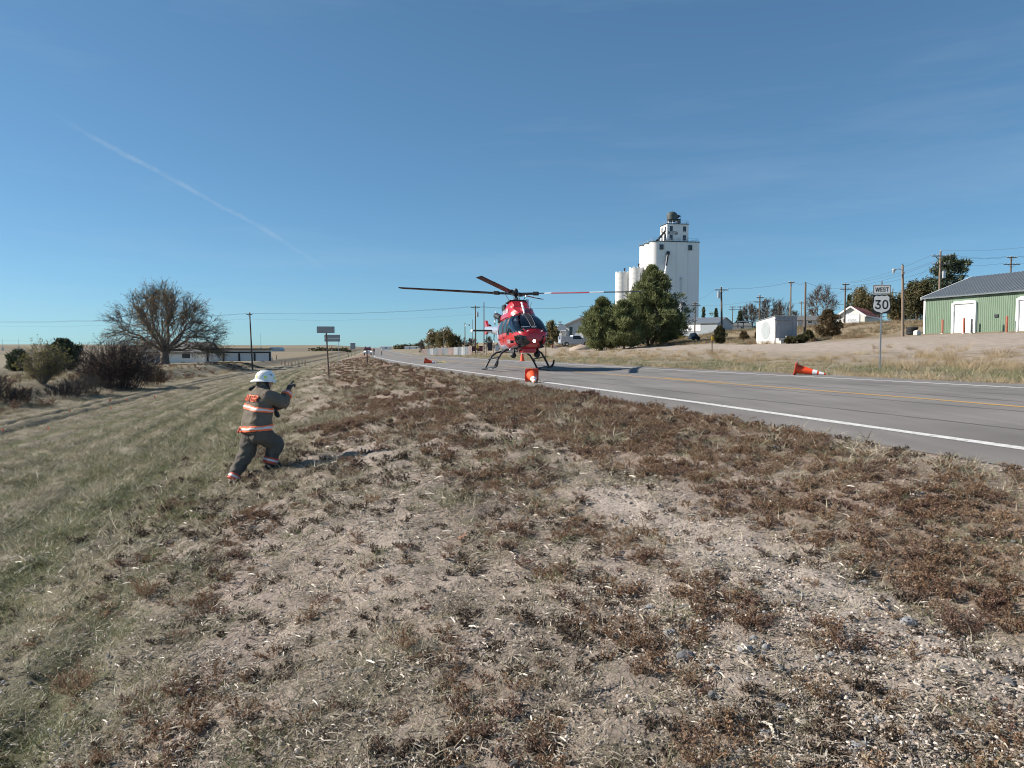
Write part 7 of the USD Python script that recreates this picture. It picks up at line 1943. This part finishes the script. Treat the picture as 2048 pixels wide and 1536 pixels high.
# gloves
obj('glove', [soft(hand(rh_c, rh_f, rh_n, -1, 1.06, (.75, .25, .7, .8), 0.004) + hulls([(J['rwr'], .046), (rh_c - rh_f * .05, .034)]), 0.008, 4)], 'glove_dark', FF, smooth=60)
obj('glove', [soft(hand(lh_c, lh_f, lh_n, 1, 1.06, fat=0.004) + hulls([(J['lwr'], .046), (lh_c - lh_f * .05, .034)]), 0.008, 4)], 'glove_dark', FF, smooth=60)
obj('glove_cuff', [tubes([J['rwr'] - rh_f * .02, J['rwr'] + rh_f * .045], [.052, .045], 14)], 'glove_tan', FF, smooth=50)
# helmet
hf = np.array([.80, .58, -0.10]); hf /= np.linalg.norm(hf); hu = np.array([0.10, .06, 1.0]); hu -= hf * hu.dot(hf); hu /= np.linalg.norm(hu); hsd = np.cross(hu, hf)
H4 = np.eye(4); H4[:3, 0], H4[:3, 1], H4[:3, 2], H4[:3, 3] = hf, hsd, hu, J['head'] + hu * .025
dome_ = trimesh.creation.revolve(np.array([(0.150, 0.0), (0.152, 0.02), (0.146, 0.055), (0.125, 0.10), (0.085, 0.132), (0.04, 0.146), (0.0001, 0.150)]), sections=32); dome_.apply_scale([0.98, 0.80, 0.92])
hel = obj('helmet', dome_.apply_transform(H4), 'helmet_white', FF, smooth=50)
th = np.linspace(0, 2 * np.pi, 41)[:-1]; ro = np.where(np.cos(th) < 0, 0.170 + 0.040 * np.cos(th) ** 2, 0.165); ri = 0.125
rings = [[(ri * 1.08 * math.cos(a), ri * .86 * math.sin(a), 0.012) for a in th], [(r * math.cos(a), r * .84 * math.sin(a), -0.016 - 0.022 * (math.cos(a) < 0) * math.cos(a) ** 2) for a, r in zip(th, ro)], [(r * math.cos(a) * .985, r * .84 * math.sin(a) * .985, -0.026 - 0.022 * (math.cos(a) < 0) * math.cos(a) ** 2) for a, r in zip(th, ro)], [(ri * 1.08 * math.cos(a), ri * .86 * math.sin(a), -0.004) for a in th]]
obj('brim', loft(rings, close=False).apply_transform(H4), 'helmet_white', hel, smooth=40)
for k in range(6):
    a = 2 * math.pi * k / 6 + 0.26
    pts = [(0.1535 * math.cos(a + q) * .98 * rr, 0.1535 * math.sin(a + q) * .80 * rr, z) for q, rr, z in ((-.16, 1.0, .020), (.16, 1.0, .020), (.10, .965, .058), (-.10, .965, .058))]
    mm = trimesh.Trimesh(pts, [(0, 1, 2), (0, 2, 3)], process=False).apply_transform(H4)
    obj('sticker', mm, 'lime_sticker', hel)
obj('ridge', [box((x, 0, 0.136 - 2.2 * x * x), (0.03, 0.02, 0.014)) .apply_transform(H4) for x in (-.06, -.03, 0, .03, .06)], 'helmet_white', hel)
obj('helmet_mark', [box((0.035, -0.094, 0.088), (0.05, 0.012, 0.006), 0.3).apply_transform(H4), box((0.05, -0.101, 0.075), (0.03, 0.012, 0.006), 0.3).apply_transform(H4)], 'strap_black', hel)
nk = hulls([(HP(-.02, 0, .01), .102), (HP(.0, 0, -.03), .098), (HP(-.03, 0, -.085), .088)]) - hulls([(HP(.07, 0, .0), .105), (HP(.09, 0, -.07), .10)])
nk = nk - MF.cube((1, 1, 1), True).translate(tuple(J['head'] + np.array([0, 0, .55])))
obj('neck_guard', soft(nk, 0.02, 3), 'strap_black', FF, smooth=60)
obj('chin_strap', tubes([HP(.0, -.098, .0), HP(.03, -.085, -.06), HP(.065, -.03, -.108), HP(.065, .03, -.108), HP(.03, .085, -.06)], 0.008, 6), 'strap_black', FF)
obj('radio_strap', [hulls([(J['lsh'] + [-.075, -.05, .06], .022), (J['lsh'] + [-.02, -.01, .085], .024)])], 'strap_black', FF, smooth=40)
obj('chest_strap', [wrinkle(join(hulls([(J['rsh'] + fw * .115 - [0, 0, .16], .028), (J['rsh'] + fw * .125 - [0, 0, .28], .026)])), .0, 1, 1), hulls([(J['rsh'] + fw * .125 - [-.01, 0, .27], .034), (J['rsh'] + fw * .13 - [-.02, 0, .30], .030)])], 'strap_black', FF, smooth=40)
obj('side_tab', [hulls([((.115, .22, .80), .012), ((.105, .20, .76), .014), ((.10, .20, .745), .012)])], 'cuff_red', FF)


# ---- small far figures
def small_person(label, loc, rz, coat_m, legs_m, arms='down', group=None, seated=False, helmet=None):
    o = thing('person', label, 'person', loc, rz, group)             # faces local +x
    if seated:
        hip, kn, an, z0 = .0, (.42, .02), (.46, -.42), .12
        L = [[((0, s * .09, .12), .085), ((.42, s * .12, .16), .065)] for s in (-1, 1)] + [[((.42, s * .12, .16), .065), ((.50, s * .12, -.28), .045)] for s in (-1, 1)]
        base = .0
    else:
        L = [[((0, s * .09, .90), .095), ((.02, s * .10, .50), .068)] for s in (-1, 1)] + [[((.02, s * .10, .50), .068), ((-.01, s * .11, .08), .048)] for s in (-1, 1)]
        base = .80
    T_ = [[((0, s * .08, base + .15), .12) for s in (-1, 1)] + [((0, s * .10, base + .42), .12) for s in (-1, 1)], [((0, s * .10, base + .42), .12) for s in (-1, 1)] + [((0, s * .16, base + .60), .07) for s in (-1, 1)] + [((0, 0, base + .66), .06)]]
    if arms == 'down':
        A_ = [[((0, s * .20, base + .60), .062), ((-.02, s * .26, base + .33), .05)] for s in (-1, 1)] + [[((-.02, s * .26, base + .33), .05), ((.06, s * .25, base + .08), .036)] for s in (-1, 1)]; hc = [np.array((.08, s * .25, base)) for s in (-1, 1)]; hd_ = [(.2, 0, -1)] * 2
    else:
        A_ = [[((0, s * .20, base + .60), .062), ((.06, s * .27, base + .36), .05)] for s in (-1, 1)] + [[((.06, s * .27, base + .36), .05), ((.28, s * .14, base + .40), .036)] for s in (-1, 1)]; hc = [np.array((.36, s * .11, base + .41)) for s in (-1, 1)]; hd_ = [(1, -.2 * s, 0) for s in (-1, 1)]
    hd, HPp = head_solid((.02, 0, base + .88), (1, 0, -.05))
    bd = hulls(*[[(c, r * .82) for c, r in g] for g in L + T_ + A_], [((0, 0, base + .66), .052), ((.01, 0, base + .82), .05)]) + hd
    for s, c, d in zip((-1, 1), hc, hd_):
        bd = bd + hand(c, d, (0, -s, .2), s)
    for s in (-1, 1):
        a = L[2 if s < 0 else 3][1][0]; bd = bd + MF.batch_hull([sph(a, .04), sph(np.array(a) - [.03, 0, .05], .03), sph(np.array(a) + [.16, 0, -.055], .025)])
    obj('body', soft(bd, 0.03, 3), 'skin', o, smooth=60)
    cm = join(hulls(*T_, *A_).refine_to_length(0.05)); obj('jacket', wrinkle(cm, .012, 8, 5), coat_m, o, smooth=60)
    lm_ = join(hulls(*L, [((0, s * .08, base + .12), .11) for s in (-1, 1)]).refine_to_length(0.05)); obj('trousers', wrinkle(lm_, .012, 8, 6), legs_m, o, smooth=60)
    for s in (-1, 1):
        a = np.array(L[2 if s < 0 else 3][1][0]); obj('boot', MF.batch_hull([sph(a - [0, 0, .0], .055), sph(a - [.03, 0, .045], .038), sph(a + [.16, 0, -.05], .032)]), 'boot_black', o, smooth=50)
    if helmet:
        dm = trimesh.creation.revolve(np.array([(0.125, -0.02), (0.128, 0.03), (0.10, 0.09), (0.05, 0.122), (0.0001, 0.13)]), sections=20).apply_translation((0, 0, base + .905)); obj('helmet', dm, helmet, o, smooth=50)
    else:
        obj('hair', hulls([((0, 0, base + .925), .092), ((-.02, 0, base + .90), .09)]).trim_by_plane((-0.3, 0, 1), base + .90), 'strap_black', o, smooth=50)
    return o


mat('duty_jacket', (.10, .085, .075), 0.9); mat('vest_pale', (.42, .40, .33), 0.8); mat('trouser_dark', (.035, .033, .035), 0.9); mat('flight_navy', (.02, .03, .07), 0.8)
p_ = on_road(748.2, 710.6)
small_person('far person in brown jacket standing beside the fire pickup', (p_[0], p_[1], p_[2]), math.radians(150), 'duty_jacket', 'trouser_dark', 'front')
p_ = on_road(763.5, 710.3)
small_person('far person in pale top standing on the road, arms held in front', (p_[0], p_[1], p_[2]), math.radians(-160), 'vest_pale', 'trouser_dark', 'front')
c_, s_ = math.cos(HT), math.sin(HT); ph = math.radians(3.6)
for s, lab in ((-1, 'helicopter pilot behind the windshield on the left of the picture'), (1, 'crew member seated behind the windshield on the right of the picture')):
    lx_, ly_, lz_ = 1.22, s * .32, 1.02
    small_person(lab, (hp[0] + c_ * lx_ - s_ * ly_, 31.5 + s_ * lx_ + c_ * ly_, hz + 0.05 + lz_ + lx_ * math.sin(ph)), HT, 'flight_navy', 'flight_navy', 'front', seated=True, helmet='helmet_white' if s < 0 else 'flight_navy')

# ---------------------------------------------------------------- vehicles
mat('truck_white', (.72, .72, .72), 0.3, coat=0.5, var=0.03); mat('truck_maroon', (.11, .018, .03), 0.3, coat=0.5, var=0.05); mat('chrome', (.6, .6, .62), 0.18, 0.95, var=0.05); mat('silver_paint', (.45, .46, .49), 0.35, 0.3, coat=0.4, var=0.05)
MAT['headlamp_glow'] = usdkit.material(stage, '/World/Looks/headlamp_glow', {'e': ('emission', {'color': (1.0, .96, .9), 'strength': 2.0})}, [], surface='e.emission')


def wheel(o, x, y, r=0.39, w=0.26):
    s = 1 if y > 0 else -1
    t = trimesh.creation.revolve(np.array([(r * .6, -w / 2), (r * .95, -w / 2), (r, -w / 3), (r, w / 3), (r * .95, w / 2), (r * .6, w / 2), (r * .6, -w / 2)]), sections=24).apply_transform(trimesh.transformations.rotation_matrix(math.pi / 2, [1, 0, 0])).apply_translation((x, y, r))
    wo = obj('wheel', t, 'rubber', o, smooth=40)
    obj('rim', trimesh.creation.revolve(np.array([(0.001, .02), (r * .3, .05), (r * .58, .02), (r * .6, -.08), (0.001, -.06)]), sections=20).apply_transform(trimesh.transformations.rotation_matrix(-s * math.pi / 2, [1, 0, 0])).apply_translation((x, y + s * w * .40, r)), 'chrome', wo, smooth=40)


def pickup(label, loc, rz, upper, lower, light_bar=False, lit=False, pitch=0.0, utility=False):
    """Nose towards local +x."""
    o = thing('pickup_truck', label, 'pickup truck', loc, rz, pitch=pitch)
    prof = [(2.75, .48), (2.80, .72), (2.72, 1.02), (1.35, 1.16), (-2.75, 1.16), (-2.80, .55), (-2.2, .48)]
    body = prism(prof, 1.92, -.96).apply_transform(trimesh.transformations.rotation_matrix(math.pi / 2, [1, 0, 0]))
    arch = [trimesh.creation.cylinder(.47, 2.2, sections=24).apply_transform(trimesh.transformations.rotation_matrix(math.pi / 2, [1, 0, 0])).apply_translation((x, 0, .40)) for x in (1.75, -1.7)]
    try:
        body = trimesh.boolean.difference([body] + arch + [box((-1.75, 0, 1.1), (1.8, 1.62, 0.7))], engine='manifold')
    except Exception:
        pass
    bo = obj('body', body, lower, o)
    cab = loft([[(x, y * w, z) for x, y in zip(xs__, (-1, 1, 1, -1))] for xs__, w, z in (((1.35, 1.35, -.80, -.80), .92, 1.16), ((1.02, 1.02, -.72, -.72), .84, 1.55), ((.62, .62, -.62, -.62), .74, 1.88), ((.5, .5, -.55, -.55), .70, 1.92))])
    co = obj('cab', cab, upper, o)
    obj('windscreen', loft([[(1.335, -.84, 1.20), (1.335, .84, 1.20), (1.355, .84, 1.20), (1.355, -.84, 1.20)], [(.68, -.70, 1.83), (.68, .70, 1.83), (.70, .70, 1.83), (.70, -.70, 1.83)]]), 'dark_glass', co)
    for s in (-1, 1):
        obj('side_window', loft([[(x, s * y, z) for x, y, z in ((1.02, .925, 1.22), (-.66, .925, 1.22), (-.52, .775, 1.80), (.60, .775, 1.80))], [(x, s * (y + .012), z) for x, y, z in ((1.02, .925, 1.22), (-.66, .925, 1.22), (-.52, .775, 1.80), (.60, .775, 1.80))]]), 'dark_glass', co)
        obj('mirror', rbox((.12, .2, .22), .03, (1.0, s * 1.08, 1.28)), 'bin_black', o)
        obj('headlight', rbox((.06, .34, .2), .03, (2.76, s * .74, .90)), 'headlamp_glow' if lit else 'chrome', o)
        for x in (1.75, -1.7):
            wheel(o, x, s * .84)
    obj('tail_window', box((-.69, 0, 1.50), (.03, 1.3, .4), 0, -.14), 'dark_glass', co)
    obj('grille', [rbox((.05, 1.0, .30), .02, (2.78, 0, .88))] + [box((2.815, 0, .78 + .07 * k), (.02, .96, .025)) for k in range(4)], 'chrome', o)
    obj('bumper', rbox((.16, 1.95, .2), .04, (2.84, 0, .56)), 'chrome', o); obj('bumper', rbox((.14, 1.9, .18), .04, (-2.86, 0, .56)), 'chrome', o)
    objs('tail_light', [rbox((.04, .16, .34), .015, (-2.79, s * .86, .95)) for s in (-1, 1)], 'dull_red', o)
    if light_bar:
        lb = obj('light_bar', [rbox((.3, 1.35, .05), .02, (.1, 0, 1.98))], 'bin_black', o)
        objs('beacon', [rbox((.28, .34, .17), .05, (.1, s * .52, 2.08)) for s in (-1, 1)], 'dull_red', lb)
        obj('lamp', trimesh.creation.icosphere(1, .09).apply_scale((.5, 1, 1)).apply_translation((.74, -.02, 1.66)), 'headlamp_glow', o, label='white flashing lamp behind the windscreen')
    if utility:
        ub = obj('utility_bed', [rbox((2.0, .32, .62), .03, (-1.78, s * .86, 1.38)) for s in (-1, 1)], 'silver_paint', o)
        obj('rack', [rod((-2.6, s * .8, 1.7), (-2.6, s * .8, 2.1), .04, sides=6) for s in (-1, 1)] + [rod((-2.6, -.8, 2.1), (-2.6, .8, 2.1), .04, sides=6)], 'truck_white', o)
    return o


p_ = foot(734, 710.5, 60)
uu_ = u_of(p_[0], p_[1])
pickup('white and maroon fire pickup with light bar parked on the left shoulder', (p_[0], p_[1] + 1.0, float(height(p_[0], p_[1])) + 0.02), -math.pi / 2 + math.atan(.19) - 0.0, 'truck_maroon', 'truck_white', True, True)
p_ = stand(1150, 128); zt_ = at(1150, 692, 128)[2]
pickup('silver grey utility pickup half hidden behind the pines', (p_[0], 128, max(zt_, p_[2]) - 0.05), math.radians(12), 'truck_white', 'silver_paint', utility=True)
# a bulldozed dirt pile and yellow machinery behind the pines
Y = 122.0; p_ = stand(1157, Y); q_ = Y / FPX; g_ = np.random.default_rng(8)
ico = trimesh.creation.icosphere(3, 1.0); v = np.array(ico.vertices); v = v * (1 + 0.25 * (meshkit.fbm(v * 2.2, 3, 4) - .5))[:, None] * np.array([24 * q_, 14 * q_, 13 * q_]); v[:, 2] = np.where(v[:, 2] < 0, v[:, 2] * .3, v[:, 2] - .012 * np.abs(v[:, 0]) ** 2)
tag(obj('dirt_pile', (v + [p_[0] + 6 * q_, Y, p_[2] - .2], np.array(ico.faces)), 'soil_pile', None, smooth=True), 'heap of pale bare dirt in front of the silver utility pickup', 'dirt pile')
Y = 125.0; q_ = Y / FPX; p_ = stand(1340, Y); zb_ = max(p_[2], at(1340, 679, Y)[2])
o = thing('front_loader', 'yellow wheel loader half hidden behind the tallest pine', 'loader', (p_[0], Y, zb_), 0.15)
obj('body', [rbox((24 * q_, 1.6, 9 * q_), .1, (-2 * q_, 0, 9 * q_)), rbox((10 * q_, 1.4, 6 * q_), .1, (-9 * q_, 0, 14 * q_))], 'machine_yellow', o)
obj('bucket', prism([(0, 0), (13 * q_, 1 * q_), (9 * q_, 5 * q_), (2 * q_, 12 * q_), (-1 * q_, 9 * q_)], 2.2, -1.1).apply_transform(trimesh.transformations.rotation_matrix(math.pi / 2, [1, 0, 0])).apply_translation((14 * q_, 0, 1.5 * q_)), 'machine_yellow', o)
objs('wheel', [trimesh.creation.cylinder(5.5 * q_, .5, sections=20).apply_transform(trimesh.transformations.rotation_matrix(math.pi / 2, [1, 0, 0])).apply_translation((x * q_, y, 5.0 * q_)) for x in (-9, 5) for y in (-.8, .8)], 'rubber', o)
obj('lift_arm', [tubes([(2 * q_, s * .6, 12 * q_), (10 * q_, s * .6, 11 * q_), (15 * q_, s * .6, 5 * q_)], .14, 6) for s in (-1, 1)], 'machine_yellow', o)
p_ = stand(1386, 116); q_ = 116 / FPX; zb_ = at(1386, 678, 116)[2]
o = thing('dark_trailer', 'small dark hump roofed trailer right of the yellow loader', 'trailer', (p_[0], 116, zb_), 0.1)
obj('shell', prism([(-6 * q_, 0), (6 * q_, 0), (4 * q_, 8 * q_), (0, 12 * q_), (-2 * q_, 9 * q_)], 2.4, -1.2).apply_transform(trimesh.transformations.rotation_matrix(math.pi / 2, [1, 0, 0])), 'dark_metal', o)
objs('wheel', [trimesh.creation.cylinder(.32, .2, sections=16).apply_transform(trimesh.transformations.rotation_matrix(math.pi / 2, [1, 0, 0])).apply_translation((x, -1.1, .1)) for x in (-.3, .4)], 'rubber', o)
# ---------------------------------------------------------------- single plants, stones and scraps of the foreground
def pinned(name, label, cat, px, py, parts, scale=1.0, rz=0.0):
    p = foot(px, py, 1.5)
    o = thing(name, label, cat, (p[0], p[1], p[2] - 0.005), rz, scale=scale)
    for nm, ms, mt in parts:
        if nm == 'leaf':
            V, F = ms
            for k in range(len(V) // 6):
                obj('leaf', (V[6 * k:6 * k + 6], F[4 * k:4 * k + 4] - 6 * k), mt, o)
        else:
            obj(nm, ms, mt, o)
    return o


mat('pale_stone', (.58, .52, .43), 0.9, var=0.15, scale=20, bump=0.5)
mat('grey_stone', (.22, .22, .225), 0.9, var=0.2, scale=20, bump=0.5)
mat('dark_chunk', (.12, .12, .125), 0.9, var=0.3, scale=20, bump=0.6)
mat('paper_scrap', (.70, .64, .66), 0.8)
mat('brown_leaf', (.23, .10, .05), 0.8, var=0.2)


def rock(seed, sx, sy, sz):
    ic = trimesh.creation.icosphere(2, 1.0); v = np.array(ic.vertices)
    v = v * (0.75 + 0.55 * meshkit.fbm(v * 1.6 + seed * 3.1, 3, seed))[:, None]
    v = np.sign(v) * np.abs(v) ** 0.85 * [sx, sy, sz]; v[:, 2] += sz * 0.45
    return (v, np.array(ic.faces))


for k, (px, py, s, mt, lab) in enumerate([
        (1601, 1447, .026, 'pale_stone', 'round cream coloured stone on the gravel at lower right'), (1817, 1246, .036, 'grey_stone', 'flat grey stone at the edge of the gravel strip, right'), (1490, 1300, .032, 'grey_stone', 'flat blue grey stone left of the two stones in the gravel'),
        (1522, 1307, .020, 'pale_stone', 'small whitish stone beside the flat blue grey stone'), (1372, 1316, .040, 'dark_chunk', 'dark chunk of broken asphalt left of the gravel'), (1340, 1268, .032, 'grey_stone', 'grey stone above the dark asphalt chunk'),
        (1300, 1215, .022, 'grey_stone', 'small grey stone below the rusty weeds'), (1562, 1420, .030, 'dark_chunk', 'black chunk left of the cream coloured stone'), (1535, 1470, .026, 'grey_stone', 'grey stone below the cream coloured stone'),
        (1720, 1495, .034, 'grey_stone', 'grey slab of asphalt near the bottom edge, right of centre'), (1690, 1475, .022, 'dark_chunk', 'dark stone above the grey slab near the bottom edge'), (1838, 1366, .018, 'pale_stone', 'small tan stone in the gravel at far right'),
        (1098, 1347, .018, 'grey_stone', 'egg shaped grey stone on the soil in the middle'), (1760, 1440, .024, 'grey_stone', 'grey stone right of the cream coloured stone'), (1890, 1340, .022, 'dark_chunk', 'dark stone near the right edge of the gravel'), (540, 822, .05, 'grey_stone', 'pale flat stone at the left end of the bare soil')][:15]):
    p = foot(px, py, 1.5)
    o = obj('stone', rock(80 + k, s, s * 0.75, s * 0.6), mt, None, smooth=40)
    UsdGeom.Xformable(o).AddTranslateOp().Set(Gf.Vec3d(float(p[0]), float(p[1]), float(p[2]) - 0.004)); tag(o, lab, 'stone')
GT_ = lambda n, R, h, seed, w=0.0042: ('blades', blades(n, R, (h * 0.4, h), w, 0.55, seed, 0.7, segs=3), 'green_blades')  # noqa: E731
mat('leaf_green', (.075, .12, .04), 0.5, var=0.3, scale=30)
for k, (px, py, R, h, lab) in enumerate([
        (918, 1012, .17, .20, 'largest bright green grass clump in the middle of the weedy soil'), (848, 1016, .16, .13, 'low green grass clump left of the largest one'), (1362, 1228, .10, .09, 'small green grass clump beside the gravel strip'),
        (1590, 958, .28, .09, 'low green patch among the wine red weeds near the road'), (240, 1282, .16, .13, 'green grass clump below the grey slope, far left'), (330, 1405, .13, .12, 'green grass clump near the lower left corner'),
        (160, 1475, .14, .14, 'bright green grass clump in the lower left corner'), (30, 1500, .16, .16, 'bright green grass clump at the left edge of the bottom'), (860, 918, .25, .12, 'green grass right of the bare soil patch'),
        (668, 1010, .20, .11, 'dark green grass along the small step in the soil'), (600, 905, .26, .13, 'dark green grass at the firefighter\'s front boot'), (1008, 903, .35, .12, 'green grass among the rust brown weeds')]):
    pinned('grass_clump', lab, 'grass clump', px, py, [GT_(120, R, h, 400 + k), ('dead_blades', blades(50, R * 1.1, (h * .2, h * .6), .003, .9, 430 + k, .8), 'straw_blades')])
for k, (px, py, n, h, lab) in enumerate([(985, 1437, 16, .075, 'broad leaved green weed at the bottom centre'), (330, 1530, 18, .085, 'broad leaved green weed at the bottom edge, left'), (500, 1478, 16, .07, 'broad leaved green weed left of centre near the bottom'), (985, 1318, 8, .04, 'tiny green seedling in the straw'), (1040, 1452, 10, .06, 'small green weed right of the broad leaved one at the bottom')]):
    pinned('leafy_weed', lab, 'weed', px, py, [('leaf', leafy(n, h * .55, 500 + k, h * .11), 'green_blades'), ('stalk', straws(8, h * .5, (.01, .03), .003, 520 + k), 'straw_blades')])
for k, (px, py, s, h, mt, lab) in enumerate([
        (150, 1392, 60, .20, 'rust_weed', 'large russet weed bush at lower left'), (292, 1195, 46, .20, 'rust_weed', 'russet weed bush in the grey green slope, left'), (808, 1298, 26, .13, 'rust_weed', 'small russet weed in the straw, left of centre'),
        (1262, 1300, 30, .19, 'rust_weed', 'russet weed standing beside the dark asphalt chunk'), (934, 898, 40, .17, 'wine_weed', 'dark tangled weed among the rust brown weeds'), (905, 1290 - 60, 30, .16, 'straw_blades', 'pale upright tuft of dry stalks in the middle'),
        (1150, 1395, 26, .17, 'straw_blades', 'thin pale stalks standing right of centre near the bottom'), (1400, 1530, 30, .16, 'rust_weed', 'russet weed at the bottom edge right of centre'), (1925, 1270, 50, .16, 'wine_weed', 'wine red weed thicket at the right edge'), (1640, 1395, 22, .12, 'rust_weed', 'small russet weed in the gravel above the cream stone')]):
    pinned('dry_weed', lab, 'weed', px, py, [('stems', twigs(s, h, 1.3, 540 + k, 24, .006), mt), ('husks', blades(20, .10, (.02, .05), .003, .9, 560 + k, .8), 'straw_blades')], rz=k)
for k, (px, py, lab) in enumerate([(698, 1105, 'small crumpled pinkish white scrap on the slope'), (508, 1330, 'thin curled straw coloured husk')][:1]):
    p = foot(px, py, 1.5); g_ = np.random.default_rng(5)
    v = np.array([(x * .022, y * .016, .014 + .010 * g_.normal()) for x in range(-1, 2) for y in range(-1, 2)]); f = [(i * 3 + j, i * 3 + j + 1, i * 3 + j + 4) for i in range(2) for j in range(2)] + [(i * 3 + j, i * 3 + j + 4, i * 3 + j + 3) for i in range(2) for j in range(2)]
    o = obj('paper_scrap', (v + p, np.array(f)), 'paper_scrap'); tag(o, lab, 'scrap')
p = foot(922, 1082, 1.5)
v = np.array([(t * .05, w * .012 * (1 - t * t), .02 + .05 * (t + .9) ** 1.5 * .4 - .012 * abs(w)) for t in np.linspace(-1, 1, 7) for w in (-1, 0, 1)]); f = [(i * 3 + j, i * 3 + j + 1, i * 3 + j + 4) for i in range(6) for j in range(2)] + [(i * 3 + j, i * 3 + j + 4, i * 3 + j + 3) for i in range(6) for j in range(2)]
tag(obj('curled_leaf', (v + p, np.array(f)), 'brown_leaf', None, smooth=True), 'curled red brown leaf standing on the straw', 'leaf')
